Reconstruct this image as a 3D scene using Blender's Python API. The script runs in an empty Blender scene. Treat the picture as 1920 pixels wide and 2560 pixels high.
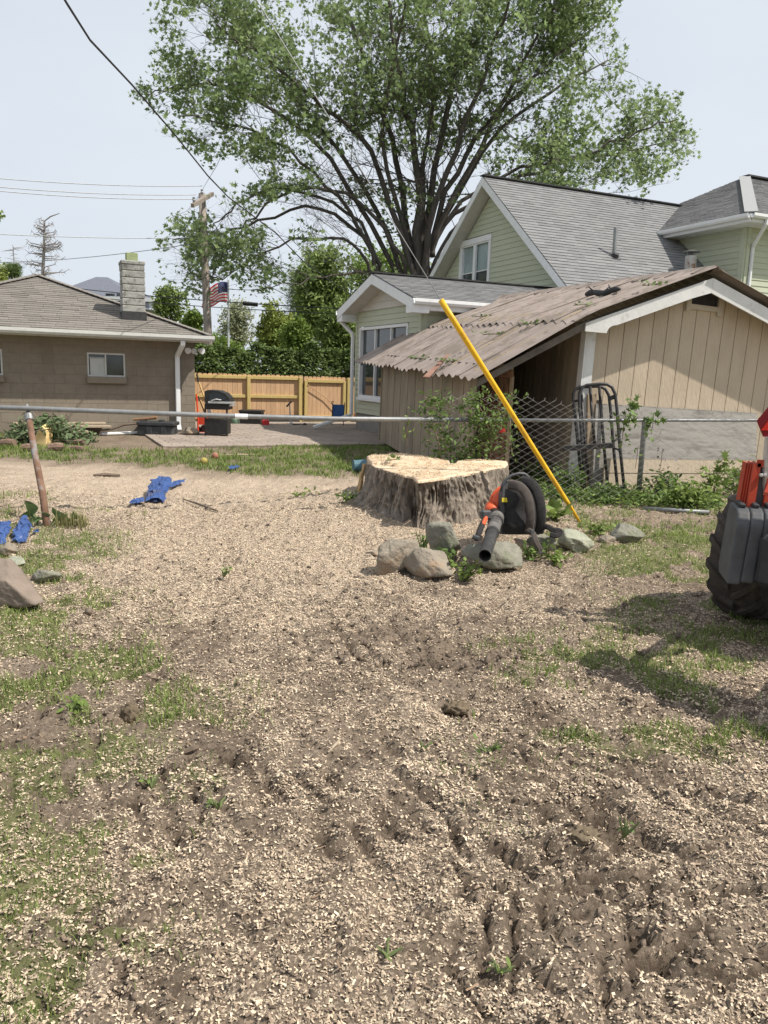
import bpy, math, random
import numpy as np
from mathutils import Vector, Matrix
RNG = np.random.default_rng(7)
random.seed(7)
S = bpy.context.scene
COL = S.collection

# ------------------------------------------------------------------ camera
H = 1.6
FPX = 1925.0
TILT, ROLL = math.radians(10.29), math.radians(1.76)


def cam_axes(t, r):
    F = np.array([0, math.cos(t), -math.sin(t)])
    R0 = np.array([1.0, 0, 0])
    U0 = np.array([0, math.sin(t), math.cos(t)])
    return math.cos(r) * R0 + math.sin(r) * U0, -math.sin(r) * R0 + math.cos(r) * U0, F


cR, cU, cF = cam_axes(TILT, ROLL)
cC = np.array([0, 0, H])
cam = bpy.data.cameras.new('camera')
cam.sensor_fit = 'VERTICAL'
cam.sensor_height = 36
cam.lens = FPX / 2560 * 36
cam.clip_end = 3000
cam.clip_start = 0.05
camo = bpy.data.objects.new('camera', cam)
COL.objects.link(camo)
camo.matrix_world = Matrix([[cR[i], cU[i], -cF[i], cC[i]] for i in range(3)] + [[0, 0, 0, 1]])
S.camera = camo

# ------------------------------------------------------------------ light
SUN = np.array([0.52, -0.15, 0.75])
SUN /= np.linalg.norm(SUN)
W = bpy.data.worlds.new('World')
S.world = W
W.use_nodes = True
nt = W.node_tree
nt.nodes.clear()
wo = nt.nodes.new('ShaderNodeOutputWorld')
bg = nt.nodes.new('ShaderNodeBackground')
bg.inputs['Strength'].default_value = 0.1
sky = nt.nodes.new('ShaderNodeTexSky')
sky.sky_type = 'NISHITA'
sky.sun_disc = False
sky.sun_elevation = math.asin(SUN[2])
sky.sun_rotation = math.atan2(SUN[0], SUN[1])
sky.air_density = 1.0
sky.dust_density = 2.5
tc = nt.nodes.new('ShaderNodeTexCoord')
mp = nt.nodes.new('ShaderNodeMapping')
mp.inputs['Scale'].default_value = (1.0, 1.0, 2.6)
nz = nt.nodes.new('ShaderNodeTexNoise')
nz.inputs['Scale'].default_value = 1.6
nz.inputs['Detail'].default_value = 4
nz.inputs['Roughness'].default_value = 0.5
rmp = nt.nodes.new('ShaderNodeMapRange')
rmp.inputs['From Min'].default_value = 0.3
rmp.inputs['From Max'].default_value = 0.7
rmp.inputs['To Min'].default_value = 0.78
rmp.inputs['To Max'].default_value = 0.96
mx = nt.nodes.new('ShaderNodeMix')
mx.data_type = 'RGBA'
mx.clamp_result = False
mx.inputs['B'].default_value = (6.3, 6.75, 7.35, 1)      # a thin veil of high cloud
L = nt.links.new
L(tc.outputs['Generated'], mp.inputs['Vector'])
L(mp.outputs['Vector'], nz.inputs['Vector'])
L(nz.outputs['Fac'], rmp.inputs['Value'])
L(rmp.outputs['Result'], mx.inputs['Factor'])
L(sky.outputs['Color'], mx.inputs['A'])
L(mx.outputs['Result'], bg.inputs['Color'])
L(bg.outputs['Background'], wo.inputs['Surface'])
sl = bpy.data.lights.new('sun', 'SUN')
sl.energy = 4.8
sl.angle = math.radians(0.6)
sl.color = (1.0, 0.94, 0.84)
slo = bpy.data.objects.new('sun', sl)
COL.objects.link(slo)
slo.rotation_euler = Vector(SUN).to_track_quat('Z', 'Y').to_euler()
slo.location = (10, -5, 30)
S.view_settings.view_transform = 'Standard'
S.view_settings.look = 'None'
S.view_settings.exposure = 0.32
S.view_settings.gamma = 1.0
S.view_settings.use_curve_mapping = False


# ------------------------------------------------------------------ measuring: where a sight line meets a real surface
def ray(px, py):
    return cF + (px - 960) / FPX * cR - (py - 1280) / FPX * cU


def hit(px, py, p0, n):
    d = ray(px, py)
    t = np.dot(np.asarray(p0) - cC, n) / np.dot(d, n)
    return cC + t * d


def G(px, py, z=0.0):
    return hit(px, py, (0, 0, z), np.array([0, 0, 1.0]))


def P(px, py, Y):
    return hit(px, py, (0, Y, 0), np.array([0, 1.0, 0]))


def tpx(px, p0, d):
    k = (px - 960) / FPX
    q = np.asarray(p0) - cC
    return (k * np.dot(cF, q) - np.dot(cR, q)) / (np.dot(cR, d) - k * np.dot(cF, d))


def tpy(py, p0, d):
    k = -(py - 1280) / FPX
    q = np.asarray(p0) - cC
    return (k * np.dot(cF, q) - np.dot(cU, q)) / (np.dot(cU, d) - k * np.dot(cF, d))


Z = np.array([0, 0, 1.0])


def zat(py, xy):
    return tpy(py, (xy[0], xy[1], 0), Z)


def proj(p):
    q = np.asarray(p) - cC
    den = q @ cF
    return 960 + FPX * (q @ cR) / den, 1280 - FPX * (q @ cU) / den


def v3(a, b, c):
    return np.array([a, b, c], float)


def unit(v):
    v = np.asarray(v, float)
    return v / np.linalg.norm(v)


# ------------------------------------------------------------------ noise in numpy
def _hash(ix, iy, seed):
    h = (ix * 374761393 + iy * 668265263 + seed * 1442695041) & 0xFFFFFFFF
    h = ((h ^ (h >> 13)) * 1274126177) & 0xFFFFFFFF
    return ((h ^ (h >> 16)) & 0xFFFF) / 65535.0


def vnoise(x, y, seed=0):
    x = np.asarray(x, float)
    y = np.asarray(y, float)
    ix = np.floor(x).astype(np.int64)
    iy = np.floor(y).astype(np.int64)
    fx = x - ix
    fy = y - iy
    fx = fx * fx * (3 - 2 * fx)
    fy = fy * fy * (3 - 2 * fy)
    a = _hash(ix, iy, seed)
    b = _hash(ix + 1, iy, seed)
    c = _hash(ix, iy + 1, seed)
    d = _hash(ix + 1, iy + 1, seed)
    return (a * (1 - fx) + b * fx) * (1 - fy) + (c * (1 - fx) + d * fx) * fy


def fbm(x, y, seed=0, oct=4, gain=0.5):
    s = 0
    a = 1
    t = 0
    for i in range(oct):
        s = s + a * vnoise(np.asarray(x) * 2 ** i + 17.3 * i, np.asarray(y) * 2 ** i - 9.1 * i, seed + i)
        t += a
        a *= gain
    return s / t


def sstep(a, b, x):
    t = np.clip((x - a) / (b - a), 0, 1)
    return t * t * (3 - 2 * t)


# ------------------------------------------------------------------ materials
MATS = {}


def mat(name, c1, c2=None, scale=8.0, rough=0.8, bump=0.0, bscale=None, metal=0.0, rnd=0.0, c3=None, s3=2.0, t3=(0.5, 0.62),
        stretch=(1, 1, 1), detail=6, spec=0.3, trans=0.0, island=0.0, coat=0.0):
    """noise between two colours, a third as blotches, random tint per object or per piece"""
    if name in MATS:
        return MATS[name]
    m = bpy.data.materials.new(name)
    m.use_nodes = True
    n = m.node_tree.nodes
    l = m.node_tree.links.new
    b = n['Principled BSDF']
    b.inputs['Roughness'].default_value = rough
    b.inputs['Metallic'].default_value = metal
    b.inputs['Specular IOR Level'].default_value = spec
    if coat:
        b.inputs['Coat Weight'].default_value = coat
    c2 = c2 or tuple(min(1, v * 1.35) for v in c1)
    tcn = n.new('ShaderNodeTexCoord')
    mpn = n.new('ShaderNodeMapping')
    mpn.inputs['Scale'].default_value = stretch
    l(tcn.outputs['Object'], mpn.inputs['Vector'])
    no = n.new('ShaderNodeTexNoise')
    no.inputs['Scale'].default_value = scale
    no.inputs['Detail'].default_value = detail
    no.inputs['Roughness'].default_value = 0.65
    l(mpn.outputs['Vector'], no.inputs['Vector'])
    cr = n.new('ShaderNodeValToRGB')
    cr.color_ramp.elements[0].position = 0.32
    cr.color_ramp.elements[1].position = 0.68
    cr.color_ramp.elements[0].color = (*c1, 1)
    cr.color_ramp.elements[1].color = (*c2, 1)
    l(no.outputs['Fac'], cr.inputs['Fac'])
    out = cr.outputs['Color']
    if c3 is not None:
        n3 = n.new('ShaderNodeTexNoise')
        n3.inputs['Scale'].default_value = s3
        n3.inputs['Detail'].default_value = 7
        n3.inputs['Roughness'].default_value = 0.7
        l(mpn.outputs['Vector'], n3.inputs['Vector'])
        r3 = n.new('ShaderNodeMapRange')
        r3.inputs['From Min'].default_value = t3[0]
        r3.inputs['From Max'].default_value = t3[1]
        l(n3.outputs['Fac'], r3.inputs['Value'])
        m3 = n.new('ShaderNodeMix')
        m3.data_type = 'RGBA'
        m3.inputs['B'].default_value = (*c3, 1)
        l(r3.outputs['Result'], m3.inputs['Factor'])
        l(out, m3.inputs['A'])
        out = m3.outputs['Result']
    if rnd or island:
        if rnd:
            src = n.new('ShaderNodeObjectInfo').outputs['Random']
        else:
            src = n.new('ShaderNodeNewGeometry').outputs['Random Per Island']
        k = rnd or island
        mr = n.new('ShaderNodeMapRange')
        mr.inputs['To Min'].default_value = 1 - k
        mr.inputs['To Max'].default_value = 1 + k
        l(src, mr.inputs['Value'])
        hs = n.new('ShaderNodeHueSaturation')
        l(mr.outputs['Result'], hs.inputs['Value'])
        l(out, hs.inputs['Color'])
        out = hs.outputs['Color']
    l(out, b.inputs['Base Color'])
    if bump:
        nb = n.new('ShaderNodeTexNoise')
        nb.inputs['Scale'].default_value = bscale or scale * 3
        nb.inputs['Detail'].default_value = 5
        l(mpn.outputs['Vector'], nb.inputs['Vector'])
        bp = n.new('ShaderNodeBump')
        bp.inputs['Strength'].default_value = bump
        bp.inputs['Distance'].default_value = 0.02
        l(nb.outputs['Fac'], bp.inputs['Height'])
        l(bp.outputs['Normal'], b.inputs['Normal'])
    if trans:
        tr = n.new('ShaderNodeBsdfTranslucent')
        l(out, tr.inputs['Color'])
        ms = n.new('ShaderNodeMixShader')
        ms.inputs['Fac'].default_value = trans
        l(b.outputs['BSDF'], ms.inputs[1])
        l(tr.outputs['BSDF'], ms.inputs[2])
        l(ms.outputs['Shader'], n['Material Output'].inputs['Surface'])
    MATS[name] = m
    return m


def leafmat(name, c1, c2, trans=0.35, var=0.35, scale=0.6):
    return mat(name, c1, c2, scale=scale, rough=0.6, trans=trans, island=var, spec=0.25)


# ------------------------------------------------------------------ mesh building
class MB:
    def __init__(s):
        s.v = []
        s.f = []

    def add(s, vs, fs):
        k = len(s.v)
        s.v += [tuple(map(float, p)) for p in vs]
        s.f += [tuple(i + k for i in f) for f in fs]
        return s

    def hexa(s, p):   # 8 corners: bottom 0-3 ccw, top 4-7
        return s.add(p, [(3, 2, 1, 0), (4, 5, 6, 7), (0, 1, 5, 4), (1, 2, 6, 5), (2, 3, 7, 6), (3, 0, 4, 7)])

    def box(s, c, ux, uy, uz, bev=0):   # centre and half-extent vectors
        c, ux, uy, uz = map(lambda q: np.asarray(q, float), (c, ux, uy, uz))
        if not bev:
            return s.hexa([c - ux - uy - uz, c + ux - uy - uz, c + ux + uy - uz, c - ux + uy - uz,
                           c - ux - uy + uz, c + ux - uy + uz, c + ux + uy + uz, c - ux + uy + uz])
        L_ = [np.linalg.norm(q) for q in (ux, uy, uz)]
        e = [q / l for q, l in zip((ux, uy, uz), L_)]
        b = min(bev, *[0.45 * l for l in L_])
        vs = []
        idx = {}
        for sx in (-1, 1):
            for sy in (-1, 1):
                for sz in (-1, 1):
                    for ax in range(3):
                        o = [L_[0] - b, L_[1] - b, L_[2] - b]
                        o[ax] += b
                        idx[(sx, sy, sz, ax)] = len(vs)
                        vs.append(c + sx * o[0] * e[0] + sy * o[1] * e[1] + sz * o[2] * e[2])
        fs = []
        I = idx
        for sg in (-1, 1):
            fs.append((I[(sg, -1, -1, 0)], I[(sg, 1, -1, 0)], I[(sg, 1, 1, 0)], I[(sg, -1, 1, 0)]))
            fs.append((I[(-1, sg, -1, 1)], I[(1, sg, -1, 1)], I[(1, sg, 1, 1)], I[(-1, sg, 1, 1)]))
            fs.append((I[(-1, -1, sg, 2)], I[(1, -1, sg, 2)], I[(1, 1, sg, 2)], I[(-1, 1, sg, 2)]))
        for a in (-1, 1):
            for b2 in (-1, 1):
                fs.append((I[(a, b2, -1, 0)], I[(a, b2, -1, 1)], I[(a, b2, 1, 1)], I[(a, b2, 1, 0)]))
                fs.append((I[(a, -1, b2, 0)], I[(a, -1, b2, 2)], I[(a, 1, b2, 2)], I[(a, 1, b2, 0)]))
                fs.append((I[(-1, a, b2, 1)], I[(-1, a, b2, 2)], I[(1, a, b2, 2)], I[(1, a, b2, 1)]))
                for c2 in (-1, 1):
                    fs.append((I[(a, b2, c2, 0)], I[(a, b2, c2, 1)], I[(a, b2, c2, 2)]))
        return s.add(vs, fs)

    def beam(s, a, b, w, h, up=Z, bev=0):
        a, b = np.asarray(a, float), np.asarray(b, float)
        d = b - a
        l = np.linalg.norm(d)
        d = d / l
        side = np.cross(d, up)
        if np.linalg.norm(side) < 1e-4:
            side = np.cross(d, (1.0, 0, 0))
        side = unit(side)
        u2 = np.cross(side, d)
        return s.box((a + b) / 2, d * l / 2, side * w / 2, u2 * h / 2, bev)

    def prism(s, poly, ext):
        poly = [np.asarray(p, float) for p in poly]
        ext = np.asarray(ext, float)
        n = len(poly)
        vs = poly + [p + ext for p in poly]
        fs = [tuple(range(n))[::-1], tuple(range(n, 2 * n))] + [(i, (i + 1) % n, n + (i + 1) % n, n + i) for i in range(n)]
        return s.add(vs, fs)

    def tube(s, pts, r, n=8, caps=True):
        pts = [np.asarray(p, float) for p in pts]
        m = len(pts)
        rr = [r] * m if np.isscalar(r) else list(r)
        vs = []
        ref = None
        for i, p in enumerate(pts):
            d = unit(pts[min(i + 1, m - 1)] - pts[max(i - 1, 0)] + 1e-9)
            if ref is None:
                ref = np.cross(d, Z) if abs(d[2]) < 0.9 else np.cross(d, (1.0, 0, 0))
            ref = unit(ref - np.dot(ref, d) * d)
            b = np.cross(d, ref)
            for k in range(n):
                a = 2 * math.pi * k / n
                vs.append(p + rr[i] * (math.cos(a) * ref + math.sin(a) * b))
        fs = [(i * n + k, i * n + (k + 1) % n, (i + 1) * n + (k + 1) % n, (i + 1) * n + k) for i in range(m - 1) for k in range(n)]
        if caps:
            fs += [tuple(range(n))[::-1], tuple(range((m - 1) * n, m * n))]
        return s.add(vs, fs)

    def ball(s, c, r, nu=12, nv=8, ax=(1, 1, 1)):
        c = np.asarray(c, float)
        vs = [c + np.array([0, 0, -r * ax[2]])]
        for j in range(1, nv):
            t = math.pi * j / nv - math.pi / 2
            for i in range(nu):
                a = 2 * math.pi * i / nu
                vs.append(c + r * np.array([ax[0] * math.cos(t) * math.cos(a), ax[1] * math.cos(t) * math.sin(a), ax[2] * math.sin(t)]))
        vs.append(c + np.array([0, 0, r * ax[2]]))
        fs = [(0, 1 + (i + 1) % nu, 1 + i) for i in range(nu)]
        for j in range(nv - 2):
            for i in range(nu):
                a = 1 + j * nu + i
                b = 1 + j * nu + (i + 1) % nu
                fs.append((a, b, b + nu, a + nu))
        k = 1 + (nv - 2) * nu
        fs += [(k + i, k + (i + 1) % nu, len(vs) - 1) for i in range(nu)]
        return s.add(vs, fs)

    def lathe(s, c, axis, prof, n=16, ref=None):   # prof = [(along, radius)]
        axis = unit(axis)
        ref = np.cross(axis, Z) if abs(axis[2]) < 0.9 else np.cross(axis, (1.0, 0, 0))
        ref = unit(ref)
        b = np.cross(axis, ref)
        c = np.asarray(c, float)
        vs = []
        for h, r in prof:
            for k in range(n):
                a = 2 * math.pi * k / n
                vs.append(c + axis * h + r * (math.cos(a) * ref + math.sin(a) * b))
        m = len(prof)
        fs = [(i * n + k, i * n + (k + 1) % n, (i + 1) * n + (k + 1) % n, (i + 1) * n + k) for i in range(m - 1) for k in range(n)]
        fs += [tuple(range(n))[::-1], tuple(range((m - 1) * n, m * n))]
        return s.add(vs, fs)


def origin_of(o):
    p = np.zeros(3)
    while o is not None:
        p += np.array(o.location)
        o = o.parent
    return p


def link(name, me, m, parent=None, local=False, smooth=False):
    o = bpy.data.objects.new(name, me)
    COL.objects.link(o)
    if m is not None and not me.materials:
        me.materials.append(m)
    if parent is not None:
        o.parent = parent
    if smooth:
        me.polygons.foreach_set('use_smooth', [True] * len(me.polygons))
    return o


def tag(o, label=None, cat=None, group=None, kind=None):
    if label:
        o['label'] = label
    if cat:
        o['category'] = cat
    if group:
        o['group'] = group
    if kind:
        o['kind'] = kind
    return o


def mk(name, mb, m, parent=None, local=False, smooth=False, label=None, cat=None, group=None, kind=None, base=None):
    """one mesh object; vertices are given in world space unless local (then in the root's own frame)"""
    v = np.array(mb.v, float)
    off = np.zeros(3)
    if parent is None:
        if base is not None:
            off = np.asarray(base, float)
    elif not local:
        off = origin_of(parent)
    me = bpy.data.meshes.new(name)
    me.from_pydata((v - off).tolist(), [], mb.f)
    me.update()
    o = link(name, me, m, parent, smooth=smooth)
    if parent is None and base is not None:
        o.location = off
    return tag(o, label, cat, group, kind)


def np_mesh(name, V, F, m, parent=None, smooth=False, attrs=None):
    """V (n,3); F (k,c) faces of equal size"""
    me = bpy.data.meshes.new(name)
    V = np.asarray(V, np.float32)
    F = np.asarray(F, np.int32)
    me.vertices.add(len(V))
    me.vertices.foreach_set('co', V.ravel())
    k, c = F.shape
    me.loops.add(k * c)
    me.loops.foreach_set('vertex_index', F.ravel())
    me.polygons.add(k)
    me.polygons.foreach_set('loop_start', np.arange(0, k * c, c, dtype=np.int32))
    me.polygons.foreach_set('loop_total', np.full(k, c, np.int32))
    if smooth:
        me.polygons.foreach_set('use_smooth', np.ones(k, bool))
    for an, av in (attrs or {}).items():
        a = me.attributes.new(an, 'FLOAT', 'POINT')
        a.data.foreach_set('value', np.asarray(av, np.float32))
    me.update(calc_edges=True)
    return link(name, me, m, parent)


def thing(name, label, cat, loc=(0, 0, 0), group=None):
    o = bpy.data.objects.new(name, None)
    o.empty_display_size = 0.2
    COL.objects.link(o)
    o.location = [float(q) for q in loc]
    return tag(o, label, cat, group)


def copy_tree(o, parent=None, shift=None):
    c = o.copy()
    COL.objects.link(c)
    c.parent = parent
    for ch in list(o.children):
        copy_tree(ch, c)
    return c


def leaf_arrays(C, size, shape, up=0.3, rng=RNG, droop=None):
    """one flat lobed polygon per centre, random facing; returns V,F"""
    C = np.asarray(C)
    N = len(C)
    shape = np.asarray(shape)
    k = len(shape)
    n = rng.normal(size=(N, 3))
    n[:, 2] = np.abs(n[:, 2]) + up
    n /= np.linalg.norm(n, axis=1)[:, None]
    a = rng.normal(size=(N, 3))
    a -= (a * n).sum(1)[:, None] * n
    a /= np.linalg.norm(a, axis=1)[:, None]
    b = np.cross(n, a)
    sz = np.asarray(size) * (0.6 + 0.8 * rng.random(N))
    fold = 0.25 * (np.abs(shape[:, 1]))
    V = (C[:, None, :] + sz[:, None, None] * (shape[None, :, 0, None] * a[:, None, :] + shape[None, :, 1, None] * b[:, None, :]
                                              + fold[None, :, None] * n[:, None, :]))
    F = np.arange(N * k).reshape(N, k)
    return V.reshape(-1, 3), F


MAPLE = [(0, -0.1), (0.15, -0.5), (0.42, -0.22), (0.95, -0.55), (0.62, -0.1), (1.0, 0.1), (0.6, 0.16), (0.8, 0.6), (0.35, 0.25), (0.12, 0.48)]
OVAL = [(0, 0), (0.3, -0.22), (0.7, -0.2), (1.0, 0), (0.7, 0.2), (0.3, 0.22)]
NEEDLE = [(0, -0.06), (1.0, 0), (0, 0.06)]
SPRAY = [(0, -0.12), (0.6, -0.25), (1.0, 0.0), (0.6, 0.22)]

# ------------------------------------------------------------------ the ground
def gp(px, py):
    return G(px, py)[:2]


STUMP_C = np.array([0.62, 8.62])


def blob(x, y, px, py, rx, ry, pw=1.0):
    c = gp(px, py)
    d = ((x - c[0]) / rx) ** 2 + ((y - c[1]) / ry) ** 2
    return np.exp(-d * pw)


def ridgeline(x, y, seed, ang, sp, w):
    """parallel tyre tread bars"""
    ca, sa = math.cos(ang), math.sin(ang)
    u = x * ca + y * sa
    v = -x * sa + y * ca
    ww = u / sp + 1.1 * fbm(u * 2.6, v * 2.6, seed, 4) + 0.25 * np.sin(v * 2.3)
    t = np.abs((ww % 1.0) - 0.5) * 2
    keep = sstep(0.42, 0.62, vnoise(np.floor(ww) * 7.7, v * 5.5, seed + 3))
    return (1 - sstep(0.0, w, t)) * keep


RUTS = [  # pixel centre, radii m, angle of bars, spacing, depth
    (1180, 1985, 1.25, 0.55, 0.5, 0.11, 0.045),
    (1640, 2120, 0.55, 0.8, 1.2, 0.10, 0.05),
    (1480, 2340, 0.45, 0.28, -0.2, 0.08, 0.05),
    (1750, 2330, 0.35, 0.35, 2.1, 0.085, 0.05),
    (1350, 2480, 0.35, 0.2, 0.6, 0.075, 0.04),
    (350, 2420, 0.4, 0.25, 0.9, 0.08, 0.03),
    (760, 1960, 0.9, 0.5, 0.8, 0.105, 0.04),
    (1050, 1620, 0.9, 0.7, 0.3, 0.11, 0.03),
    (300, 1950, 0.7, 0.4, 0.4, 0.11, 0.03),
]


def rut_mask(x, y):
    m = 0
    for i, (px, py, rx, ry, an, sp, dp) in enumerate(RUTS):
        b = blob(x, y, px, py, rx, ry)
        b = sstep(0.3, 0.62, b + 0.35 * (fbm(x * 2.2, y * 2.2, 60 + i, 3) - 0.5))
        m = np.maximum(m, b * dp / 0.05 * ridgeline(x, y, 31 + i, an, sp, 0.62))
    return m


def hgt(x, y):
    x = np.asarray(x, float)
    y = np.asarray(y, float)
    near = sstep(24, 14, y) * sstep(-14, -9, x) * sstep(14, 9, x)
    h = 0.10 * (fbm(x * 0.35, y * 0.35, 1, 3) - 0.5) * sstep(2, 6, y) * sstep(17.5, 14, y)
    h = h + 0.05 * (fbm(x * 2.3, y * 2.3, 5, 4) - 0.5)
    h = h + 0.035 * (fbm(x * 9, y * 9, 9, 3) - 0.5)
    cl = fbm(x * 16, y * 16, 21, 3)
    h = h + 0.03 * sstep(0.55, 0.8, cl)
    # mound of chippings round the stump
    d = np.sqrt(((x - 0.3) / 1.9) ** 2 + ((y - 8.5) / 1.6) ** 2)
    h = h + 0.20 * np.exp(-d * d * 1.1) + 0.14 * blob(x, y, 965, 1275, 0.75, 0.5)
    h = h - 0.042 * rut_mask(x, y)
    cv = np.abs(fbm(x * 5.5, y * 7.5, 151, 4) - 0.5)
    h = h - 0.034 * (1 - sstep(0.0, 0.04, cv)) * sstep(0.46, 0.6, fbm(x * 1.4, y * 1.4, 157, 3)) * sstep(7.5, 5.5, y)
    h = h + 0.02 * (fbm(x * 26, y * 26, 161, 2) - 0.5)
    # a few kicked out holes
    for px, py, r, dp in ((1560, 2085, 0.13, 0.14), (1140, 1770, 0.16, 0.06), (990, 2240, 0.1, 0.05), (320, 1795, 0.08, 0.06), (1640, 2370, 0.12, 0.06),
                          (660, 1985, 0.12, 0.05), (1020, 1480, 0.2, 0.06), (1750, 1890, 0.1, 0.05), (420, 2080, 0.12, 0.05)):
        c = gp(px, py)
        h = h - dp * np.exp(-(((x - c[0]) / r) ** 2 + ((y - c[1]) / (r * 0.8)) ** 2))
        h = h + 0.6 * dp * np.exp(-(((x - c[0] + r * 1.3) / r) ** 2 + ((y - c[1] + 0.3 * r) / (r * 0.8)) ** 2))
    return h * near


def masks(x, y):
    """chips (cover of pale chippings), grass, both 0..1"""
    n1 = fbm(x * 0.9, y * 0.9, 41, 4)
    n2 = fbm(x * 3.1, y * 3.1, 47, 4)
    n3 = fbm(x * 7.5, y * 7.5, 53, 3)
    ch = 0.60 + 0.4 * (n1 - 0.5) + 0.55 * (n2 - 0.5) + 0.8 * (n3 - 0.5)
    ch = ch + 0.55 * blob(x, y, 900, 1330, 1.5, 1.4) + 0.4 * blob(x, y, 520, 1420, 1.7, 1.6) + 0.35 * blob(x, y, 420, 1240, 2.4, 1.8)
    ch = ch - 0.42 * blob(x, y, 1010, 1610, 1.0, 0.7) - 0.22 * blob(x, y, 1250, 1900, 0.9, 0.45)
    ch = ch - 0.2 * blob(x, y, 300, 1900, 0.7, 0.5) - 0.2 * blob(x, y, 330, 2380, 0.5, 0.25) - 0.18 * blob(x, y, 1400, 2300, 0.4, 0.25)
    ch = ch - 0.2 * blob(x, y, 90, 1700, 0.8, 1.2) - 0.2 * blob(x, y, 1650, 1450, 1.0, 1.2)
    ch = ch - 0.35 * np.clip(rut_mask(x, y), 0, 1)
    far = sstep(11.0, 12.1, y + 1.4 * (fbm(x * 0.8, y * 0.8, 71, 3) - 0.5) + 0.10 * x)
    ch = ch * (1 - far)
    right = sstep(2.3, 3.2, x - 0.05 * (y - 8)) * sstep(6.5, 8.0, y)
    ch = ch * (1 - 0.55 * right)
    ch = np.clip(ch, 0, 1)
    g = far * (0.45 + 1.3 * (n2 - 0.42))
    g = g - 0.9 * far * sstep(0.0, 0.6, blob(x, y, 380, 1105, 2.2, 1.3)) * sstep(0.35, 0.6, n1 + 0.25)
    g = g - 0.7 * blob(x, y, 170, 1180, 2.3, 1.1)
    le = (sstep(-1.05, -2.0, x + 0.30 * (y - 4.2)) * sstep(9, 6, y)) * sstep(0.36, 0.62, n2 + 0.35 * (n1 - 0.4))
    g = g + 0.95 * le
    for px, py, rx, ry, a in ((180, 1760, 0.5, 0.35, 0.5), (130, 1640, 0.6, 0.4, 0.7), (230, 1540, 0.5, 0.5, 0.5), (220, 2110, 0.25, 0.16, 0.9), (60, 1900, 0.25, 0.4, 0.6), (80, 2240, 0.15, 0.1, 0.5),
                              (1370, 1620, 0.35, 0.35, 0.55), (1560, 1760, 0.6, 0.35, 0.75), (1740, 1700, 0.7, 0.5, 0.6), (1230, 1650, 0.4, 0.3, 0.5), (1880, 1650, 0.7, 0.7, 0.7),
                              (1500, 1370, 0.5, 0.5, 0.7), (1700, 1400, 0.7, 0.9, 0.8), (1650, 1330, 0.9, 0.7, 0.7), (1350, 1380, 0.3, 0.4, 0.6), (1480, 1860, 0.5, 0.25, 0.45),
                              (1180, 1920, 0.35, 0.25, 0.3), (1300, 2040, 0.4, 0.25, 0.35), (560, 1420, 0.3, 0.3, 0.25), (450, 2000, 0.45, 0.25, 0.4), (60, 2420, 0.3, 0.2, 0.4),
                              (250, 1290, 0.5, 0.3, 0.45), (30, 1250, 0.8, 0.7, 0.5)):
        g = g + a * blob(x, y, px, py, rx, ry) * sstep(0.38, 0.6, n2 + 0.4 * (n3 - 0.5))
    rz_ = sstep(1.0, 2.2, x + 0.35 * (n1 - 0.5) * 4) * sstep(3.2, 4.6, y) * sstep(12, 9, y)
    g = g + 0.55 * rz_ * sstep(0.4, 0.56, n2 + 0.4 * (n3 - 0.5))
    g = g + 0.5 * sstep(0.5, 1.4, x - 0.1) * sstep(4.4, 3.6, y) * sstep(2.6, 3.2, y) * sstep(0.42, 0.6, n2 + 0.4 * (n3 - 0.5))
    g = g + 0.35 * sstep(-0.2, -0.8, x) * sstep(4.2, 3.4, y) * sstep(0.44, 0.6, n2 + 0.5 * (n3 - 0.5))
    out = sstep(9, 14, np.abs(x)) + sstep(22, 27, y) + sstep(0.8, -2, y)
    g = np.clip(g + np.clip(out, 0, 1), 0, 1)
    cv = np.abs(fbm(x * 5.5, y * 7.5, 151, 4) - 0.5)
    crv = (1 - sstep(0.01, 0.05, cv)) * sstep(0.46, 0.6, fbm(x * 1.4, y * 1.4, 157, 3)) * sstep(7.5, 5.5, y)
    ru = np.clip(rut_mask(x, y) + 0.8 * crv, 0, 1)
    ch = ch * (1 - 0.4 * crv)
    return ch, np.clip(g - 0.6 * ru, 0, 1), ru


def graded(a0, a1, fine, far, ratio):
    c = list(np.arange(a0, a1 + fine / 2, fine))
    st = fine
    lo = [c[0]]
    while lo[-1] > -far:
        st *= ratio
        lo.append(lo[-1] - st)
    st = fine
    hi = [c[-1]]
    while hi[-1] < far:
        st *= ratio
        hi.append(hi[-1] + st)
    return np.array(lo[::-1][:-1] + c + hi[1:])


gx = graded(-4.6, 4.9, 0.025, 900, 1.18)
gy = graded(1.2, 9.6, 0.025, 900, 1.12)
GX, GY = np.meshgrid(gx, gy)
GZ = hgt(GX, GY)
ch, gr, ru = masks(GX, GY)
nx, ny = len(gx), len(gy)
ii = np.arange(nx * ny).reshape(ny, nx)
FF = np.stack([ii[:-1, :-1], ii[:-1, 1:], ii[1:, 1:], ii[1:, :-1]], -1).reshape(-1, 4)


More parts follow.
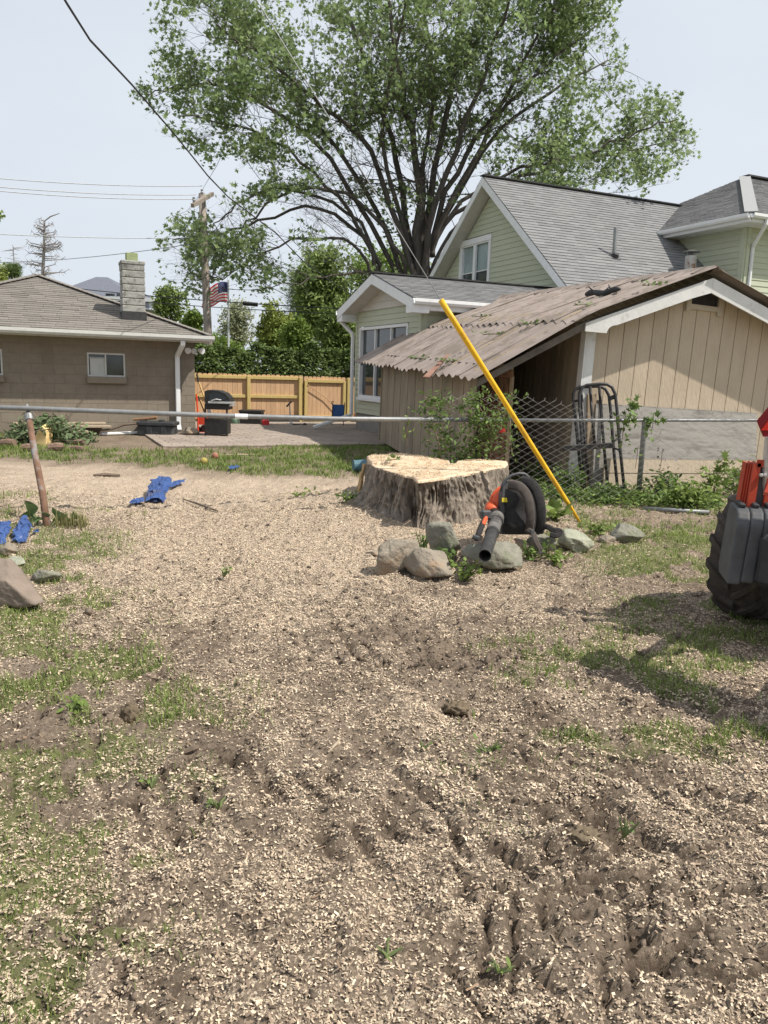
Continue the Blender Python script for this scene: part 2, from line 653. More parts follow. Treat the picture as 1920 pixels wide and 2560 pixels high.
def ground_material():
    m = bpy.data.materials.new('soil_chips')
    m.use_nodes = True
    n = m.node_tree.nodes
    l = m.node_tree.links.new
    b = n['Principled BSDF']
    b.inputs['Roughness'].default_value = 0.95
    b.inputs['Specular IOR Level'].default_value = 0.1
    g = n.new('ShaderNodeNewGeometry')

    def noise(sc, det=6, ro=0.65, typ='ShaderNodeTexNoise'):
        q = n.new(typ)
        q.inputs['Scale'].default_value = sc
        if typ == 'ShaderNodeTexNoise':
            q.inputs['Detail'].default_value = det
            q.inputs['Roughness'].default_value = ro
        l(g.outputs['Position'], q.inputs['Vector'])
        return q

    def attr(nm):
        q = n.new('ShaderNodeAttribute')
        q.attribute_name = nm
        return q.outputs['Fac']

    def math_(op, a, b2):
        q = n.new('ShaderNodeMath')
        q.operation = op
        for k, s_ in enumerate((a, b2)):
            if isinstance(s_, (int, float)):
                q.inputs[k].default_value = s_
            else:
                l(s_, q.inputs[k])
        return q.outputs[0]

    def ramp(src, stops):
        q = n.new('ShaderNodeValToRGB')
        e = q.color_ramp.elements
        while len(e) < len(stops):
            e.new(0.5)
        for k, (p, c) in enumerate(stops):
            e[k].position = p
            e[k].color = (*c, 1)
        l(src, q.inputs['Fac'])
        return q.outputs['Color']

    def mixc(f, a, b2):
        q = n.new('ShaderNodeMix')
        q.data_type = 'RGBA'
        for nm, s_ in (('Factor', f), ('A', a), ('B', b2)):
            if isinstance(s_, float):
                q.inputs[nm].default_value = s_
            elif isinstance(s_, tuple):
                q.inputs[nm].default_value = (*s_, 1)
            else:
                l(s_, q.inputs[nm])
        return q.outputs['Result']

    soil = ramp(noise(2.2, 8).outputs['Fac'], [(0.3, (0.165, 0.127, 0.094)), (0.5, (0.245, 0.193, 0.145)), (0.7, (0.31, 0.25, 0.192))])
    fine = ramp(noise(45, 6, 0.7).outputs['Fac'], [(0.3, (0.35, 0.33, 0.32)), (0.55, (1.0, 1.0, 1.0)), (0.8, (1.35, 1.3, 1.25))])
    mu = n.new('ShaderNodeMix')
    mu.data_type = 'RGBA'
    mu.blend_type = 'MULTIPLY'
    mu.inputs['Factor'].default_value = 1.0
    l(soil, mu.inputs['A'])
    l(fine, mu.inputs['B'])
    soil = mu.outputs['Result']
    # sawdust and crushed chips
    vo = noise(160, typ='ShaderNodeTexVoronoi')
    sep = n.new('ShaderNodeSeparateColor')
    l(vo.outputs['Color'], sep.inputs['Color'])
    chipc = ramp(sep.outputs[0], [(0.0, (0.25, 0.19, 0.145)), (0.35, (0.40, 0.31, 0.23)), (0.7, (0.54, 0.44, 0.33)), (1.0, (0.70, 0.595, 0.46))])
    vo2 = noise(70, typ='ShaderNodeTexVoronoi')
    sep2 = n.new('ShaderNodeSeparateColor')
    l(vo2.outputs['Color'], sep2.inputs['Color'])
    sel = math_('ADD', math_('MULTIPLY', sep.outputs[1], 0.55), math_('MULTIPLY', sep2.outputs[1], 0.45))
    lev = math_('MULTIPLY', attr('chips'), 0.72)
    f = math_('GREATER_THAN', lev, sel)
    # far off the single chips melt into one tan tone
    col = mixc(f, soil, chipc)
    dusty = ramp(noise(6, 7).outputs['Fac'], [(0.3, (0.39, 0.31, 0.235)), (0.7, (0.52, 0.425, 0.33))])
    sx = n.new('ShaderNodeSeparateXYZ')
    l(g.outputs['Position'], sx.inputs[0])
    mr = n.new('ShaderNodeMapRange')
    mr.inputs['From Min'].default_value = 8.3
    mr.inputs['From Max'].default_value = 10.5
    mr.inputs['To Max'].default_value = 0.75
    l(sx.outputs['Y'], mr.inputs['Value'])
    col = mixc(math_('MULTIPLY', mr.outputs['Result'], math_('POWER', attr('chips'), 0.6)), col, dusty)
    gc = ramp(noise(5, 8, 0.75).outputs['Fac'], [(0.3, (0.11, 0.11, 0.05)), (0.5, (0.165, 0.175, 0.075)), (0.7, (0.22, 0.22, 0.105))])
    gn = noise(24, 5, 0.7).outputs['Fac']
    gf = n.new('ShaderNodeMapRange')
    gf.inputs['From Min'].default_value = 0.0
    gf.inputs['From Max'].default_value = 0.22
    l(math_('SUBTRACT', math_('MULTIPLY', attr('grass'), 0.9), math_('MULTIPLY', gn, 0.85)), gf.inputs['Value'])
    col = mixc(math_('MULTIPLY', gf.outputs['Result'], 0.85), col, gc)
    wet = math_('MULTIPLY', math_('POWER', attr('ruts'), 1.6), 0.85)
    col = mixc(wet, col, (0.058, 0.042, 0.031))
    l(col, b.inputs['Base Color'])
    bp = n.new('ShaderNodeBump')
    bp.inputs['Strength'].default_value = 0.9
    bp.inputs['Distance'].default_value = 0.025
    l(math_('ADD', noise(38, 8, 0.75).outputs['Fac'], math_('MULTIPLY', noise(120, 5, 0.7).outputs['Fac'], 0.5)), bp.inputs['Height'])
    l(bp.outputs['Normal'], b.inputs['Normal'])
    return m


ground = np_mesh('ground', np.stack([GX, GY, GZ], -1).reshape(-1, 3), FF, ground_material(), smooth=True,
                 attrs={'chips': ch.ravel(), 'grass': gr.ravel(), 'ruts': ru.ravel()})
tag(ground, kind='structure')


def gz(x, y):
    return float(hgt(np.array([x]), np.array([y]))[0])


def GR(px, py):   # a point on the uneven ground
    p = G(px, py)
    for _ in range(4):
        p = G(px, py, gz(p[0], p[1]))
    return p


# loose chippings: small tilted flakes, thinning out with distance
def in_view(X, Y, mar=420):
    q = np.stack([X, Y, np.zeros_like(X)], -1) - cC
    den = q @ cF
    u = 960 + FPX * (q @ cR) / den
    v = 1280 - FPX * (q @ cU) / den
    return (den > 0.2) & (u > -mar) & (u < 1920 + mar) & (v < 2560 + 120), den


def scatter(n, ylo, yhi, xw, dens, seed):
    r = np.random.default_rng(seed)
    Y = ylo + (yhi - ylo) * r.random(n)
    X = (r.random(n) - 0.5) * 2 * (xw * Y + 0.4)
    keep, _ = in_view(X, Y)
    X, Y = X[keep], Y[keep]
    d = dens(X, Y)
    k = r.random(len(X)) < d
    return X[k], Y[k], r


def flakes(X, Y, r, ln, wd, tilt):
    N = len(X)
    Zg = hgt(X, Y)
    n = r.normal(size=(N, 3)) * tilt
    n[:, 2] = 1
    n /= np.linalg.norm(n, axis=1)[:, None]
    a = r.normal(size=(N, 3))
    a -= (a * n).sum(1)[:, None] * n
    a /= np.linalg.norm(a, axis=1)[:, None]
    b = np.cross(n, a)
    sl_ = ln * (0.45 + r.random(N) ** 2 * 1.5)
    sw = wd * (0.5 + r.random(N))
    c = np.stack([X, Y, Zg + 0.3 * sw + 0.002], -1)
    A_ = a * sl_[:, None] / 2
    B_ = b * sw[:, None] / 2
    j = lambda: (0.75 + 0.5 * r.random(N))[:, None]
    top = n * (0.12 * sw)[:, None]
    V = np.stack([c - A_ * j() - B_ * j() * 0.8, c + A_ * j() - B_ * j(), c + A_ * j() * 0.9 + B_ * j(), c - A_ * j() + B_ * j(), c + top * 2.2], 1)
    k = np.arange(N)[:, None] * 5
    F = np.concatenate([k + [0, 1, 4], k + [1, 2, 4], k + [2, 3, 4], k + [3, 0, 4]], 0)
    return V.reshape(-1, 3), F


m_chip = mat('chip_wood', (0.38, 0.29, 0.205), (0.61, 0.50, 0.37), scale=30, rough=0.85, island=0.45, bump=0.2, bscale=80)
m_bark_chip = mat('chip_bark', (0.12, 0.088, 0.065), (0.27, 0.205, 0.15), scale=4, rough=0.9, island=0.4)


def cd(x, y):
    return masks(x, y)[0] ** 1.4


Vs, Fs, k0 = [], [], 0
for (n, y0, y1, ln, wd, sd) in ((150000, 1.25, 2.9, 0.0085, 0.005, 11), (172000, 2.7, 5.2, 0.0105, 0.0062, 12), (132000, 5.0, 8.4, 0.0115, 0.0065, 13), (28000, 8.0, 12.0, 0.015, 0.008, 14)):
    X, Y, r = scatter(n, y0, y1, 0.68, cd, sd)
    V, F = flakes(X, Y, r, ln, wd, 0.38)
    Vs.append(V)
    Fs.append(F + k0)
    k0 += len(V)
tag(np_mesh('wood_chips', np.concatenate(Vs), np.concatenate(Fs), m_chip), kind='stuff')
Vs, Fs, k0 = [], [], 0
for (n, y0, y1, ln, wd, sd) in ((26000, 1.25, 4.0, 0.013, 0.007, 15), (30000, 3.8, 9.5, 0.015, 0.008, 16)):
    X, Y, r = scatter(n, y0, y1, 0.56, lambda x, y: 0.25 + 0.75 * masks(x, y)[0], sd)
    V, F = flakes(X, Y, r, ln, wd, 0.5)
    Vs.append(V)
    Fs.append(F + k0)
    k0 += len(V)
tag(np_mesh('bark_bits', np.concatenate(Vs), np.concatenate(Fs), m_bark_chip), kind='stuff')


# mixed litter: shreds of bark, rust brown splinters, a few thin twigs
Vs, Fs, k0 = [], [], 0
for (n, y0, y1, ln, wd, sd) in ((700, 1.25, 4.5, 0.022, 0.0045, 17), (500, 4.0, 9.5, 0.045, 0.008, 18), (120, 1.25, 5.5, 0.02, 0.011, 19)):
    X, Y, r = scatter(n, y0, y1, 0.56, lambda x, y: 0.9 + 0 * x, sd)
    V, F = flakes(X, Y, r, ln, wd, 0.3)
    Vs.append(V)
    Fs.append(F + k0)
    k0 += len(V)
tag(np_mesh('bark_litter', np.concatenate(Vs), np.concatenate(Fs), mat('litter', (0.09, 0.06, 0.042), (0.26, 0.18, 0.12), scale=0.8, rough=0.9, island=0.5)), kind='stuff')


# grass: bent blades
def blades(X, Y, r, h, w):
    N = len(X)
    Zg = hgt(X, Y) - 0.005
    an = r.random(N) * 6.283
    le = np.stack([np.cos(an), np.sin(an), np.zeros(N)], -1)
    sd_ = np.stack([-np.sin(an), np.cos(an), np.zeros(N)], -1)
    hh = h * (0.5 + r.random(N))
    ww = w * (0.6 + 0.8 * r.random(N))
    bend = hh * (0.15 + 0.9 * r.random(N))
    c = np.stack([X, Y, Zg], -1)
    up = np.array([0, 0, 1.0])
    mid = c + up * (hh * 0.6)[:, None] + le * (bend * 0.35)[:, None]
    tip = c + up * (hh * 0.9)[:, None] + le * bend[:, None]
    s1 = sd_ * ww[:, None]
    V = np.stack([c - s1, c + s1, mid + s1 * 0.75, mid - s1 * 0.75, tip], 1)
    k = np.arange(N)[:, None] * 5
    F = np.concatenate([k + [0, 1, 2], k + [0, 2, 3], k + [3, 2, 4]], 0)
    return V.reshape(-1, 3), F


m_grass = leafmat('grass_blade', (0.125, 0.185, 0.045), (0.235, 0.29, 0.085), trans=0.38, var=0.4, scale=0.8)
Vs, Fs, k0 = [], [], 0
for (n, y0, y1, h, w, sd, wid) in ((72000, 1.25, 3.4, 0.03, 0.0013, 21, 0.68), (156000, 3.2, 8.0, 0.045, 0.0024, 22, 0.68), (72000, 7.5, 11.6, 0.06, 0.0036, 23, 0.66), (170000, 10.6, 18.2, 0.07, 0.006, 24, 0.6)):
    def gd(x, y):
        g = masks(x, y)[1]
        ca = np.stack([x, y], -1) - GAR0[:2]
        inpat = (x * 0.0 + 1.0)
        return sstep(0.08, 0.75, g) * inpat * (0.3 + 0.7 * sstep(0.4, 0.62, fbm(x * 6, y * 6, 90, 2)))
    GAR0 = G(489, 1086)
    X, Y, r = scatter(n, y0, y1, wid, gd, sd)
    V, F = blades(X, Y, r, h, w)
    Vs.append(V)
    Fs.append(F + k0)
    k0 += len(V)
GRASS = (Vs, Fs, k0)

# ------------------------------------------------------------------ the sky line of the place: house axes
YAW = math.radians(24.4)
A = v3(math.cos(YAW), math.sin(YAW), 0)
B = v3(-math.sin(YAW), math.cos(YAW), 0)

m_block = mat('painted_block', (0.205, 0.175, 0.138), (0.24, 0.205, 0.162), scale=9, rough=0.9, bump=0.35, bscale=60, rnd=0.03, c3=(0.20, 0.165, 0.13), s3=1.5)
m_mortar = mat('mortar', (0.19, 0.162, 0.128), (0.22, 0.188, 0.148), scale=20, rough=0.95)
m_shingle_b = mat('shingle_brown', (0.150, 0.137, 0.122), (0.21, 0.193, 0.172), scale=30, rough=0.95, rnd=0.13, bump=0.3, bscale=150)
m_shingle_g = mat('shingle_grey', (0.165, 0.166, 0.17), (0.225, 0.226, 0.23), scale=25, rough=0.95, island=0.12, bump=0.3, bscale=120)
m_dark = mat('dark_trim', (0.03, 0.03, 0.032), (0.05, 0.05, 0.052), scale=10, rough=0.7)
m_white = mat('white_trim', (0.66, 0.67, 0.68), (0.74, 0.75, 0.76), scale=6, rough=0.5, c3=(0.5, 0.5, 0.48), s3=3, t3=(0.55, 0.8))
m_gutter = mat('gutter_white', (0.50, 0.50, 0.475), (0.60, 0.60, 0.58), scale=5, rough=0.45, c3=(0.30, 0.29, 0.26), s3=4, t3=(0.56, 0.75), stretch=(1, 1, 3))
m_soffit = mat('soffit', (0.52, 0.50, 0.46), (0.6, 0.58, 0.54), scale=5, rough=0.7)
m_siding = mat('siding_green', (0.42, 0.445, 0.335), (0.46, 0.485, 0.37), scale=3, rough=0.55, bump=0.08, bscale=30, stretch=(1, 1, 5), rnd=0.025)
m_siding_w = mat('siding_cream', (0.52, 0.49, 0.44), (0.58, 0.55, 0.5), scale=3, rough=0.55, rnd=0.03)
m_found = mat('foundation', (0.20, 0.19, 0.18), (0.27, 0.26, 0.24), scale=6, rough=0.95, bump=0.3)
m_glass = mat('window_glass', (0.025, 0.03, 0.033), (0.05, 0.06, 0.065), scale=2.5, rough=0.06, spec=0.7)
m_blind = mat('window_blind', (0.22, 0.29, 0.29), (0.28, 0.35, 0.35), scale=4, rough=0.15, spec=0.6)
m_plastic_sheet = mat('window_board', (0.42, 0.43, 0.42), (0.5, 0.51, 0.5), scale=6, rough=0.3)
m_conc = mat('chimney_block', (0.25, 0.25, 0.235), (0.36, 0.355, 0.33), scale=9, rough=0.95, bump=0.4, c3=(0.14, 0.14, 0.125), s3=5, rnd=0.08)
m_green_flue = mat('green_flue', (0.24, 0.29, 0.15), (0.32, 0.36, 0.2), scale=7, rough=0.9, bump=0.2)
m_metal_g = mat('galvanised', (0.19, 0.195, 0.2), (0.27, 0.275, 0.28), scale=14, rough=0.5, metal=0.35, bump=0.05)
m_steel_d = mat('dull_steel', (0.22, 0.23, 0.235), (0.32, 0.33, 0.335), scale=10, rough=0.55, metal=0.6)
m_rust = mat('rusty_pipe', (0.13, 0.07, 0.045), (0.21, 0.125, 0.085), scale=9, rough=0.9, c3=(0.25, 0.24, 0.24), s3=4, t3=(0.5, 0.62), bump=0.2)


def wall_panel(mb, p0, du, u0, u1, z0, z1, n, th=0.1):
    """slab on the plane through p0, spanning u0..u1 along du, thickness th behind"""
    c = np.asarray(p0) * v3(1, 1, 0) + du * (u0 + u1) / 2 - n * th / 2 + Z * (z0 + z1) / 2
    mb.box(c, du * (u1 - u0) / 2, n * th / 2, Z * (z1 - z0) / 2)
    return mb


def build_window(root, p0, du, n, u0, u1, z0, z1, sill=False, mull=(0.5,), rails=(), panes=None, fw=0.05, mats=None, mframe=None, proud=0.03, depth=0.07):
    """frame part with panes, mullions as children; p0 du n as wall_panel"""
    base = np.asarray(p0) * v3(1, 1, 0)
    pt = lambda u, z, o=0.0: base + du * u + Z * z + n * o
    mframe = mframe or m_white
    fb = MB()
    for a, b2 in ((u0, u0 + fw), (u1 - fw, u1)):
        fb.box(pt((a + b2) / 2, (z0 + z1) / 2, (proud - depth) / 2), du * fw / 2, n * (proud + depth) / 2, Z * (z1 - z0) / 2)
    for a, b2 in ((z0, z0 + fw), (z1 - fw, z1)):
        fb.box(pt((u0 + u1) / 2, (a + b2) / 2, (proud - depth) / 2), du * ((u1 - u0) / 2 - fw), n * (proud + depth) / 2, Z * fw / 2)
    fr = mk('window', fb, mframe, root)
    us = [u0 + fw] + [u0 + (u1 - u0) * q for q in mull] + [u1 - fw]
    zs = [z0 + fw] + [z0 + (z1 - z0) * q for q in rails] + [z1 - fw]
    mb_ = MB()
    any_ = False
    for q in us[1:-1]:
        mb_.box(pt(q, (z0 + z1) / 2, -0.015), du * fw * 0.4, n * 0.03, Z * ((z1 - z0) / 2 - fw))
        any_ = True
    for q in zs[1:-1]:
        mb_.box(pt((u0 + u1) / 2, q, -0.02), du * ((u1 - u0) / 2 - fw), n * 0.02, Z * fw * 0.3)
        any_ = True
    if any_:
        mk('mullion', mb_, mframe, fr)
    k = 0
    for i in range(len(us) - 1):
        for j in range(len(zs) - 1):
            pb = MB()
            pb.box(pt((us[i] + us[i + 1]) / 2, (zs[j] + zs[j + 1]) / 2, -0.05), du * (us[i + 1] - us[i]) / 2, n * 0.006, Z * (zs[j + 1] - zs[j]) / 2)
            mm = m_glass
            if mats and (i, j) in mats:
                mm = mats[(i, j)]
            mk('pane', pb, mm, fr)
            k += 1
    if sill:
        sb = MB()
        sb.box(pt((u0 + u1) / 2, z0 - 0.04, 0.03), du * ((u1 - u0) / 2 + 0.04), n * 0.06, Z * 0.038, bev=0.008)
        mk('sill', sb, mframe, fr)
    return fr


# ------------------------------------------------------------------ block garage on the left
GC = G(489, 1086)
ga_n = -B                                   # front wall faces the camera
OV = 0.55
HW = zat(851, GC)                           # top of wall
gar = thing('garage', 'low tan block garage with hipped shingle roof behind the bare fence rail', 'garage', GC)
Er = GC + ga_n * OV
ov_r = tpx(527, Er, A)
Er = Er + A * ov_r
Ez = zat(840, Er)
# roof apex: mid of the front eave, set back by half its width
Wd = 2 * tpx(112, Er, unit(-A + B)) / math.sqrt(2)
apex = Er + (-A + B) * Wd / 2
Apz = zat(689, apex)
El = Er - A * Wd
front = lambda u, z, o=0.0: GC * v3(1, 1, 0) - A * u + Z * z + ga_n * o
GW = Wd - 2 * ov_r
wb2 = MB()
wb2.box(GC * v3(1, 1, 0) + B * (GW / 2) - A * 0.1 + Z * HW / 2, A * 0.1, B * (GW / 2 - 0.2), Z * HW / 2)
mk('side_wall', wb2, m_block, gar)
# windows: measured on the wall plane
def wuv(px, py, p0, du, n):
    q = hit(px, py, p0, n)
    return float(np.dot(q - np.asarray(p0) * v3(1, 1, 0), du * v3(1, 1, 0))), float(q[2])


w1a = wuv(217, 881, GC, -A, ga_n)
w1b = wuv(314, 943, GC, -A, ga_n)
w2b = wuv(8, 938, GC, -A, ga_n)
w2t = wuv(8, 873, GC, -A, ga_n)
WINS = [(w1b[0], w1a[0], w1b[1], (w1a[1] + zat(884, front(w1b[0], 0))) / 2), (w2b[0], w2b[0] + (w1a[0] - w1b[0]), w2b[1], w2t[1])]
wb = MB()
cuts = sorted([0.0, GW] + [q for w_ in WINS for q in w_[:2]])
for a_, b_ in zip(cuts[:-1], cuts[1:]):
    hole = [w_ for w_ in WINS if w_[0] - 1e-6 <= a_ and b_ <= w_[1] + 1e-6]
    for z_a, z_b in ([(-0.1, hole[0][2]), (hole[0][3], HW)] if hole else [(-0.1, HW)]):
        wall_panel(wb, GC, -A, a_, b_, z_a, z_b, ga_n, 0.2)
bw = mk('wall', wb, m_mortar, gar)
CRS = HW / 10.3
bl_len = CRS * 2.05
for r_ in range(-1, 11):
    z0, z1 = r_ * CRS + 0.003 + (HW - 10 * CRS), (r_ + 1) * CRS - 0.003 + (HW - 10 * CRS)
    z1 = min(z1, HW)
    if z0 >= HW - 0.03:
        continue
    z0 = max(z0, -0.08)
    u = -bl_len / 2 * (r_ % 2) + 0.0
    while u < GW * 0.62:
        a0, a1 = max(u + 0.003, 0.0), u + bl_len - 0.003
        segs = [(a0, a1)]
        for (wa, wb_, za, zb) in WINS:
            if z1 > za - 0.09 and z0 < zb:
                ns = []
                for s0, s1 in segs:
                    if s1 < wa or s0 > wb_:
                        ns.append((s0, s1))
                    else:
                        if s0 < wa - 0.03:
                            ns.append((s0, wa - 0.004))
                        if s1 > wb_ + 0.03:
                            ns.append((wb_ + 0.004, s1))
                segs = ns
        for s0, s1 in segs:
            if s1 - s0 > 0.04:
                jb = MB()
                jb.box(front((s0 + s1) / 2, (z0 + z1) / 2, -0.008 + 0.002 * random.random()), A * (s1 - s0) / 2, ga_n * 0.012, Z * (z1 - z0) / 2, bev=0.003)
                mk('block', jb, m_block, bw)
        u += bl_len
m_alu = mat('window_frame_alu', (0.5, 0.5, 0.48), (0.6, 0.6, 0.58), scale=8, rough=0.5)
for i, (wa, wb_, za, zb) in enumerate(WINS):
    # cut behind: a dark recess box so that the pane sits in depth
    fr = build_window(gar, GC, -A, ga_n, wa, wb_, za, zb, mull=(0.52,), mframe=m_alu, fw=0.035, proud=-0.01, depth=0.07,
                      mats={(1, 0): m_glass, (0, 0): m_glass})
    sb = MB()
    sb.box(front((wa + wb_) / 2, za - 0.075, 0.05), A * ((wb_ - wa) / 2 + 0.02), ga_n * 0.06, Z * 0.072, bev=0.01)
    mk('sill', sb, m_block, fr)
    lb = MB()
    mid = wa + (wb_ - wa) * 0.5
    lb.box(front((mid + wb_) / 2 - 0.02, za + (zb - za) * 0.40, -0.03), A * (wb_ - mid) * 0.40, ga_n * 0.006, Z * (zb - za) * 0.36)
    mk('board', lb, m_plastic_sheet, fr, label='pale sheet covering the left sash')
    eb = MB()
    eb.box(front((mid + wb_) / 2, za + (zb - za) * 0.79, -0.03), A * (wb_ - mid) * 0.46, ga_n * 0.009, Z * 0.016)
    mk('sash_rail', eb, m_steel_d, fr)

# roof: four hip planes as slabs, then shingles laid on the front one
rb = MB()
cor = [Er, El, El + B * Wd, Er + B * Wd]
cor = [c * v3(1, 1, 0) + Z * Ez for c in cor]
ap = apex * v3(1, 1, 0) + Z * Apz
rb.add(cor + [ap], [(0, 4, 1), (1, 4, 2), (2, 4, 3), (3, 4, 0), (0, 1, 2, 3)])
gr_roof = mk('roof', rb, m_shingle_b, gar)
slope_v = unit(ap - (cor[0] + cor[1]) / 2)
slen = np.linalg.norm(ap - (cor[0] + cor[1]) / 2)
nrm = unit(np.cross(-A, slope_v))
if nrm[2] < 0:
    nrm = -nrm
crs_h = slen / 27.0
tabs = []
for k in range(27):
    s0, s1 = k * crs_h, (k + 1) * crs_h + 0.02
    half = Wd / 2 * (1 - (s0 + 0.5 * crs_h) / slen)
    mid_ = (cor[0] + cor[1]) / 2 + slope_v * s0
    tw = crs_h * 2.6
    u = -half - (k % 2) * tw / 2 - random.random() * 0.05
    while u < half:
        w_ = tw * (0.9 + 0.2 * random.random())
        a0, a1 = max(u + 0.003, -half), min(u + w_ - 0.003, half)
        if a1 - a0 > 0.05:
            tabs.append((mid_ + A * (a0 + a1) / 2, (a1 - a0) / 2, s1 - s0))
        u += w_


def tab_geo(mb, t):
    c, hw, hh = t
    jit = random.uniform(-0.008, 0.008)
    lo = 0.010 + random.random() * 0.008
    pts = []
    for (sx, sl2, o) in ((-1, jit, lo), (1, jit, lo), (1, hh, 0.002), (-1, hh, 0.002)):
        pts.append(c + A * hw * sx + slope_v * sl2 + nrm * o)
    bt = [c + A * hw * sx + slope_v * sl2 - nrm * 0.002 for sx, sl2 in ((-1, jit), (1, jit), (1, hh), (-1, hh))]
    mb.add(bt + pts, [(4, 5, 6, 7), (0, 1, 5, 4), (1, 2, 6, 5), (3, 0, 4, 7)])


tabs = [t for t in tabs if proj(t[0])[0] > -60]
tabs.sort(key=lambda t: np.linalg.norm(t[0] - cC) / t[1])
for t in tabs[:290]:
    tb = MB()
    tab_geo(tb, t)
    mk('shingle', tb, m_shingle_b, gr_roof)
tb = MB()
for t in tabs[290:]:
    tab_geo(tb, t)
if tb.v:
    mk('shingles', tb, m_shingle_b, gr_roof, kind='stuff')
# hip caps
for q in (cor[0], cor[1]):
    hb = MB()
    n_ = 34
    for k in range(n_):
        a = q + (ap - q) * k / n_
        b2 = q + (ap - q) * (k + 1.08) / n_
        hb.beam(a + Z * 0.022, b2 + Z * 0.03, 0.24, 0.014)
    mk('hip_cap', hb, m_shingle_b, gr_roof, kind='stuff')
fb = MB()
fb.beam(cor[0] + Z * -0.08 - ga_n * 0.03, cor[1] - Z * 0.08 - ga_n * 0.03, 0.02, 0.11)
fb.box((cor[0] + cor[1]) / 2 - Z * 0.142 - ga_n * (OV / 2 + 0.02), A * Wd / 2, ga_n * (OV / 2 - 0.03), Z * 0.008)
mk('fascia', fb, m_soffit, gar)
gb = MB()
pe = [cor[0] + A * 0.09, cor[1] - A * 0.05]
prof = [(0.0, 0.0), (0.0, -0.09), (0.03, -0.12), (0.09, -0.12), (0.12, -0.07), (0.12, 0.0), (0.10, 0.0), (0.10, -0.06), (0.08, -0.1), (0.03, -0.1), (0.015, -0.02)]
gb.prism([pe[0] + ga_n * (a + 0.005) + Z * (b2 - 0.005) for a, b2 in prof], pe[1] - pe[0])
mk('gutter', gb, m_gutter, gar)
# downspout
db = MB()
u_ds = wuv(448, 960, GC, -A, ga_n)[0]
q0 = front(u_ds, Ez - 0.13, OV + 0.03)
q1 = front(u_ds, Ez - 0.22, OV + 0.02)
q2 = front(u_ds + 0.05, Ez - 0.47, 0.10)
q3 = front(u_ds + 0.05, 0.22, 0.10)
q4 = front(u_ds + 0.05, 0.12, 0.2)
for a, b2 in ((q0, q1), (q1, q2), (q2, q3), (q3, q4)):
    d_ = unit(b2 - a)
    db.beam(a - d_ * 0.01, b2 + d_ * 0.012, 0.105, 0.075, up=ga_n if abs(d_[2]) > 0.5 else Z, bev=0.012)
mk('downspout', db, m_white, gar)
# floodlight
fp_ = wuv(484, 878, GC, -A, ga_n)
flb = MB()
flb.lathe(front(fp_[0], fp_[1], 0.012), ga_n, [(0, 0.07), (0.05, 0.065), (0.07, 0.03)], 14)
flb.tube([front(fp_[0], fp_[1], 0.06), front(fp_[0] - 0.05, fp_[1] - 0.07, 0.12)], 0.03, 8)
fl = mk('floodlight', flb, m_white, gar)
for s in (-1, 1):
    lb = MB()
    d_ = unit(ga_n + A * 0.7 * s - Z * 0.3)
    lb.lathe(front(fp_[0], fp_[1] + 0.03, 0.10) + A * 0.10 * s, d_, [(-0.02, 0.02), (0.02, 0.045), (0.08, 0.065), (0.13, 0.075), (0.135, 0.06)], 14)
    mk('lamp_head', lb, m_white, fl)
# chimney of concrete blocks standing on the front slope by the right hip
cb_p = hit(336, 800, cor[0], nrm)
cw = (361 - 312) / FPX * np.linalg.norm(cb_p - cC) / 2 * 1.04
ctop = zat(659, cb_p)
chm = thing('chimney', 'grey concrete block chimney with green flue on the garage roof', 'chimney', cb_p)
ccen = cb_p + B * cw * 0.9
fsb = MB()
fsb.box(ccen + Z * 0.05, A * (cw + 0.02), B * (cw + 0.02), Z * 0.13)
mk('flashing', fsb, m_dark, chm)
nb_ = 7
z0 = cb_p[2] + 0.17
bh = (ctop - z0) / nb_
for k in range(nb_):
    jb = MB()
    jb.box(ccen * v3(1, 1, 0) + Z * (z0 + bh * (k + 0.5)) + A * random.uniform(-0.008, 0.008), A * cw, B * cw, Z * (bh / 2 - 0.006), bev=0.012)
    mk('block', jb, m_conc, chm)
jb = MB()
jb.box(ccen * v3(1, 1, 0) + Z * ((z0 + ctop) / 2 - 0.1), A * (cw - 0.02), B * (cw - 0.02), Z * ((ctop - z0) / 2 + 0.02))
mk('mortar_core', jb, m_mortar, chm)
jb = MB()
jb.box(ccen * v3(1, 1, 0) + Z * (ctop + 0.02), A * (cw * 1.06), B * (cw * 1.06), Z * 0.045, bev=0.02)
mk('cap', jb, m_conc, chm)
jb = MB()
ft = zat(640, ccen)
jb.box(ccen * v3(1, 1, 0) + Z * ((ft + ctop) / 2 + 0.06), A * cw * 0.5, B * cw * 0.5, Z * ((ft - ctop) / 2), bev=0.01)
mk('flue', jb, m_green_flue, chm)

# ------------------------------------------------------------------ green house: porch wing, main gable, two-storey wing
PL = G(886, 1076)                            # front left corner of the porch
wp = tpx(1043, PL, -B)
PR = PL - B * wp
hs_n = -A                                    # the gable walls face left
house = thing('house', 'pale green sided house with grey shingle roofs beyond the shed', 'house', PL)
eo, fo = 0.38, 0.42                          # eaves and rake overhang
e_r = PR - B * eo - A * fo
e_l = PL + B * eo - A * fo
pez = zat(744, e_r)
p_ap = (e_r + e_l) / 2
p_apz = zat(684, p_ap)
p_pitch = (p_apz - pez) / (wp / 2 + eo)
mlen = tpx(1362, p_ap, A)
M0 = p_ap + A * mlen                         # point on the main gable wall plane
Q = lambda k, o=0.0: M0 * v3(1, 1, 0) + B * k - A * o
mo = 0.45
k_ap = tpx(1175, Q(0, mo), B)
m_apz = zat(441, Q(k_ap, mo))
k_r = tpx(1402, Q(0, mo), B)
m_rz = zat(731, Q(k_r, mo))
m_pitch = (m_apz - m_rz) / (k_ap - k_r)
m_ez = 3.0
m_half = (m_apz - m_ez) / m_pitch
ridge_end = tpx(1690, Q(k_ap), A)


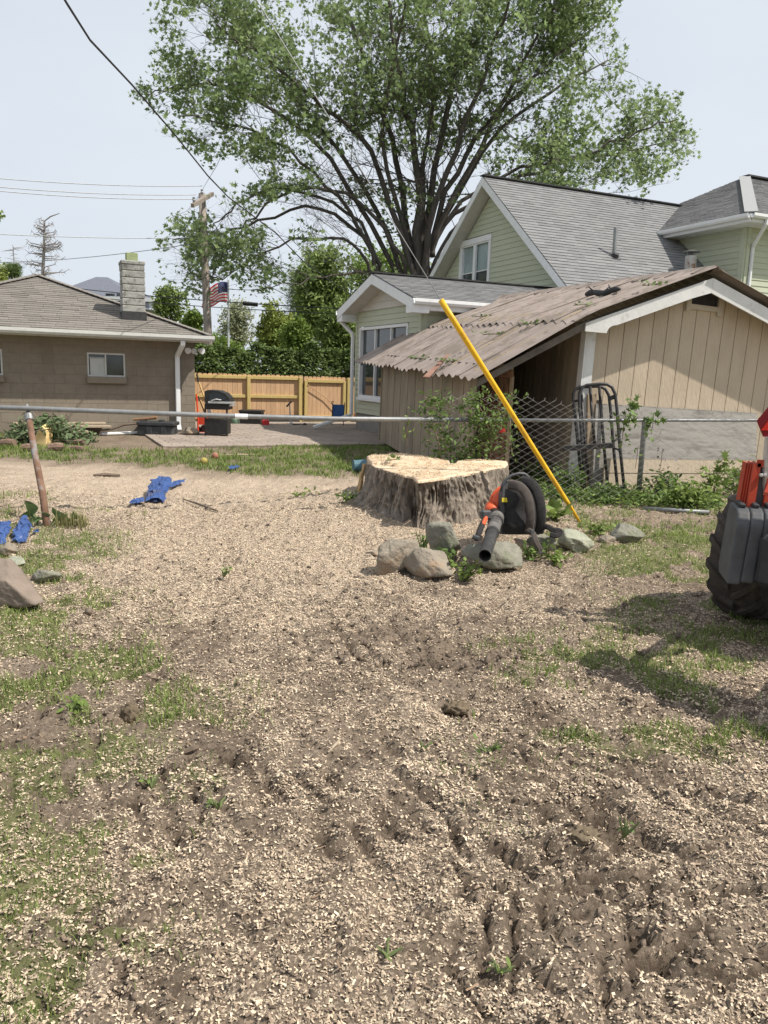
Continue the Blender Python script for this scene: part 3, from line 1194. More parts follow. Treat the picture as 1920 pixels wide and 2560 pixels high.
def lap_wall(root, p0, du, n, u0f, u1f, z0, z1, step, m_, holes=(), name='siding_board'):
    """clapboards: each course a wedge proud at its lower edge, clipped to u0f(z)..u1f(z) and round holes"""
    z = z0
    while z < z1 - 0.02:
        zt = min(z + step, z1)
        for (a_lo, a_hi) in [None] if False else segs_for(u0f, u1f, z, zt, holes):
            al, ah = a_lo
            bl, bh2 = a_hi
            base = np.asarray(p0) * v3(1, 1, 0)
            f = lambda u, zz, o: base + du * u + Z * zz + n * o
            jb = MB()
            jb.hexa([f(al, z, -0.005), f(bl, z, -0.005), f(bl, z, 0.022), f(al, z, 0.022),
                     f(ah, zt, -0.005), f(bh2, zt, -0.005), f(bh2, zt, 0.004), f(ah, zt, 0.004)])
            mk(name, jb, m_, root)
        z = zt


def segs_for(u0f, u1f, z, zt, holes):
    segs = [((u0f(z), u0f(zt)), (u1f(z), u1f(zt)))]
    for (ha, hb, hz0, hz1) in holes:
        if zt > hz0 + 0.01 and z < hz1 - 0.01:
            ns = []
            for (al, ah), (bl, bh2) in segs:
                if bl < ha or al > hb:
                    ns.append(((al, ah), (bl, bh2)))
                    continue
                if al < ha - 0.02:
                    ns.append(((al, min(ah, ha - 0.01)), (ha, ha)))
                if bl > hb + 0.02:
                    ns.append(((hb, hb), (bl, max(bh2, hb + 0.01))))
            segs = ns
    return [s for s in segs if s[1][0] - s[0][0] > 0.03]


def roof_slab(root, pts, m_, th=0.05, name='roof', courses=0.2, along=None):
    """sloping roof face (eave a, eave b, ridge b, ridge a) with a real step at every shingle course"""
    a, b2, c, d = [np.asarray(p, float) for p in pts]
    n = unit(np.cross(b2 - a, d - a))
    if n[2] < 0:
        n = -n
    L0 = max(np.linalg.norm(d - a), np.linalg.norm(c - b2))
    k = max(3, int(L0 / courses))
    mb = MB()
    rng_ = random.Random(3)
    for i in range(k):
        t0, t1 = i / k, min(1, (i + 1) / k + 0.08 / k)
        l0, r0 = a + (d - a) * t0, b2 + (c - b2) * t0
        l1, r1 = a + (d - a) * t1, b2 + (c - b2) * t1
        wdt = np.linalg.norm(r0 - l0)
        m_seg = max(1, int(wdt / 0.32))
        off = rng_.random() * 0.5
        us = [0] + [min(1, max(0, (j + off + rng_.uniform(-0.1, 0.1)) / m_seg)) for j in range(1, m_seg)] + [1]
        for j in range(len(us) - 1):
            u0, u1 = us[j], us[j + 1]
            if u1 - u0 < 1e-4:
                continue
            o = 0.016 + rng_.random() * 0.008
            q = [l0 + (r0 - l0) * u0, l0 + (r0 - l0) * u1, l1 + (r1 - l1) * u1, l1 + (r1 - l1) * u0]
            mb.add([q[0], q[1], q[0] + n * o, q[1] + n * o, q[2] + n * 0.003, q[3] + n * 0.003], [(0, 1, 3, 2), (2, 3, 4, 5)])
    ro = MB()
    ro.add([a, b2, c, d, a - n * th, b2 - n * th, c - n * th, d - n * th], [(0, 1, 2, 3), (7, 6, 5, 4), (0, 4, 5, 1), (1, 5, 6, 2), (2, 6, 7, 3), (3, 7, 4, 0)])
    r = mk(name, ro, m_shingle_g, root)
    mk('shingles', mb, m_, r, kind='stuff')
    return r


at = lambda p, z: np.asarray(p) * v3(1, 1, 0) + Z * z
# porch body
pw_top = pez - 0.05
cor_h = 0.5
fbm_ = MB()
fbm_.box(at((PL + PR) / 2 + A * mlen / 2 - A * 0.02, cor_h / 2), A * (mlen / 2 - 0.05), B * (wp / 2 - 0.03), Z * cor_h / 2)
mk('foundation', fbm_, m_found, house)
cb = MB()
cb.box(at((PL + PR) / 2 + A * mlen / 2, (cor_h + pw_top) / 2), A * (mlen / 2 - 0.14), B * (wp / 2 - 0.14), Z * (pw_top - cor_h) / 2)
mk('wall_core', cb, m_siding, house)
# front wall (u from PL towards PR)
dl = -B
wz1 = [wuv(904, 822, PL, dl, hs_n), wuv(1024, 805, PL, dl, hs_n), wuv(900, 993, PL, dl, hs_n)]
hole_p = (wz1[0][0] - 0.03, wz1[1][0], wz1[2][1], (wz1[0][1] + wz1[1][1]) / 2)
ap_u = wp / 2
rise = lambda z: max(0.0, (z - pw_top) / p_pitch)
lap_wall(house, PL, dl, hs_n, lambda z: 0.10, lambda z: wp - 0.10, cor_h, pw_top - 0.0, 0.125, m_siding, holes=[hole_p])
lap_wall(house, PL, dl, hs_n, lambda z: 0.0 + rise(z) - 0.1, lambda z: wp - rise(z) + 0.1, pw_top, p_apz - 0.35, 0.17, m_siding_w)
tr = MB()
tr.prism([at(PL + B * 0.1 + A * 0.01, pw_top), at(PR - B * 0.1 + A * 0.01, pw_top), at((PL + PR) / 2 + A * 0.01, p_apz - 0.12)], A * 0.05)
mk('gable_backing', tr, m_siding_w, house)
for q in (PL, PR):
    jb = MB()
    s = 1 if q is PL else -1
    jb.box(at(q - B * 0.05 * s, (cor_h + pw_top) / 2) - A * 0.002, A * 0.028, B * 0.052, Z * (pw_top - cor_h) / 2)
    if s < 0:
        jb.box(at(q + A * 0.075, (cor_h + pw_top) / 2) - B * 0.0, A * 0.05, B * 0.027, Z * (pw_top - cor_h) / 2)
    mk('corner_board', jb, m_siding, house)
lap_wall(house, PR, A, -B, lambda z: 0.13, lambda z: mlen + 0.4, cor_h, pw_top, 0.16, m_siding)
build_window(house, PL, dl, hs_n, hole_p[0], hole_p[1], hole_p[2], hole_p[3], sill=True, mull=(0.33, 0.66), rails=(0.52,), fw=0.07, proud=0.045)
# porch roof: two slopes
e_r2, e_l2, a2 = e_r + A * (mlen + 1.0), e_l + A * (mlen + 1.0), p_ap + A * (mlen + 0.5)
roof_slab(house, [at(e_r, pez), at(e_r2, pez), at(a2, p_apz), at(p_ap, p_apz)], m_shingle_g, courses=0.15)
roof_slab(house, [at(e_l2, pez), at(e_l, pez), at(p_ap, p_apz), at(a2, p_apz)], m_shingle_g, courses=0.15)
rc = MB()
rc.beam(at(p_ap - A * 0.02, p_apz + 0.03), at(a2, p_apz + 0.03), 0.22, 0.03)
mk('ridge_cap', rc, m_dark, house)


def rake(root, a, b2, h=0.24, th=0.03, ret=0.0):
    jb = MB()
    jb.prism([a + Z * -0.02, b2 + Z * -0.02, b2 - Z * h, a - Z * h], A * th)
    return mk('fascia', jb, m_white, root)


rake(house, at(p_ap - A * 0.012, p_apz), at(e_r - A * 0.012, pez))
rake(house, at(e_l - A * 0.012, pez), at(p_ap - A * 0.012, p_apz))
sf = MB()
for e in (e_r, e_l):
    a, b2 = at(p_ap, p_apz - 0.22), at(e, pez - 0.22)
    sf.prism([a + A * 0.02, b2 + A * 0.02, b2 + A * (fo + 0.02), a + A * (fo + 0.02)], -Z * 0.012)
mk('soffit', sf, m_soffit, house)
for e, s in ((e_r, 1), (e_l, -1)):
    mk('eave_box', MB().box(at(e + B * 0.17 * s + A * 0.2, pez - 0.19), A * 0.2, B * 0.18, Z * 0.115), m_white, house)
gb = MB()
for e, e2, s in ((e_r, e_r2, -1), (e_l, e_l2, 1)):
    gb.prism([at(e, pez) + B * s * (a * 1.0 + 0.004) + Z * (b2 - 0.01) for a, b2 in prof], e2 - e)
    gb.box(at((e + e2) / 2 - B * s * 0.2, pez - 0.235), A * (mlen / 2 + 0.4), B * 0.19, Z * 0.01)
    gb.box(at((e + e2) / 2 - B * s * 0.012, pez - 0.16), A * (mlen / 2 + 0.45), B * 0.012, Z * 0.075)
mk('gutter', gb, m_siding if False else m_white, house)
db = MB()
ds = PL + B * 0.12 - A * 0.06
pts_ = [at(e_l + A * 0.12 + B * 0.06, pez - 0.12), at(e_l + A * 0.12 + B * 0.06, pez - 0.28), at(ds, pez - 0.62), at(ds, 0.42), at(ds, 0.40) - A * 1.15 - B * 0.25 - Z * 0.30]
for i in range(4):
    d_ = unit(pts_[i + 1] - pts_[i])
    db.beam(pts_[i], pts_[i + 1] + d_ * 0.02, 0.085, 0.085, bev=0.015, up=A if abs(d_[2]) > 0.5 else Z)
mk('downspout', db, m_white, house)

# main gable block
gmk = lambda k: at(Q(k), 0)
u_of = lambda k: -k        # along -B from M0
gw_bot = p_apz - 0.9
inset = 0.3
ml = lambda z: -(k_ap + (m_apz - 0.32 - z) / m_pitch) + 0.0
mr_ = lambda z: -(k_ap - (m_apz - 0.32 - z) / m_pitch) - 0.0
gwa = wuv(1154, 607, M0, -B, hs_n)
gwb = wuv(1231, 587, M0, -B, hs_n)
gw0 = wuv(1151, 706, M0, -B, hs_n)
hole_m = (gwa[0], gwb[0], gw0[1] - 0.25, (gwa[1] + gwb[1]) / 2)
lap_wall(house, M0, -B, hs_n, ml, mr_, gw_bot, m_apz - 0.4, 0.15, m_siding, holes=[hole_m])
mcore = MB()
ctr = k_ap
mcore.prism([at(Q(k_ap - m_half + 0.4, -0.05), m_ez - 0.2), at(Q(k_ap + m_half - 0.4, -0.05), m_ez - 0.2), at(Q(k_ap, -0.05), m_apz - 0.3)], A * 0.12)
mcore.box(at(Q(k_ap, -0.05) + A * 4.0, (m_ez - 0.2) / 2), A * 3.95, B * (m_half - 0.45), Z * (m_ez - 0.2) / 2)
mk('main_wall', mcore, m_siding, house)
wsh = build_window(house, M0, -B, hs_n, hole_m[0] + 0.10, hole_m[1] - 0.10, hole_m[2], hole_m[3] - 0.14, mull=(0.5,), rails=(0.36,), fw=0.05, proud=0.035, mats={(0, 1): m_blind, (1, 1): m_blind})
cas = MB()
base_m = M0 * v3(1, 1, 0)
fpt = lambda u, z, o=0.0: base_m - B * u + Z * z + hs_n * o
for u_ in (hole_m[0] + 0.05, hole_m[1] - 0.05):
    cas.box(fpt(u_, (hole_m[2] + hole_m[3]) / 2, 0.02), B * 0.055, A * 0.035, Z * (hole_m[3] - hole_m[2]) / 2)
cas.box(fpt((hole_m[0] + hole_m[1]) / 2, hole_m[3] - 0.06, 0.025), B * ((hole_m[1] - hole_m[0]) / 2 + 0.03), A * 0.04, Z * 0.085)
cas.box(fpt((hole_m[0] + hole_m[1]) / 2, (hole_m[2] + hole_m[3]) / 2 - 0.09, 0.018), B * 0.07, A * 0.034, Z * ((hole_m[3] - hole_m[2]) / 2 - 0.1))
mk('casing', cas, m_white, wsh)
RE = Q(k_ap) + A * ridge_end
me_r, me_l = Q(k_ap - m_half, mo), Q(k_ap + m_half, mo)
mr_roof = roof_slab(house, [at(me_r, m_ez), at(me_r + A * (ridge_end + 4), m_ez), at(Q(k_ap, mo) + A * (ridge_end + 3), m_apz), at(Q(k_ap, mo), m_apz)], m_shingle_g, courses=0.155)
roof_slab(house, [at(me_l + A * (ridge_end + 4), m_ez), at(me_l, m_ez), at(Q(k_ap, mo), m_apz), at(Q(k_ap, mo) + A * (ridge_end + 3), m_apz)], m_shingle_g, courses=0.4)
rake(house, at(Q(k_ap, mo + 0.012), m_apz), at(me_r - A * 0.012, m_ez), h=0.26)
rake(house, at(me_l - A * 0.012, m_ez), at(Q(k_ap, mo + 0.012), m_apz), h=0.26)
sf = MB()
for e in (me_r, me_l):
    a, b2 = at(Q(k_ap, mo - 0.02), m_apz - 0.24), at(e + A * 0.02, m_ez - 0.24)
    sf.prism([a, b2, b2 + A * mo, a + A * mo], -Z * 0.012)
mk('soffit', sf, m_soffit, house)
rc = MB()
rc.beam(at(Q(k_ap, mo + 0.02), m_apz + 0.03), at(RE + A * 0.5, m_apz + 0.03), 0.22, 0.035)
mk('ridge_cap', rc, m_dark, house)
# two-storey wing with hipped roof
mn = unit(np.cross(A, at(Q(k_ap), m_apz) - at(Q(k_ap - m_half), m_ez)))
E1 = hit(1645, 580, at(Q(k_ap), m_apz), mn)
wt = tpx(1878, E1, -B)
E2 = E1 - B * wt
wez = E1[2]
hipd = unit(A + B)
th_ = tpx(1843, E2, hipd)
hap = E2 + hipd * th_
hapz = zat(443, hap)
half_w = th_ / math.sqrt(2)
E3 = E2 + B * 2 * half_w
E2r = E2 + A * 9
hend = hap + A * 6
roof_slab(house, [at(E3, wez), at(E2, wez), at(hap, hapz), at(hap - B * 0.01, hapz)], m_shingle_g, courses=0.16)
roof_slab(house, [at(E2, wez), at(E2r, wez), at(hend, hapz), at(hap, hapz)], m_shingle_g, courses=0.16)
roof_slab(house, [at(E3 + A * 9, wez), at(E3, wez), at(hap, hapz), at(hend, hapz)], m_shingle_g, courses=0.5)
hb = MB()
hb.beam(at(E2, wez + 0.03), at(hap, hapz + 0.03), 0.34, 0.02)
mk('hip_cap', hb, mat('hip_cap_grey', (0.27, 0.275, 0.28), (0.33, 0.335, 0.34), scale=25, rough=0.95), house)
hb = MB()
hb.beam(at(hap, hapz + 0.04), at(hend, hapz + 0.04), 0.34, 0.05)
mk('ridge_vent', hb, m_dark, house)
wo_ = 0.6
WCx = E2 + A * wo_ + B * wo_
wcore = MB()
wcore.box(at(WCx + A * 3.5 + B * (half_w - wo_), (wez - 0.25) / 2), A * 3.42, B * (half_w - wo_ - 0.08), Z * (wez - 0.25) / 2)
mk('wing_wall', wcore, m_siding, house)
lap_wall(house, WCx, B, -A, lambda z: 0.16, lambda z: 2 * half_w - 2 * wo_, 3.2, wez - 0.22, 0.16, m_siding)
lap_wall(house, WCx, A, -B, lambda z: 0.16, lambda z: 5.0, 2.6, wez - 0.22, 0.16, m_siding)
jb = MB()
jb.box(at(WCx + B * 0.085 - A * 0.004, (2.0 + wez) / 2 - 0.2), A * 0.028, B * 0.085, Z * (wez - 2.0) / 2)
jb.box(at(WCx + A * 0.085 - B * 0.004, (2.0 + wez) / 2 - 0.2), A * 0.057, B * 0.028, Z * (wez - 2.0) / 2)
mk('corner_board', jb, m_siding, house)
gb = MB()
gb.prism([at(E2, wez) - A * (a + 0.004) + Z * (b2 - 0.01) for a, b2 in prof], B * (wt + 0.5) * 1.0)
gb.prism([at(E2, wez) - B * (a + 0.004) + Z * (b2 - 0.01) for a, b2 in prof], A * 8.5)
gb.box(at(E2 + A * (wo_ / 2 + 0.01) + B * half_w, wez - 0.21), A * wo_ / 2, B * half_w, Z * 0.012)
gb.box(at(E2 + A * 4.6 + B * (wo_ / 2), wez - 0.21), A * 4.0, B * wo_ / 2, Z * 0.013)
gb.box(at(E2 + A * 0.012 + B * half_w, wez - 0.12), A * 0.012, B * half_w, Z * 0.085)
gb.box(at(E2 + A * 4.4 + B * 0.012, wez - 0.12), A * 4.35, B * 0.012, Z * 0.085)
mk('gutter', gb, m_white, house)
db = MB()
q = [at(E2 + A * 0.55 - B * 0.06, wez - 0.1), at(E2 + A * 0.55 - B * 0.05, wez - 0.25), at(WCx + A * 0.22 - B * 0.06, wez - 0.75), at(WCx + A * 0.22 - B * 0.06, 1.2)]
for i in range(3):
    d_ = unit(q[i + 1] - q[i])
    db.beam(q[i], q[i + 1] + d_ * 0.03, 0.085, 0.085, bev=0.015, up=A if abs(d_[2]) > 0.5 else Z)
mk('downspout', db, m_white, house)
# vent pipe and flue on the main roof
vb = hit(1535, 642, at(Q(k_ap), m_apz), mn)
vt = zat(570, vb)
jb = MB()
jb.tube([vb - Z * 0.1, at(vb, vt) - A * 0.02], 0.055, 10)
vp = mk('vent_pipe', jb, m_steel_d, house)
jb = MB()
jb.lathe(vb - Z * 0.05, mn, [(0.03, 0.2), (0.05, 0.2), (0.06, 0.1), (0.16, 0.075)], 12)
mk('boot', jb, m_dark, vp)
fbp = hit(1722, 700, at(Q(k_ap), m_apz), mn)
ftz = zat(640, fbp)
jb = MB()
jb.tube([fbp - Z * 0.3, at(fbp, ftz)], 0.16, 14)
fl_ = mk('flue_pipe', jb, mat('old_flue', (0.35, 0.35, 0.34), (0.5, 0.5, 0.48), scale=6, rough=0.5, metal=0.4, c3=(0.2, 0.1, 0.06), s3=3), house)
jb = MB()
for k in range(4):
    a_ = k * 1.57 + 0.4
    o_ = v3(math.cos(a_), math.sin(a_), 0) * 0.14
    jb.beam(at(fbp, ftz) + o_, at(fbp, ftz + 0.1) + o_, 0.03, 0.01)
jb.lathe(at(fbp, ftz + 0.1), Z, [(0, 0.23), (0.02, 0.24), (0.05, 0.1), (0.06, 0.02)], 14)
mk('cap', jb, m_steel_d, fl_)

# ------------------------------------------------------------------ the old shed: leans a little, built in its own frame
_r1, _u1, _f1 = cam_axes(math.radians(12.19), math.radians(2.68))
RS = np.array([cR, cU, cF]).T @ np.array([_r1, _u1, _f1])     # how far the shed is out of plumb
_b = math.radians(13.45)
RSH = RS @ np.array([[math.cos(_b), -math.sin(_b), 0], [math.sin(_b), math.cos(_b), 0], [0, 0, 1]])
SO = G(1431, 1222)
sx, sy, sz = RSH[:, 0], RSH[:, 1], RSH[:, 2]
toL = lambda p: RSH.T @ (np.asarray(p) - SO)
toW = lambda p: SO + RSH @ np.asarray(p, float)
shed = thing('shed', 'old tan board shed with white bargeboards and a sagging brown corrugated lean-to roof', 'shed', SO)
shed.rotation_mode = 'QUATERNION'
shed.rotation_quaternion = Matrix(RSH.tolist()).to_quaternion()
hl = lambda px, py, y=None, x=None: toL(hit(px, py, toW((0, y, 0)), sy)) if y is not None else toL(hit(px, py, toW((x, 0, 0)), sx))
so = 0.30                                         # gable overhang
Pa = hl(1785, 684, y=-so)                         # apex of the roof
Pm = hl(1463, 797, y=-so)                         # where the bargeboard ends and the lean-to begins
Pb = hl(1176, 957, y=-so)                         # low corner of the lean-to roof
# eave and ridge lengths
Lr = 5.6
le_pt = toL(hit(887, 908, toW(Pb), unit(np.cross(sy, np.cross(ray(1000, 930), sy)))))
Le = float(le_pt[1])
Lr = max(4.0, min(7.5, Le + so))
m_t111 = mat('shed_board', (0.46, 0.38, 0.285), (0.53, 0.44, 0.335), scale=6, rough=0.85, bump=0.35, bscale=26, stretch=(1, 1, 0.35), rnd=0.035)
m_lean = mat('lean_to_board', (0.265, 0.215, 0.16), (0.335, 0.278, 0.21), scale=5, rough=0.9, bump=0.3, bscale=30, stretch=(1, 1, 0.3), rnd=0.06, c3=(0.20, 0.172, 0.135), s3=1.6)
m_groove = mat('groove_dark', (0.05, 0.04, 0.03), (0.07, 0.055, 0.04), scale=10)
m_corr = mat('corrugated_brown', (0.235, 0.19, 0.165), (0.31, 0.258, 0.228), scale=3.2, rough=0.62, rnd=0.05, c3=(0.19, 0.155, 0.128), s3=2.2, t3=(0.5, 0.6), bump=0.1, bscale=30)
m_flake = mat('bare_patch', (0.42, 0.33, 0.19), (0.52, 0.43, 0.29), scale=9, rough=0.7)
m_shed_white = mat('shed_white', (0.62, 0.62, 0.61), (0.72, 0.72, 0.71), scale=5, rough=0.6, c3=(0.45, 0.43, 0.40), s3=4, t3=(0.58, 0.75), bump=0.15)
xa, za = Pa[0], Pa[2]
sl_p = (za - Pm[2]) / (xa - Pm[0])                # pitch of the main roof
roof_z = lambda x: za - abs(x - xa) * sl_p
SW = 2 * xa                                       # width of the gable wall
m_vent_f = mat('vent_frame', (0.46, 0.40, 0.32), (0.52, 0.46, 0.37), scale=6, rough=0.7)
# gable wall of grooved boards
bwid = xa / 8.15 * 1.0
g1 = hl(1629, 850, y=0)[0]
g2 = hl(1733.5, 850, y=0)[0]
bwid = (g2 - g1) / 3
g0 = g1 % bwid
bk = MB()
bk.prism([(0, 0.03, -0.1), (SW, 0.03, -0.1), (SW, 0.03, roof_z(SW) - 0.1), (xa, 0.03, za - 0.1), (0, 0.03, roof_z(0) - 0.1)], v3(0, 0.08, 0))
wall = mk('gable_wall', bk, m_groove, shed, local=True)
x = g0 - bwid
VX0, VX1 = hl(1712, 765, y=0)[0], hl(1800, 770, y=0)[0]
VZ = hl(1755, 770, y=0)[2]
while x < SW:
    a0, a1 = max(0, x + 0.005), min(SW, x + bwid - 0.005)
    if a1 - a0 > 0.03:
        top = lambda q: roof_z(q) - 0.1
        poly = [(a0, 0, -0.1), (a1, 0, -0.1), (a1, 0, top(a1))] + ([(xa, 0, top(xa))] if a0 < xa < a1 else []) + [(a0, 0, top(a0))]
        mb = MB().prism([np.array(p) for p in poly], v3(0, 0.028, 0))
        mk('board', mb, m_t111, wall, local=True)
    x += bwid
# side wall in the lean-to
x = 0.0
swb = MB().box((0.05, 2.5, (roof_z(0) - 0.2) / 2), v3(0.04, 0, 0), v3(0, 2.45, 0), v3(0, 0, (roof_z(0) - 0.1) / 2))
side = mk('side_wall', swb, m_groove, shed, local=True)
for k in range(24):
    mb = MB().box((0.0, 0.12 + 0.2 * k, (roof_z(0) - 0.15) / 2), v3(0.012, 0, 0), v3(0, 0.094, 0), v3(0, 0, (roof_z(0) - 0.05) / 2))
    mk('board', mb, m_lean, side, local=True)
# corner boards
mb = MB().box((0.045, -0.028, roof_z(0) / 2 - 0.1), v3(0.065, 0, 0), v3(0, 0.014, 0), v3(0, 0, roof_z(0) / 2 + 0.02))
mb.box((-0.036, 0.03, roof_z(0) / 2 - 0.1), v3(0.014, 0, 0), v3(0, 0.072, 0), v3(0, 0, roof_z(0) / 2 + 0.02))
mk('corner_board', mb, m_shed_white, shed, local=True)
# bargeboards with the curved heel
fh = 0.185
fx0 = Pm[0] + 0.02
heel = hl(1517, 833, y=-so)
poly = [np.array((fx0, -so, roof_z(fx0) - 0.06)), np.array((xa, -so, za - 0.06)), np.array((xa, -so, za - 0.06 - fh * 1.08))]
xs_ = np.linspace(xa, heel[0] + 0.14, 6)[1:]
poly += [np.array((q, -so, roof_z(q) - 0.06 - fh * 0.98)) for q in xs_]
zc = roof_z(heel[0] + 0.14) - 0.06 - fh * 0.98
for t in np.linspace(0, 1, 7)[1:]:
    a = t * math.pi / 2
    poly.append(np.array((heel[0] + 0.14 - 0.14 * math.sin(a) , -so, zc - (zc - heel[2]) * (1 - math.cos(a)))))
poly.append(np.array((fx0, -so, heel[2] + 0.01)))
mb = MB().prism(poly, v3(0, 0.03, 0))
mk('bargeboard', mb, m_shed_white, shed, local=True)
xr = SW + 0.5
mb = MB().prism([(xa + 0.003, -so, za - 0.06), (xr, -so, roof_z(xr) - 0.06), (xr, -so, roof_z(xr) - 0.06 - fh), (xa + 0.003, -so, za - 0.06 - fh * 1.08)], v3(0, 0.03, 0))
mk('bargeboard', mb, m_shed_white, shed, local=True)
mb = MB()
for s in (-1, 1):
    xe = fx0 if s < 0 else xr
    mb.prism([(xa, -so + 0.035, za - 0.075), (xe, -so + 0.035, roof_z(xe) - 0.075), (xe, 0.02, roof_z(xe) - 0.075), (xa, 0.02, za - 0.075)], v3(0, 0, -0.012))
mk('soffit', mb, mat('soffit_dull', (0.36, 0.34, 0.30), (0.45, 0.43, 0.39), scale=5), shed, local=True)
# vent
mb = MB()
vz0 = VZ
tri = [(VX0 + 0.08, -0.004, vz0 + 0.03), (VX1 - 0.05, -0.004, vz0 + 0.03), (VX1 - 0.05, -0.004, roof_z(VX1) - 0.12), (xa, -0.004, za - 0.12), (VX0 + 0.08, -0.004, roof_z(VX0) - 0.12)]
mb.prism(tri, v3(0, 0.02, 0))
vn = mk('vent', mb, m_dark, shed, local=True)
mb = MB()
mb.box(((VX0 + VX1) / 2 + 0.01, -0.02, vz0), v3((VX1 - VX0) / 2, 0, -0.015), v3(0, 0.02, 0), v3(0, 0, 0.035))
mb.box((VX0 + 0.04, -0.02, vz0 + 0.08), v3(0.035, 0, 0), v3(0, 0.024, 0), v3(0, 0, 0.13))
mb.box((VX1 - 0.02, -0.02, vz0 + 0.04), v3(0.035, 0, 0), v3(0, 0.024, 0), v3(0, 0, 0.14))
mk('vent_frame', mb, m_vent_f, vn, local=True)


# corrugated roof sheets
CP = (Le + so) / 26.0
print('shed', Pa, Pm, Pb, Le, CP)
def sheet(y0, y1, pts, thick=0.006, pitch=CP, amp=0.026, sag=0.0, seed=0):
    """corrugations run down the slope; pts = [(x,z,offset)] down the slope, waves along y"""
    n = max(8, int((y1 - y0) / pitch * 8))
    ys = np.linspace(y0, y1, n + 1)
    mb = MB()
    r_ = random.Random(seed)
    rows = []
    for (x_, z_, o_) in pts:
        row = []
        for q in ys:
            w_ = amp * math.cos(2 * math.pi * q / pitch) + o_ + 0.012 * math.sin(q * 1.7 + x_ + seed)
            row.append((x_ - 0.35 * w_ * 0, q, z_ + w_))
        rows.append(row)
    vs = [p for row in rows for p in row]
    m_ = len(ys)
    k = len(vs)
    vs2 = vs + [(p[0], p[1], p[2] - thick) for p in vs]
    fs = []
    for i in range(len(rows) - 1):
        for j in range(m_ - 1):
            a, b2, c, d = i * m_ + j, i * m_ + j + 1, (i + 1) * m_ + j + 1, (i + 1) * m_ + j
            fs += [(a, b2, c, d), (k + d, k + c, k + b2, k + a)]
    for j in range(m_ - 1):
        a, b2 = (len(rows) - 1) * m_ + j, (len(rows) - 1) * m_ + j + 1
        fs += [(a, b2, k + b2, k + a), (j + 1, j, k + j, k + j + 1)]
    for i in range(len(rows) - 1):
        a, b2 = i * m_, (i + 1) * m_
        fs += [(a, b2, k + b2, k + a)]
        a, b2 = i * m_ + m_ - 1, (i + 1) * m_ + m_ - 1
        fs += [(b2, a, k + a, k + b2)]
    mb.add(vs2, fs)
    return mb


lap = hl(1414, 806, y=-so + 0.2)
# the roof line from apex down to the low corner
path = lambda t: None
xm, zm = Pm[0], Pm[2]
xb, zb = Pb[0], Pb[2]
lx = max(min(lap[0], xm - 0.1), xb + 0.6)


def rz(x_):
    if x_ >= xm:
        return za - (xa - x_) * sl_p
    return zm + (x_ - xm) * (zm - zb) / (xm - xb)


ylo, yhi = -so - 0.03, Le
shw = 0.66
k_ = int(math.ceil((yhi - ylo) / shw))
shw = (yhi - ylo) / k_
for i in range(k_):
    y0 = ylo + i * shw
    up = [(q, rz(q) + 0.03, 0.035 + 0.004 * (i % 2)) for q in np.linspace(xa - 0.01, lx, 7)]
    mk('roof_sheet', sheet(y0 - 0.04, y0 + shw + 0.04, up, seed=i), m_corr, shed, local=True, smooth=False)
    ex = random.uniform(-0.03, 0.03)
    dn = [(q, rz(q) + 0.03, 0.012 + 0.004 * (i % 2)) for q in np.linspace(lx + 0.22, xb + ex, 7)]
    mk('roof_sheet', sheet(y0 - 0.04, y0 + shw + 0.04, dn, seed=20 + i), m_corr, shed, local=True)
    rt = [(q, za - (q - xa) * sl_p + 0.03, 0.03 + 0.004 * (i % 2)) for q in np.linspace(xa + 0.01, xr, 4)]
    mk('roof_sheet', sheet(y0 - 0.04, y0 + shw + 0.04, rt, seed=40 + i), m_corr, shed, local=True)
mb = MB()
nn = 40
for j in range(nn):
    y0 = ylo + (yhi - ylo) * j / nn
    y1 = ylo + (yhi - ylo) * (j + 1.1) / nn
    b_ = 0.012 * math.sin(j * 1.9)
    for s in (-1, 1):
        mb.add([(xa, y0, za + 0.115), (xa, y1, za + 0.11), (xa + s * (0.2 + b_), y1, za - 0.2 * sl_p + 0.075), (xa + s * (0.2 + b_), y0, za - 0.2 * sl_p + 0.085),
                (xa, y0, za + 0.105), (xa, y1, za + 0.10), (xa + s * (0.2 + b_), y1, za - 0.2 * sl_p + 0.065), (xa + s * (0.2 + b_), y0, za - 0.2 * sl_p + 0.075)],
               [(0, 1, 2, 3), (7, 6, 5, 4), (0, 3, 7, 4), (2, 3, 7, 6)])
mk('ridge_cap', mb, m_corr, shed, local=True)
# lost paint on the ribs
mb = MB()
for k in range(190):
    if k < 150:
        x0, x1, w_ = xb + 0.15, lx + 0.05, 1
        yy = ylo + 0.15 + abs(random.gauss(0, 0.9))
    else:
        x0, x1 = lx, xm
        yy = random.uniform(ylo + 0.2, yhi - 0.6)
    rib = round(yy / CP) * CP
    if rib > yhi - 0.1 or rib < ylo + 0.1:
        continue
    xx = random.uniform(x0, x1)
    ln_ = random.uniform(0.03, 0.22)
    wd_ = random.uniform(0.004, 0.012)
    o_ = 0.030 + (0.012 if xx < lx else 0.036) + 0.0265
    zf = lambda q: rz(q) + o_ + 0.012 * math.sin(rib * 1.7 + q) * 0 + 0.006
    mb.add([(xx, rib - wd_, zf(xx)), (xx, rib + wd_, zf(xx)), (xx + ln_, rib + wd_ * 0.7, zf(xx + ln_)), (xx + ln_, rib - wd_ * 0.7, zf(xx + ln_)),
            (xx, rib - wd_, zf(xx) - 0.012), (xx, rib + wd_, zf(xx) - 0.012), (xx + ln_, rib + wd_ * 0.7, zf(xx + ln_) - 0.012), (xx + ln_, rib - wd_ * 0.7, zf(xx + ln_) - 0.012)],
           [(0, 3, 2, 1), (0, 1, 5, 4), (1, 2, 6, 5), (2, 3, 7, 6), (3, 0, 4, 7)])
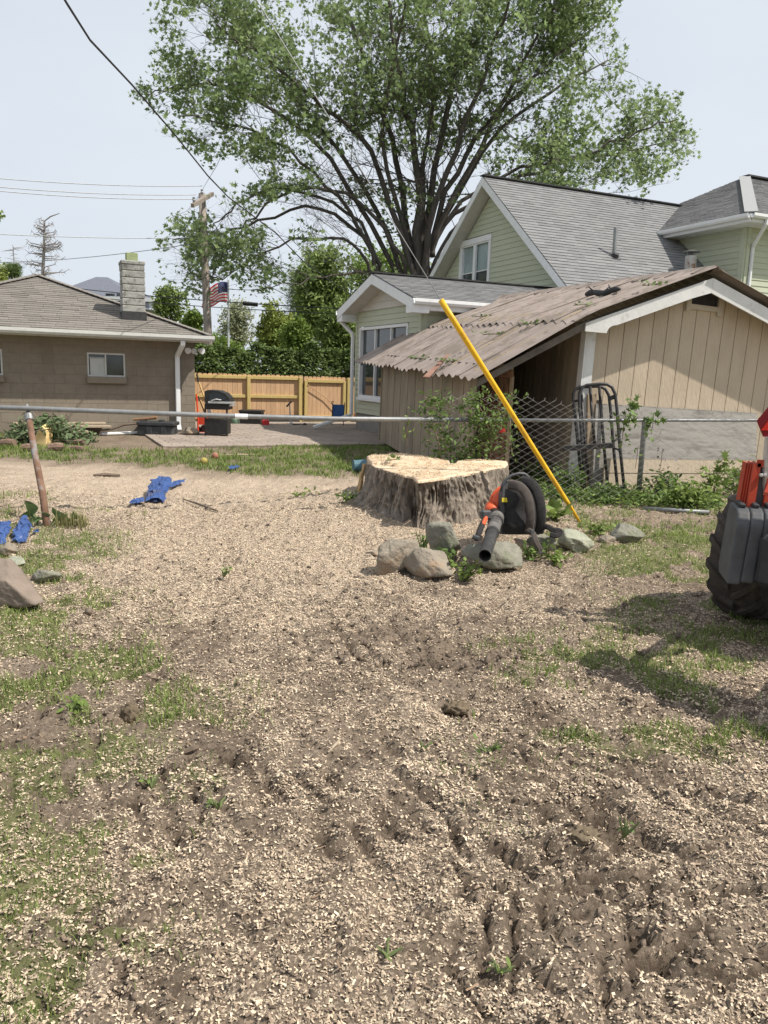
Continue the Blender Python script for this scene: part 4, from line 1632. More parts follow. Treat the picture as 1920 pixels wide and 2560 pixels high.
mk('bare_paint_patches', mb, m_flake, shed, local=True, kind='stuff')
# rafters, lean-to posts and outer board wall
m_raf = mat('old_rafter', (0.10, 0.085, 0.07), (0.16, 0.14, 0.12), scale=6)
for q in (-so + 0.04, Le * 0.5, Le - 0.15):
    mk('rafter', MB().prism([(xm + 0.05, q, rz(xm) - 0.02), (xb + 0.12, q, rz(xb + 0.12) - 0.02), (xb + 0.12, q, rz(xb + 0.12) - 0.12), (xm + 0.05, q, rz(xm) - 0.13)], v3(0, 0.04, 0)), m_raf, shed, local=True)
xw = xb + 0.30
zt_ = rz(xw) - 0.03
w_near = toL(hit(1190, 1000, toW((xw, 0, 0)), sx))[1]
w_far = toL(hit(955, 1000, toW((xw, 0, 0)), sx))[1]
m_ = MB().box((xw + 0.03, (w_near + w_far) / 2, zt_ / 2), v3(0.012, 0, 0), v3(0, (w_far - w_near) / 2, 0), v3(0, 0, zt_ / 2 + 0.1))
lw = mk('lean_to_wall', m_, m_groove, shed, local=True)
nbd = 11
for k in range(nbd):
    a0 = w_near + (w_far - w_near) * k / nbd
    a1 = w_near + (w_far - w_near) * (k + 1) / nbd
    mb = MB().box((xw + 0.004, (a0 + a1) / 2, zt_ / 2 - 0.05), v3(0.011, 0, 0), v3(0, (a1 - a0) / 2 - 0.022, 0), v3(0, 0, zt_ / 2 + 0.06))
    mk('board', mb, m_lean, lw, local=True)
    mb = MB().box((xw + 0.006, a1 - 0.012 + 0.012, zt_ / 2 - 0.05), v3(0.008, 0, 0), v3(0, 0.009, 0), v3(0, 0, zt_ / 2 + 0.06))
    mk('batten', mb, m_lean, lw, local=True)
mb = MB().box((xw + 0.02, w_far + 0.03, zt_ / 2 - 0.05), v3(0.05, 0, 0), v3(0, 0.02, 0), v3(0, 0, zt_ / 2 + 0.06))
mb.box((xw / 2, w_far + 0.03, zt_ / 2), v3(-xw / 2, 0, 0), v3(0, 0.015, 0), v3(0, 0, zt_ / 2))
mk('end_wall', mb, m_lean, shed, local=True)

# cedar panel by the mouth of the lean-to
m_cedar = mat('weathered_cedar', (0.17, 0.09, 0.055), (0.28, 0.16, 0.095), scale=7, rough=0.85, stretch=(6, 6, 0.6), rnd=0.12, c3=(0.10, 0.07, 0.05), s3=2.5, bump=0.2)
m_cedar_l = mat('weathered_cap', (0.33, 0.25, 0.16), (0.42, 0.33, 0.22), scale=7, rough=0.85)
cp0, cp1 = G(1189, 1204), G(1259, 1213)
cpd = unit(cp1 - cp0)
cpn = np.cross(cpd, Z)
cpl = np.linalg.norm(cp1 - cp0)
cpz = zat(938, (cp0 + cp1) / 2)
panel = thing('cedar_panel', 'weathered cedar board panel with capped top at the mouth of the lean-to', 'fence panel', cp0)
for k in range(5):
    mb = MB().box(cp0 + cpd * cpl * (k + 0.5) / 5 + Z * cpz / 2, cpd * (cpl / 10 - 0.004), cpn * 0.012, Z * (cpz / 2), bev=0.004)
    mk('board', mb, m_cedar, panel)
mb = MB().box((cp0 + cp1) / 2 + Z * (cpz + 0.03) + cpn * 0.02 + cpd * 0.02, cpd * (cpl / 2 + 0.035), cpn * 0.04, Z * 0.055, bev=0.012)
mk('cap_board', mb, m_cedar, panel)
mb = MB().box((cp0 + cp1) / 2 + Z * (cpz + 0.12) - cpn * 0.02, cpd * (cpl / 2), cpn * 0.04, Z * 0.05, bev=0.012)
mb.box(cp1 + Z * (cpz + 0.11) , cpd * 0.03, cpn * 0.05, Z * 0.075, bev=0.015)
mk('top_cap', mb, m_cedar_l, panel)
mb = MB().box(cp1 + Z * (cpz / 2) + cpd * 0.03 - cpn * 0.01, cpd * 0.018, cpn * 0.03, Z * cpz / 2)
mk('post', mb, m_cedar_l, panel)
# darker boards behind the panel: hiding the open side
# ---- boards leaning at the gable wall
m_ply = mat('grey_plywood', (0.26, 0.245, 0.225), (0.35, 0.33, 0.305), scale=5, rough=0.9, stretch=(0.5, 3, 3), c3=(0.20, 0.185, 0.17), s3=2.4, bump=0.2, bscale=40)
m_ply_edge = mat('plywood_edge', (0.36, 0.35, 0.32), (0.5, 0.48, 0.45), scale=40, rough=0.95, c3=(0.2, 0.19, 0.18), s3=14, bump=0.5)


def leaning(name, label, cat, pxs, y_top, y_bot, th, m_, me):
    """board leaning on the gable wall; corners tl, tr, br, bl in the photo; y in the shed's frame"""
    tl, tr = [toW(hl(*p, y=y_top)) for p in pxs[:2]]
    br, bl = [toW(hl(*p, y=y_bot)) for p in pxs[2:]]
    n_ = unit(np.cross(tr - tl, bl - tl))
    if np.dot(n_, cC - tl) < 0:
        n_ = -n_
    base = (bl + br) / 2
    t = thing(name, label, cat, base)
    mb = MB().hexa([bl - n_ * th, br - n_ * th, br, bl, tl - n_ * th, tr - n_ * th, tr, tl])
    mk('panel', mb, m_, t)
    e = MB().hexa([tl - n_ * th * 1.05, tr - n_ * th * 1.05, tr + n_ * 0.002, tl + n_ * 0.002] + [q + Z * 0.006 for q in (tl - n_ * th * 1.05, tr - n_ * th * 1.05, tr + n_ * 0.002, tl + n_ * 0.002)])
    mk('top_edge', e, me, t)
    return t, bl, br, tl, tr, n_


leaning('grey_board', 'wide weathered grey board leaning on the shed gable wall behind the wire mesh', 'board',
        [(1490, 1010), (1893, 1034), (1888, 1232), (1480, 1236)], -0.10, -0.32, 0.06, m_ply, m_ply_edge)
bt = leaning('tan_panel', 'tan grooved panel on its side along the bottom of the shed wall', 'panel',
             [(1512, 1147), (1925, 1152), (1925, 1246), (1508, 1248)], -0.335, -0.42, 0.035, m_t111, m_t111)
gb2 = MB()
for f_ in (0.35, 0.78):
    a = bt[3] + (bt[1] - bt[3]) * f_
    b2 = bt[4] + (bt[2] - bt[4]) * f_
    gb2.beam(a + bt[5] * 0.001, b2 + bt[5] * 0.001, 0.004, 0.008)
mk('groove', gb2, m_groove, bt[0])
pk = thing('plank', 'brown plank standing behind the black rack against the shed', 'plank', G(1500, 1232))
pl0, pl1 = toW(hl(1476, 1230, y=-0.2)), toW(hl(1479, 985, y=-0.06))
mk('plank_board', MB().beam(pl0, pl1, 0.14, 0.03, up=sy, bev=0.006), mat('brown_plank', (0.28, 0.21, 0.15), (0.36, 0.28, 0.2), scale=6, rough=0.85), pk)
pk2 = thing('plank', 'dark board slanting behind the black rack against the shed', 'plank', G(1520, 1232))
pl0, pl1 = toW(hl(1531, 1232, y=-0.3)), toW(hl(1496, 1000, y=-0.06))
mk('plank_board', MB().beam(pl0, pl1, 0.10, 0.03, up=sy, bev=0.006), mat('dark_plank', (0.12, 0.10, 0.085), (0.18, 0.155, 0.13), scale=6, rough=0.85), pk2)
# litter on the corrugated roof
m_leaf = leafmat('fresh_leaf', (0.075, 0.13, 0.03), (0.14, 0.21, 0.055), trans=0.3)
m_twig = mat('twig', (0.10, 0.075, 0.055), (0.17, 0.13, 0.10), scale=12, rough=0.9)
roof_n = unit(sz - sx * 0.3)
on_roof = lambda px, py: hit(px, py, toW((xm, 0, zm + 0.09)), unit(RSH @ np.array([-(zm - zb) / (xm - xb), 0, 1.0])))
on_up = lambda px, py: hit(px, py, toW((xa, 0, za + 0.10)), unit(RSH @ np.array([-sl_p, 0, 1.0])))
st = MB()
a, b2 = on_up(1466, 741), on_up(1550, 730)
pts = [a + (b2 - a) * t + Z * (0.03 + 0.02 * math.sin(t * 9)) for t in np.linspace(0, 1, 9)]
st.tube(pts, [0.035, 0.05, 0.04, 0.055, 0.045, 0.05, 0.04, 0.045, 0.015], 7)
for t in (2, 4, 6):
    st.tube([pts[t], pts[t] + v3(random.uniform(-.1, .1), random.uniform(-.1, .1), 0.09)], [0.02, 0.006], 5)
mk('dead_branch', st, m_dark, base=a, label='thick black dead branch lying on the corrugated roof', cat='branch')
for i, (px, py, fn, lab) in enumerate([(1640, 715, on_up, 'scrap of green leaves near the top of the corrugated roof'), (1460, 765, on_up, 'green leafy twig on the corrugated roof below the dead branch'),
                                       (1325, 812, on_roof, 'leafy sprig caught at the lap of the corrugated sheets'), (1205, 793, on_roof, 'green twig at the far left edge of the corrugated roof'),
                                       (1235, 838, on_roof, 'leaf scrap on the corrugated roof left of the sheet lap'), (1120, 905, on_roof, 'leafy sprig on the corrugated roof left of the yellow guard'), (1050, 898, on_roof, 'single leaf scrap on the low corner of the corrugated roof')]):
    c = fn(px, py)
    t = thing('leafy_twig', lab, 'twig', c, group='fallen leaf scraps on the corrugated roof')
    d_ = unit(sx * 0.9 + sy * random.uniform(-0.6, 0.6))
    C = np.array([c + d_ * random.gauss(0, 0.13) + sy * random.gauss(0, 0.05) + sz * random.uniform(0.0, 0.05) for _ in range(26)])
    V, F = leaf_arrays(C - c, 0.05, MAPLE, up=0.9)
    np_mesh('leaves', V, F, m_leaf, t)
    mk('stem', MB().tube([c - d_ * 0.18, c + Z * 0.02, c + d_ * 0.16], 0.006, 5), m_twig, t)
# a lifted scrap of roofing
a, b2 = on_roof(1065, 948), on_roof(1120, 893)
lb = MB()
for j in range(6):
    t0, t1 = j / 6, (j + 1) / 6
    lb.beam(a + (b2 - a) * t0 + sz * 0.03, a + (b2 - a) * t1 + sz * (0.03 + 0.012 * (j % 2)), 0.10 - 0.01 * j, 0.012, up=sz)
mk('roofing_strip', lb, mat('rust_strip', (0.20, 0.10, 0.07), (0.28, 0.17, 0.13), scale=8), base=a, label='lifted rusty strip of roofing on the low half of the corrugated roof', cat='roofing strip')

# ------------------------------------------------------------------ chain link fence
FPX_PTS = [(-260, 1012, 7.95), (66, 1021, 8.05), (330, 1031, 8.2), (560, 1039.5, 8.4), (840, 1047, 8.75), (1265, 1050.5, 9.35), (1612, 1051, 10.1), (1900, 1051, 10.75), (2150, 1050, 11.3)]
RAIL = [P(a, b2, c) for a, b2, c in FPX_PTS]
fence = thing('chain_link_fence', 'galvanised chain link fence with a long bare top rail across the yard', 'fence', G(1595, 1245))
mk('rail', MB().tube(RAIL[:5] + RAIL[5:6], [0.027] * 6, 10), m_metal_g, fence, smooth=True)
mk('rail', MB().tube(RAIL[5:], 0.021, 10), m_metal_g, fence, smooth=True)
jn = P(603, 1041, 8.44)
dj = unit(RAIL[4] - RAIL[3])
mk('coupling', MB().tube([jn - dj * 0.07, jn + dj * 0.07], 0.0295, 10), mat('bright_band', (0.62, 0.64, 0.66), (0.72, 0.74, 0.76), scale=9, rough=0.4), fence)
pb_ = GR(1595, 1247)
ptop = P(1613, 1046, 10.1)
mk('post', MB().tube([pb_ - Z * 0.1, ptop, ptop + Z * 0.02], [0.036, 0.036, 0.02], 12), m_metal_g, fence, smooth=True)
lp0 = GR(117, 1318)
lp1 = P(72, 1041, 8.05)
lpost = mk('post', MB().tube([lp0 - (lp1 - lp0) * 0.06, lp0 + (lp1 - lp0) * 0.3 + A * 0.012, lp0 + (lp1 - lp0) * 0.65, lp1], [0.034, 0.034, 0.032, 0.032], 12), m_rust, fence, smooth=True, label='rusty leaning post under the bare rail')
ud = unit(lp1 - lp0)
mk('post_cap', MB().lathe(lp1 - ud * 0.05, ud, [(0, 0.042), (0.07, 0.043), (0.075, 0.03), (0.10, 0.022), (0.17, 0.018), (0.20, 0.012)], 12), m_metal_g, lpost)
# the mesh: zigzag wires woven along the rail
cum = [0.0]
mp_ = RAIL[4:]
for a, b2 in zip(mp_[:-1], mp_[1:]):
    cum.append(cum[-1] + np.linalg.norm((b2 - a)[:2]))


def railpt(s):
    for i in range(len(mp_) - 1):
        if s <= cum[i + 1]:
            t = (s - cum[i]) / (cum[i + 1] - cum[i])
            return mp_[i] + (mp_[i + 1] - mp_[i]) * t
    return mp_[-1]


def s_of_px(px):
    lo, hi = 0, cum[-1]
    for _ in range(40):
        m2 = (lo + hi) / 2
        if proj(railpt(m2))[0] < px:
            lo = m2
        else:
            hi = m2
    return lo


s0_, s1_ = s_of_px(1112), s_of_px(1905)
pit = 0.082
wires = MB()
nw = int((s1_ - s0_) / pit) + 1
sA, sB, sC_ = s_of_px(1260), s_of_px(1420), s_of_px(1500)
for i in range(nw):
    s = s0_ + i * pit
    top = 0.30 if s < sA else (0.30 - 0.10 * (s - sA) / (sB - sA) if s < sB else max(0.015, 0.20 - 0.185 * (s - sB) / (sC_ - sB)))
    if proj(railpt(s))[0] > 1500:
        top = 0.10
    base = railpt(s)
    g_ = gz(base[0], base[1]) - 0.02
    hp = pit / 2
    n_t = int(round(top / hp))
    n_b = int((g_ - base[2]) / hp)
    pts = []
    for j in range(n_t, n_b - 1, -1):
        sgn = 1 if (j + i) % 2 else -1
        q = railpt(min(max(s + sgn * hp * 0.98, 0), cum[-1]))
        zz = base[2] + j * hp
        fall = max(0, j * hp / 0.3)
        wav = 0.012 * math.sin(s * 5 + zz * 7)
        pts.append(v3(q[0], q[1], zz) + unit(v3(0.25, -1, 0)) * (0.03 + 0.003 * sgn + wav + 0.05 * fall))
    wires.tube(pts, 0.0024, 4, caps=False)
    # twisted top barb
    wires.tube([pts[0], pts[0] + v3(0.012, 0, 0.03)], 0.0022, 4)
mk('wire_mesh', wires, mat('wire', (0.27, 0.26, 0.24), (0.36, 0.345, 0.32), scale=12, rough=0.45, metal=0.1), fence, kind='stuff')
# loose pipe on the ground
pa, pz_ = GR(1608, 1277), GR(1772, 1287)
mk('loose_pipe', MB().tube([pa + Z * 0.03, pz_ + Z * 0.03], 0.026, 12), m_metal_g, base=pa, label='loose galvanised pipe lying in the grass right of the fence post', cat='pipe', smooth=True)
# yellow guy guard and the cable that runs up out of it
gy0 = GR(1450, 1306)
gy1 = P(1102, 750, 7.75)
gd_ = unit(gy1 - gy0)
gw = thing('guy_wire', 'guy cable slanting up from the ground by the shed inside a bright yellow plastic guard', 'guy wire', gy0)
m_yel = mat('yellow_plastic', (0.72, 0.40, 0.015), (0.80, 0.47, 0.025), scale=5, rough=0.4, c3=(0.6, 0.33, 0.03), s3=6)
mk('guard', MB().tube([gy0 - gd_ * 0.05, gy0 + gd_ * 0.3, gy1 - gd_ * 0.3, gy1], [0.012, 0.024, 0.029, 0.029], 14), m_yel, gw, smooth=True)
t_end = 16.0
top_pt = gy1 + gd_ * 9.0
pts = [gy1 - gd_ * 0.1] + [gy1 + gd_ * q + cR * (0.035 * math.sin(min(1, q / 9) * math.pi)) for q in np.linspace(0.3, 9, 14)]
mk('cable', MB().tube(pts, 0.0042, 6), m_steel_d, gw)
# service drop to the house
sd0 = P(80, -140, 7.5)
drop = []
for (px, py, Y) in ((80, -140, 7.5), (168, 10, 9.0), (225, 100, 10.2), (330, 212, 12), (440, 340, 14.2), (520, 440, 16.2), (570, 492, 17.8), (690, 583, 20.5), (760, 655, 22.5), (830, 706, 24.5), (880, 738, 26.0)):
    drop.append(P(px, py, Y))
mk('service_cable', MB().tube(drop, 0.014, 6), m_dark, base=drop[0], label='thick black service cable sweeping down from top left towards the house', cat='cable')
# ------------------------------------------------------------------ board fence, gate
m_picket = mat('new_cedar', (0.46, 0.29, 0.165), (0.58, 0.385, 0.23), scale=5, rough=0.8, stretch=(5, 5, 0.5), rnd=0.10, bump=0.1)
m_pt = mat('treated_post', (0.46, 0.35, 0.13), (0.54, 0.42, 0.18), scale=5, rough=0.8, stretch=(4, 4, 0.6))
FB0 = G(660, 1057)
fpl = lambda px: tpx(px, FB0, A)
FZ = zat(939, FB0)
bf_n = -B
wf = thing('board_fence', 'new cedar board fence with yellowish posts at the back of the patio', 'fence', FB0)
u_l, u_r = fpl(470), fpl(757)
fp3 = lambda u, z, o=0.0: FB0 * v3(1, 1, 0) + A * u + Z * z + bf_n * o


def pickets(root, ua, ub, z0, z1, ph=0.142):
    n_ = max(1, int(round((ub - ua) / ph)))
    w_ = (ub - ua) / n_
    for k in range(n_):
        c = ua + w_ * (k + 0.5)
        h_ = z1 + random.uniform(-0.012, 0.012)
        hw = w_ / 2 - 0.003
        pl = [fp3(c - hw, z0), fp3(c + hw, z0), fp3(c + hw, h_ - 0.035), fp3(c + hw - 0.03, h_), fp3(c - hw + 0.03, h_), fp3(c - hw, h_ - 0.035)]
        mk('picket', MB().prism(pl, -bf_n * 0.018), m_picket, root)


pickets(wf, u_l, u_r, 0.02, FZ + 0.03)
posts = [fpl(480), fpl(620), fpl(748)]
for u in posts:
    mk('post', MB().box(fp3(u, FZ / 2 - 0.02, 0.06), A * 0.05, bf_n * 0.05, Z * (FZ / 2 + 0.0), bev=0.008), m_pt, wf)
zr = [zat(941, fp3(0, 0)) - 0.04, zat(991, fp3(0, 0)), 0.16]
for i in range(len(posts) - 1):
    for z_ in zr:
        mk('rail', MB().box(fp3((posts[i] + posts[i + 1]) / 2, z_, 0.03), A * ((posts[i + 1] - posts[i]) / 2 - 0.052), bf_n * 0.028, Z * 0.045, bev=0.005), m_pt if z_ > zr[2] else m_picket, wf)
gu0, gu1 = fpl(759), fpl(862)
gate = thing('board_gate', 'cedar board gate with a wooden frame and diagonal brace wire, right of the fence posts', 'gate', fp3(gu0, 0))
pickets(gate, gu0, gu1, 0.06, FZ + 0.02)
gz0 = zat(953, fp3((gu0 + gu1) / 2, 0))
for u in (gu0 + 0.05, gu1 - 0.05):
    mk('stile', MB().box(fp3(u, gz0 / 2 + 0.05, 0.03), A * 0.045, bf_n * 0.028, Z * (gz0 / 2 - 0.04), bev=0.005), m_pt, gate)
for z_ in (gz0, 0.18):
    mk('rail', MB().box(fp3((gu0 + gu1) / 2, z_, 0.03), A * ((gu1 - gu0) / 2 - 0.1), bf_n * 0.028, Z * 0.045, bev=0.005), m_pt, gate)
mk('brace_wire', MB().tube([fp3(gu0 + 0.09, gz0 - 0.12, 0.07), fp3((gu0 + gu1) / 2, gz0 * 0.62, 0.065), fp3(gu1 - 0.1, 0.25, 0.07)], 0.012, 6), m_picket, gate)
mk('post', MB().box(fp3(gu1 + 0.09, FZ / 2, 0.03), A * 0.06, bf_n * 0.06, Z * FZ / 2, bev=0.008), m_pt, gate)
side_f = thing('side_board_panel', 'darker fence panel between the gate and the house corner', 'fence panel', fp3(gu1 + 0.2, 0))
pickets(side_f, gu1 + 0.17, gu1 + 1.4, 0.05, FZ + 0.02)
mk('rail', MB().box(fp3(gu1 + 0.75, FZ - 0.08, 0.03), A * 0.55, bf_n * 0.025, Z * 0.045), m_pt, side_f)
edging = thing('bed_edging', 'low black edging along the foot of the board fence', 'edging', fp3(fpl(590), 0, 0.3))
ea, eb = fpl(575), fpl(745)
mk('edging_board', MB().box(fp3((ea + eb) / 2, 0.12, 0.14), A * (eb - ea) / 2, bf_n * 0.04, Z * 0.13, bev=0.02), m_dark, edging)

# ------------------------------------------------------------------ patio of pavers
m_paver = mat('paver', (0.25, 0.205, 0.17), (0.33, 0.275, 0.235), scale=12, rough=0.92, rnd=0.09, bump=0.3, bscale=90, c3=(0.21, 0.175, 0.15), s3=0.8)
PZ = 0.045
pc0 = G(560, 1119)
P_ = lambda u, v, z=0.0: pc0 * v3(1, 1, 0) + A * u + B * v + Z * z
vmax = float(np.dot((FB0 - pc0), B)) - 0.05
# edges: near edge about px 1119, left edge beside the grill, right edge under the lean-to
umax = 7.2
patio = thing('patio', 'brick paver patio in front of the board fence', 'patio', pc0)
pv = MB()
pv.prism([P_(-1.2, 0.0, -0.06), P_(umax, 0.0, -0.06), P_(umax, vmax, -0.06), P_(-1.2, vmax, -0.06)], Z * (PZ + 0.035))
mk('bed', pv, mat('paver_joint', (0.13, 0.105, 0.085), (0.18, 0.15, 0.12), scale=20), patio)
pcs = []
pw, pd = 0.42, 0.21
v = 0.0
row = 0
while v < vmax - 0.1:
    u = -1.2 - (row % 2) * pw / 2
    while u < umax:
        w_ = pw
        a0, a1 = max(u, -1.2), min(u + w_, umax)
        if a1 - a0 > 0.05:
            pcs.append(((a0 + a1) / 2, v + pd / 2, (a1 - a0) / 2 - 0.005, pd / 2 - 0.005))
        u += w_
    v += pd
    row += 1
inhouse = lambda u, v: (lambda q: np.dot(q - PL, A) > 0.05 and np.dot(q - PL, B) < 0.05)(P_(u, v))
pcs = [p for p in pcs if not inhouse(p[0], p[1])]
vis = [p for p in pcs if 470 < proj(P_(p[0], p[1]))[0] < 960]
vis.sort(key=lambda p: np.linalg.norm(P_(p[0], p[1]) - cC))
rest = [p for p in pcs if p not in vis[:295]]


def paver_geo(mb, p):
    z_ = PZ + random.uniform(-0.004, 0.005)
    mb.box(P_(p[0], p[1], z_ - 0.02), A * p[2], B * p[3], Z * 0.02 + A * random.uniform(-0.0003, 0.0003), bev=0.005)


for p in vis[:295]:
    mb = MB()
    paver_geo(mb, p)
    mk('paver', mb, m_paver, patio)
mb = MB()
for p in rest:
    paver_geo(mb, p)
if rest:
    mk('pavers', mb, m_paver, patio, kind='stuff')
# lawn and weeds, kept off the patio and from inside the buildings
Vs, Fs, k0 = GRASS
V = np.concatenate(Vs).reshape(-1, 5, 3)
rel = V[:, 0] - pc0
uu, vv = rel @ A, rel @ B
bad = (vv > 0.02) & (uu > -1.15) & (uu < umax)
relg = V[:, 0] - GC
bad |= ((relg @ B) > -0.03) & ((relg @ A) < 0.1)
bad |= ((V[:, 0, 0] - STUMP_C[0]) / 0.8) ** 2 + ((V[:, 0, 1] - STUMP_C[1]) / 0.8) ** 2 < 1
V = V[~bad]
k = np.arange(len(V))[:, None] * 5
F = np.concatenate([k + [0, 1, 2], k + [0, 2, 3], k + [3, 2, 4]], 0)
tag(np_mesh('grass', V.reshape(-1, 3), F, m_grass), kind='stuff')

# ------------------------------------------------------------------ the big maple behind the house
m_barkt = mat('maple_bark', (0.06, 0.052, 0.045), (0.12, 0.105, 0.092), scale=5, rough=0.95, stretch=(3, 3, 0.6), bump=0.5, bscale=14)
m_maple = leafmat('maple_leaf', (0.15, 0.215, 0.085), (0.255, 0.33, 0.145), trans=0.52, var=0.35, scale=0.5)
TY = 31.0
CROWN = np.array([(395, -160), (372, 30), (375, 120), (318, 262), (310, 290), (395, 335), (470, 372), (520, 420), (600, 470), (560, 470), (485, 478), (470, 520), (385, 572), (405, 700), (470, 745), (640, 745), (830, 760), (1040, 745),
                  (1120, 640), (1180, 470), (1330, 510), (1500, 505), (1590, 500), (1660, 480), (1690, 430), (1750, 380), (1735, 300), (1700, 235), (1600, 195), (1540, 215), (1580, 150), (1550, 60), (1560, -160)], float)


def inside(poly, p):
    x, y = p
    c = False
    n = len(poly)
    for i in range(n):
        x0, y0 = poly[i]
        x1, y1 = poly[i - 1]
        if (y0 > y) != (y1 > y) and x < (x1 - x0) * (y - y0) / (y1 - y0) + x0:
            c = not c
    return c


HOLES = [(645, 285, 55, 34), (590, 440, 75, 40), (690, 545, 60, 42), (560, 560, 40, 30), (720, 430, 30, 25), (1500, 470, 60, 18), (1490, 190, 22, 22), (548, 728, 38, 42), (850, 330, 28, 22), (1180, 260, 24, 26), (760, 200, 24, 20), (940, 150, 18, 26), (1330, 330, 26, 18), (1090, 60, 18, 30), (700, 620, 50, 30)]


def crown_ok(q):
    px, py = proj(q)
    px += random.gauss(0, 10)
    py += random.gauss(0, 10)
    if not inside(CROWN, (px, py)):
        return False
    return not any(((px - a) / c) ** 2 + ((py - b2) / d) ** 2 < 1 for a, b2, c, d in HOLES)


LIMBS = [  # pixel polylines, depth at the tip relative to the trunk, radii
    ([(1040, 850), (1042, 690), (1045, 460), (1018, 290), (985, 115), (955, -70)], -1, 0.34, 26),
    ([(1058, 850), (1050, 680), (1105, 350), (1145, 115), (1165, -80)], 1, 0.30, 26),
    ([(1060, 760), (1062, 620), (1138, 380), (1215, 175), (1290, -40)], -2, 0.26, 26),
    ([(1075, 760), (1075, 600), (1165, 385), (1273, 255), (1390, 140), (1500, 60)], 1, 0.22, 26),
    ([(1030, 800), (1028, 680), (995, 405), (915, 175), (856, 0), (835, -90)], 2, 0.26, 26),
    ([(1024, 760), (1020, 640), (925, 385), (810, 265), (695, 165), (540, 60)], -1.5, 0.22, 28),
    ([(1012, 730), (1000, 640), (890, 500), (760, 472), (650, 475), (580, 520), (530, 570)], -3, 0.15, 20),
    ([(1075, 640), (1130, 540), (1310, 440), (1450, 390), (1590, 330), (1690, 300)], -1, 0.16, 30),
    ([(960, 800), (950, 700), (900, 560), (790, 430), (640, 330), (450, 290)], -2, 0.18, 28),
    ([(945, 790), (935, 720), (880, 610), (760, 600), (640, 640), (540, 700)], -3.5, 0.13, 20),
    ([(1080, 640), (1100, 560), (1250, 330), (1400, 215), (1520, 150)], 2.5, 0.2, 26),
    ([(1000, 780), (990, 640), (880, 420), (740, 250), (640, 120), (480, -20)], 2.5, 0.2, 26),
    ([(1048, 700), (1060, 420), (1080, 200), (1060, -60)], 3, 0.2, 26),
    ([(1070, 700), (1120, 590), (1230, 500), (1380, 470), (1480, 480)], -3, 0.13, 18),
    ([(975, 800), (940, 640), (800, 520), (650, 560), (520, 590), (430, 600)], -1.5, 0.14, 20),
    ([(1000, 700), (900, 680), (780, 700), (660, 720)], -4, 0.1, 12),
    ([(1030, 640), (960, 350), (1000, 60), (1020, -80)], -4, 0.16, 24),
    ([(1060, 640), (1240, 280), (1330, 120), (1420, -60)], 0, 0.18, 26),
    ([(980, 760), (900, 560), (760, 480), (640, 530), (560, 640), (520, 700)], -2.5, 0.12, 16),
    ([(1065, 620), (1200, 470), (1400, 400), (1560, 380), (1690, 350)], 2.0, 0.14, 22),
    ([(1000, 700), (830, 400), (640, 250), (480, 210), (370, 240)], 1.5, 0.16, 22),
]
maple = thing('maple_tree', 'huge many stemmed maple tree rising behind the green house', 'tree', v3(P(1040, 850, TY)[0], TY, 0))
tb = MB()
tw = MB()
LC = []


def grow(p, d, ln, r, depth, keep=1.0):
    """a branch with twigs; fills LC with leaf positions"""
    n = 4
    pts = [np.array(p)]
    q = np.array(p)
    dd = unit(d)
    for i in range(n):
        dd = unit(dd + np.array([random.gauss(0, 0.16), random.gauss(0, 0.16), random.gauss(0.03, 0.14)]))
        q = q + dd * ln / n
        pts.append(q)
    if not crown_ok(pts[-1]):
        if depth == 0 or not inside(CROWN, proj(pts[2])):
            return
        pts = pts[:3]
    tw.tube(pts, [r * (1 - 0.75 * i / (len(pts) - 1)) for i in range(len(pts))], 4 if depth else 5, caps=False)
    if depth < 2:
        k = 5
        for i in range(k):
            t = random.uniform(0.25, 1.0)
            j = min(int(t * (len(pts) - 1)), len(pts) - 2)
            b_ = pts[j] + (pts[j + 1] - pts[j]) * (t * (len(pts) - 1) - j)
            nd = unit(dd + np.array([random.gauss(0, 0.65), random.gauss(0, 0.65), random.gauss(0.05, 0.55)]))
            grow(b_, nd, ln * random.uniform(0.4, 0.62), r * 0.5, depth + 1)
    else:
        for i in range(6 if proj(pts[0])[0] < 760 else 7):
            t = random.uniform(0.3, 1.05)
            b_ = pts[0] + (pts[-1] - pts[0]) * t + np.random.default_rng(random.randrange(1 << 30)).normal(size=3) * 0.13
            if crown_ok(b_):
                qx, qy = proj(b_)
                if fbm(np.array([b_[0] * 0.9 + b_[1] * 0.35]), np.array([b_[2] * 0.9 - b_[1] * 0.3]), 401, 2)[0] < (0.40 if qx > 700 else 0.36):
                    continue
                if b_[1] < TY - 0.3 and abs(qx - 1060) < 330 and qy > 60 and random.random() < 0.5:
                    continue
                LC.append(b_)


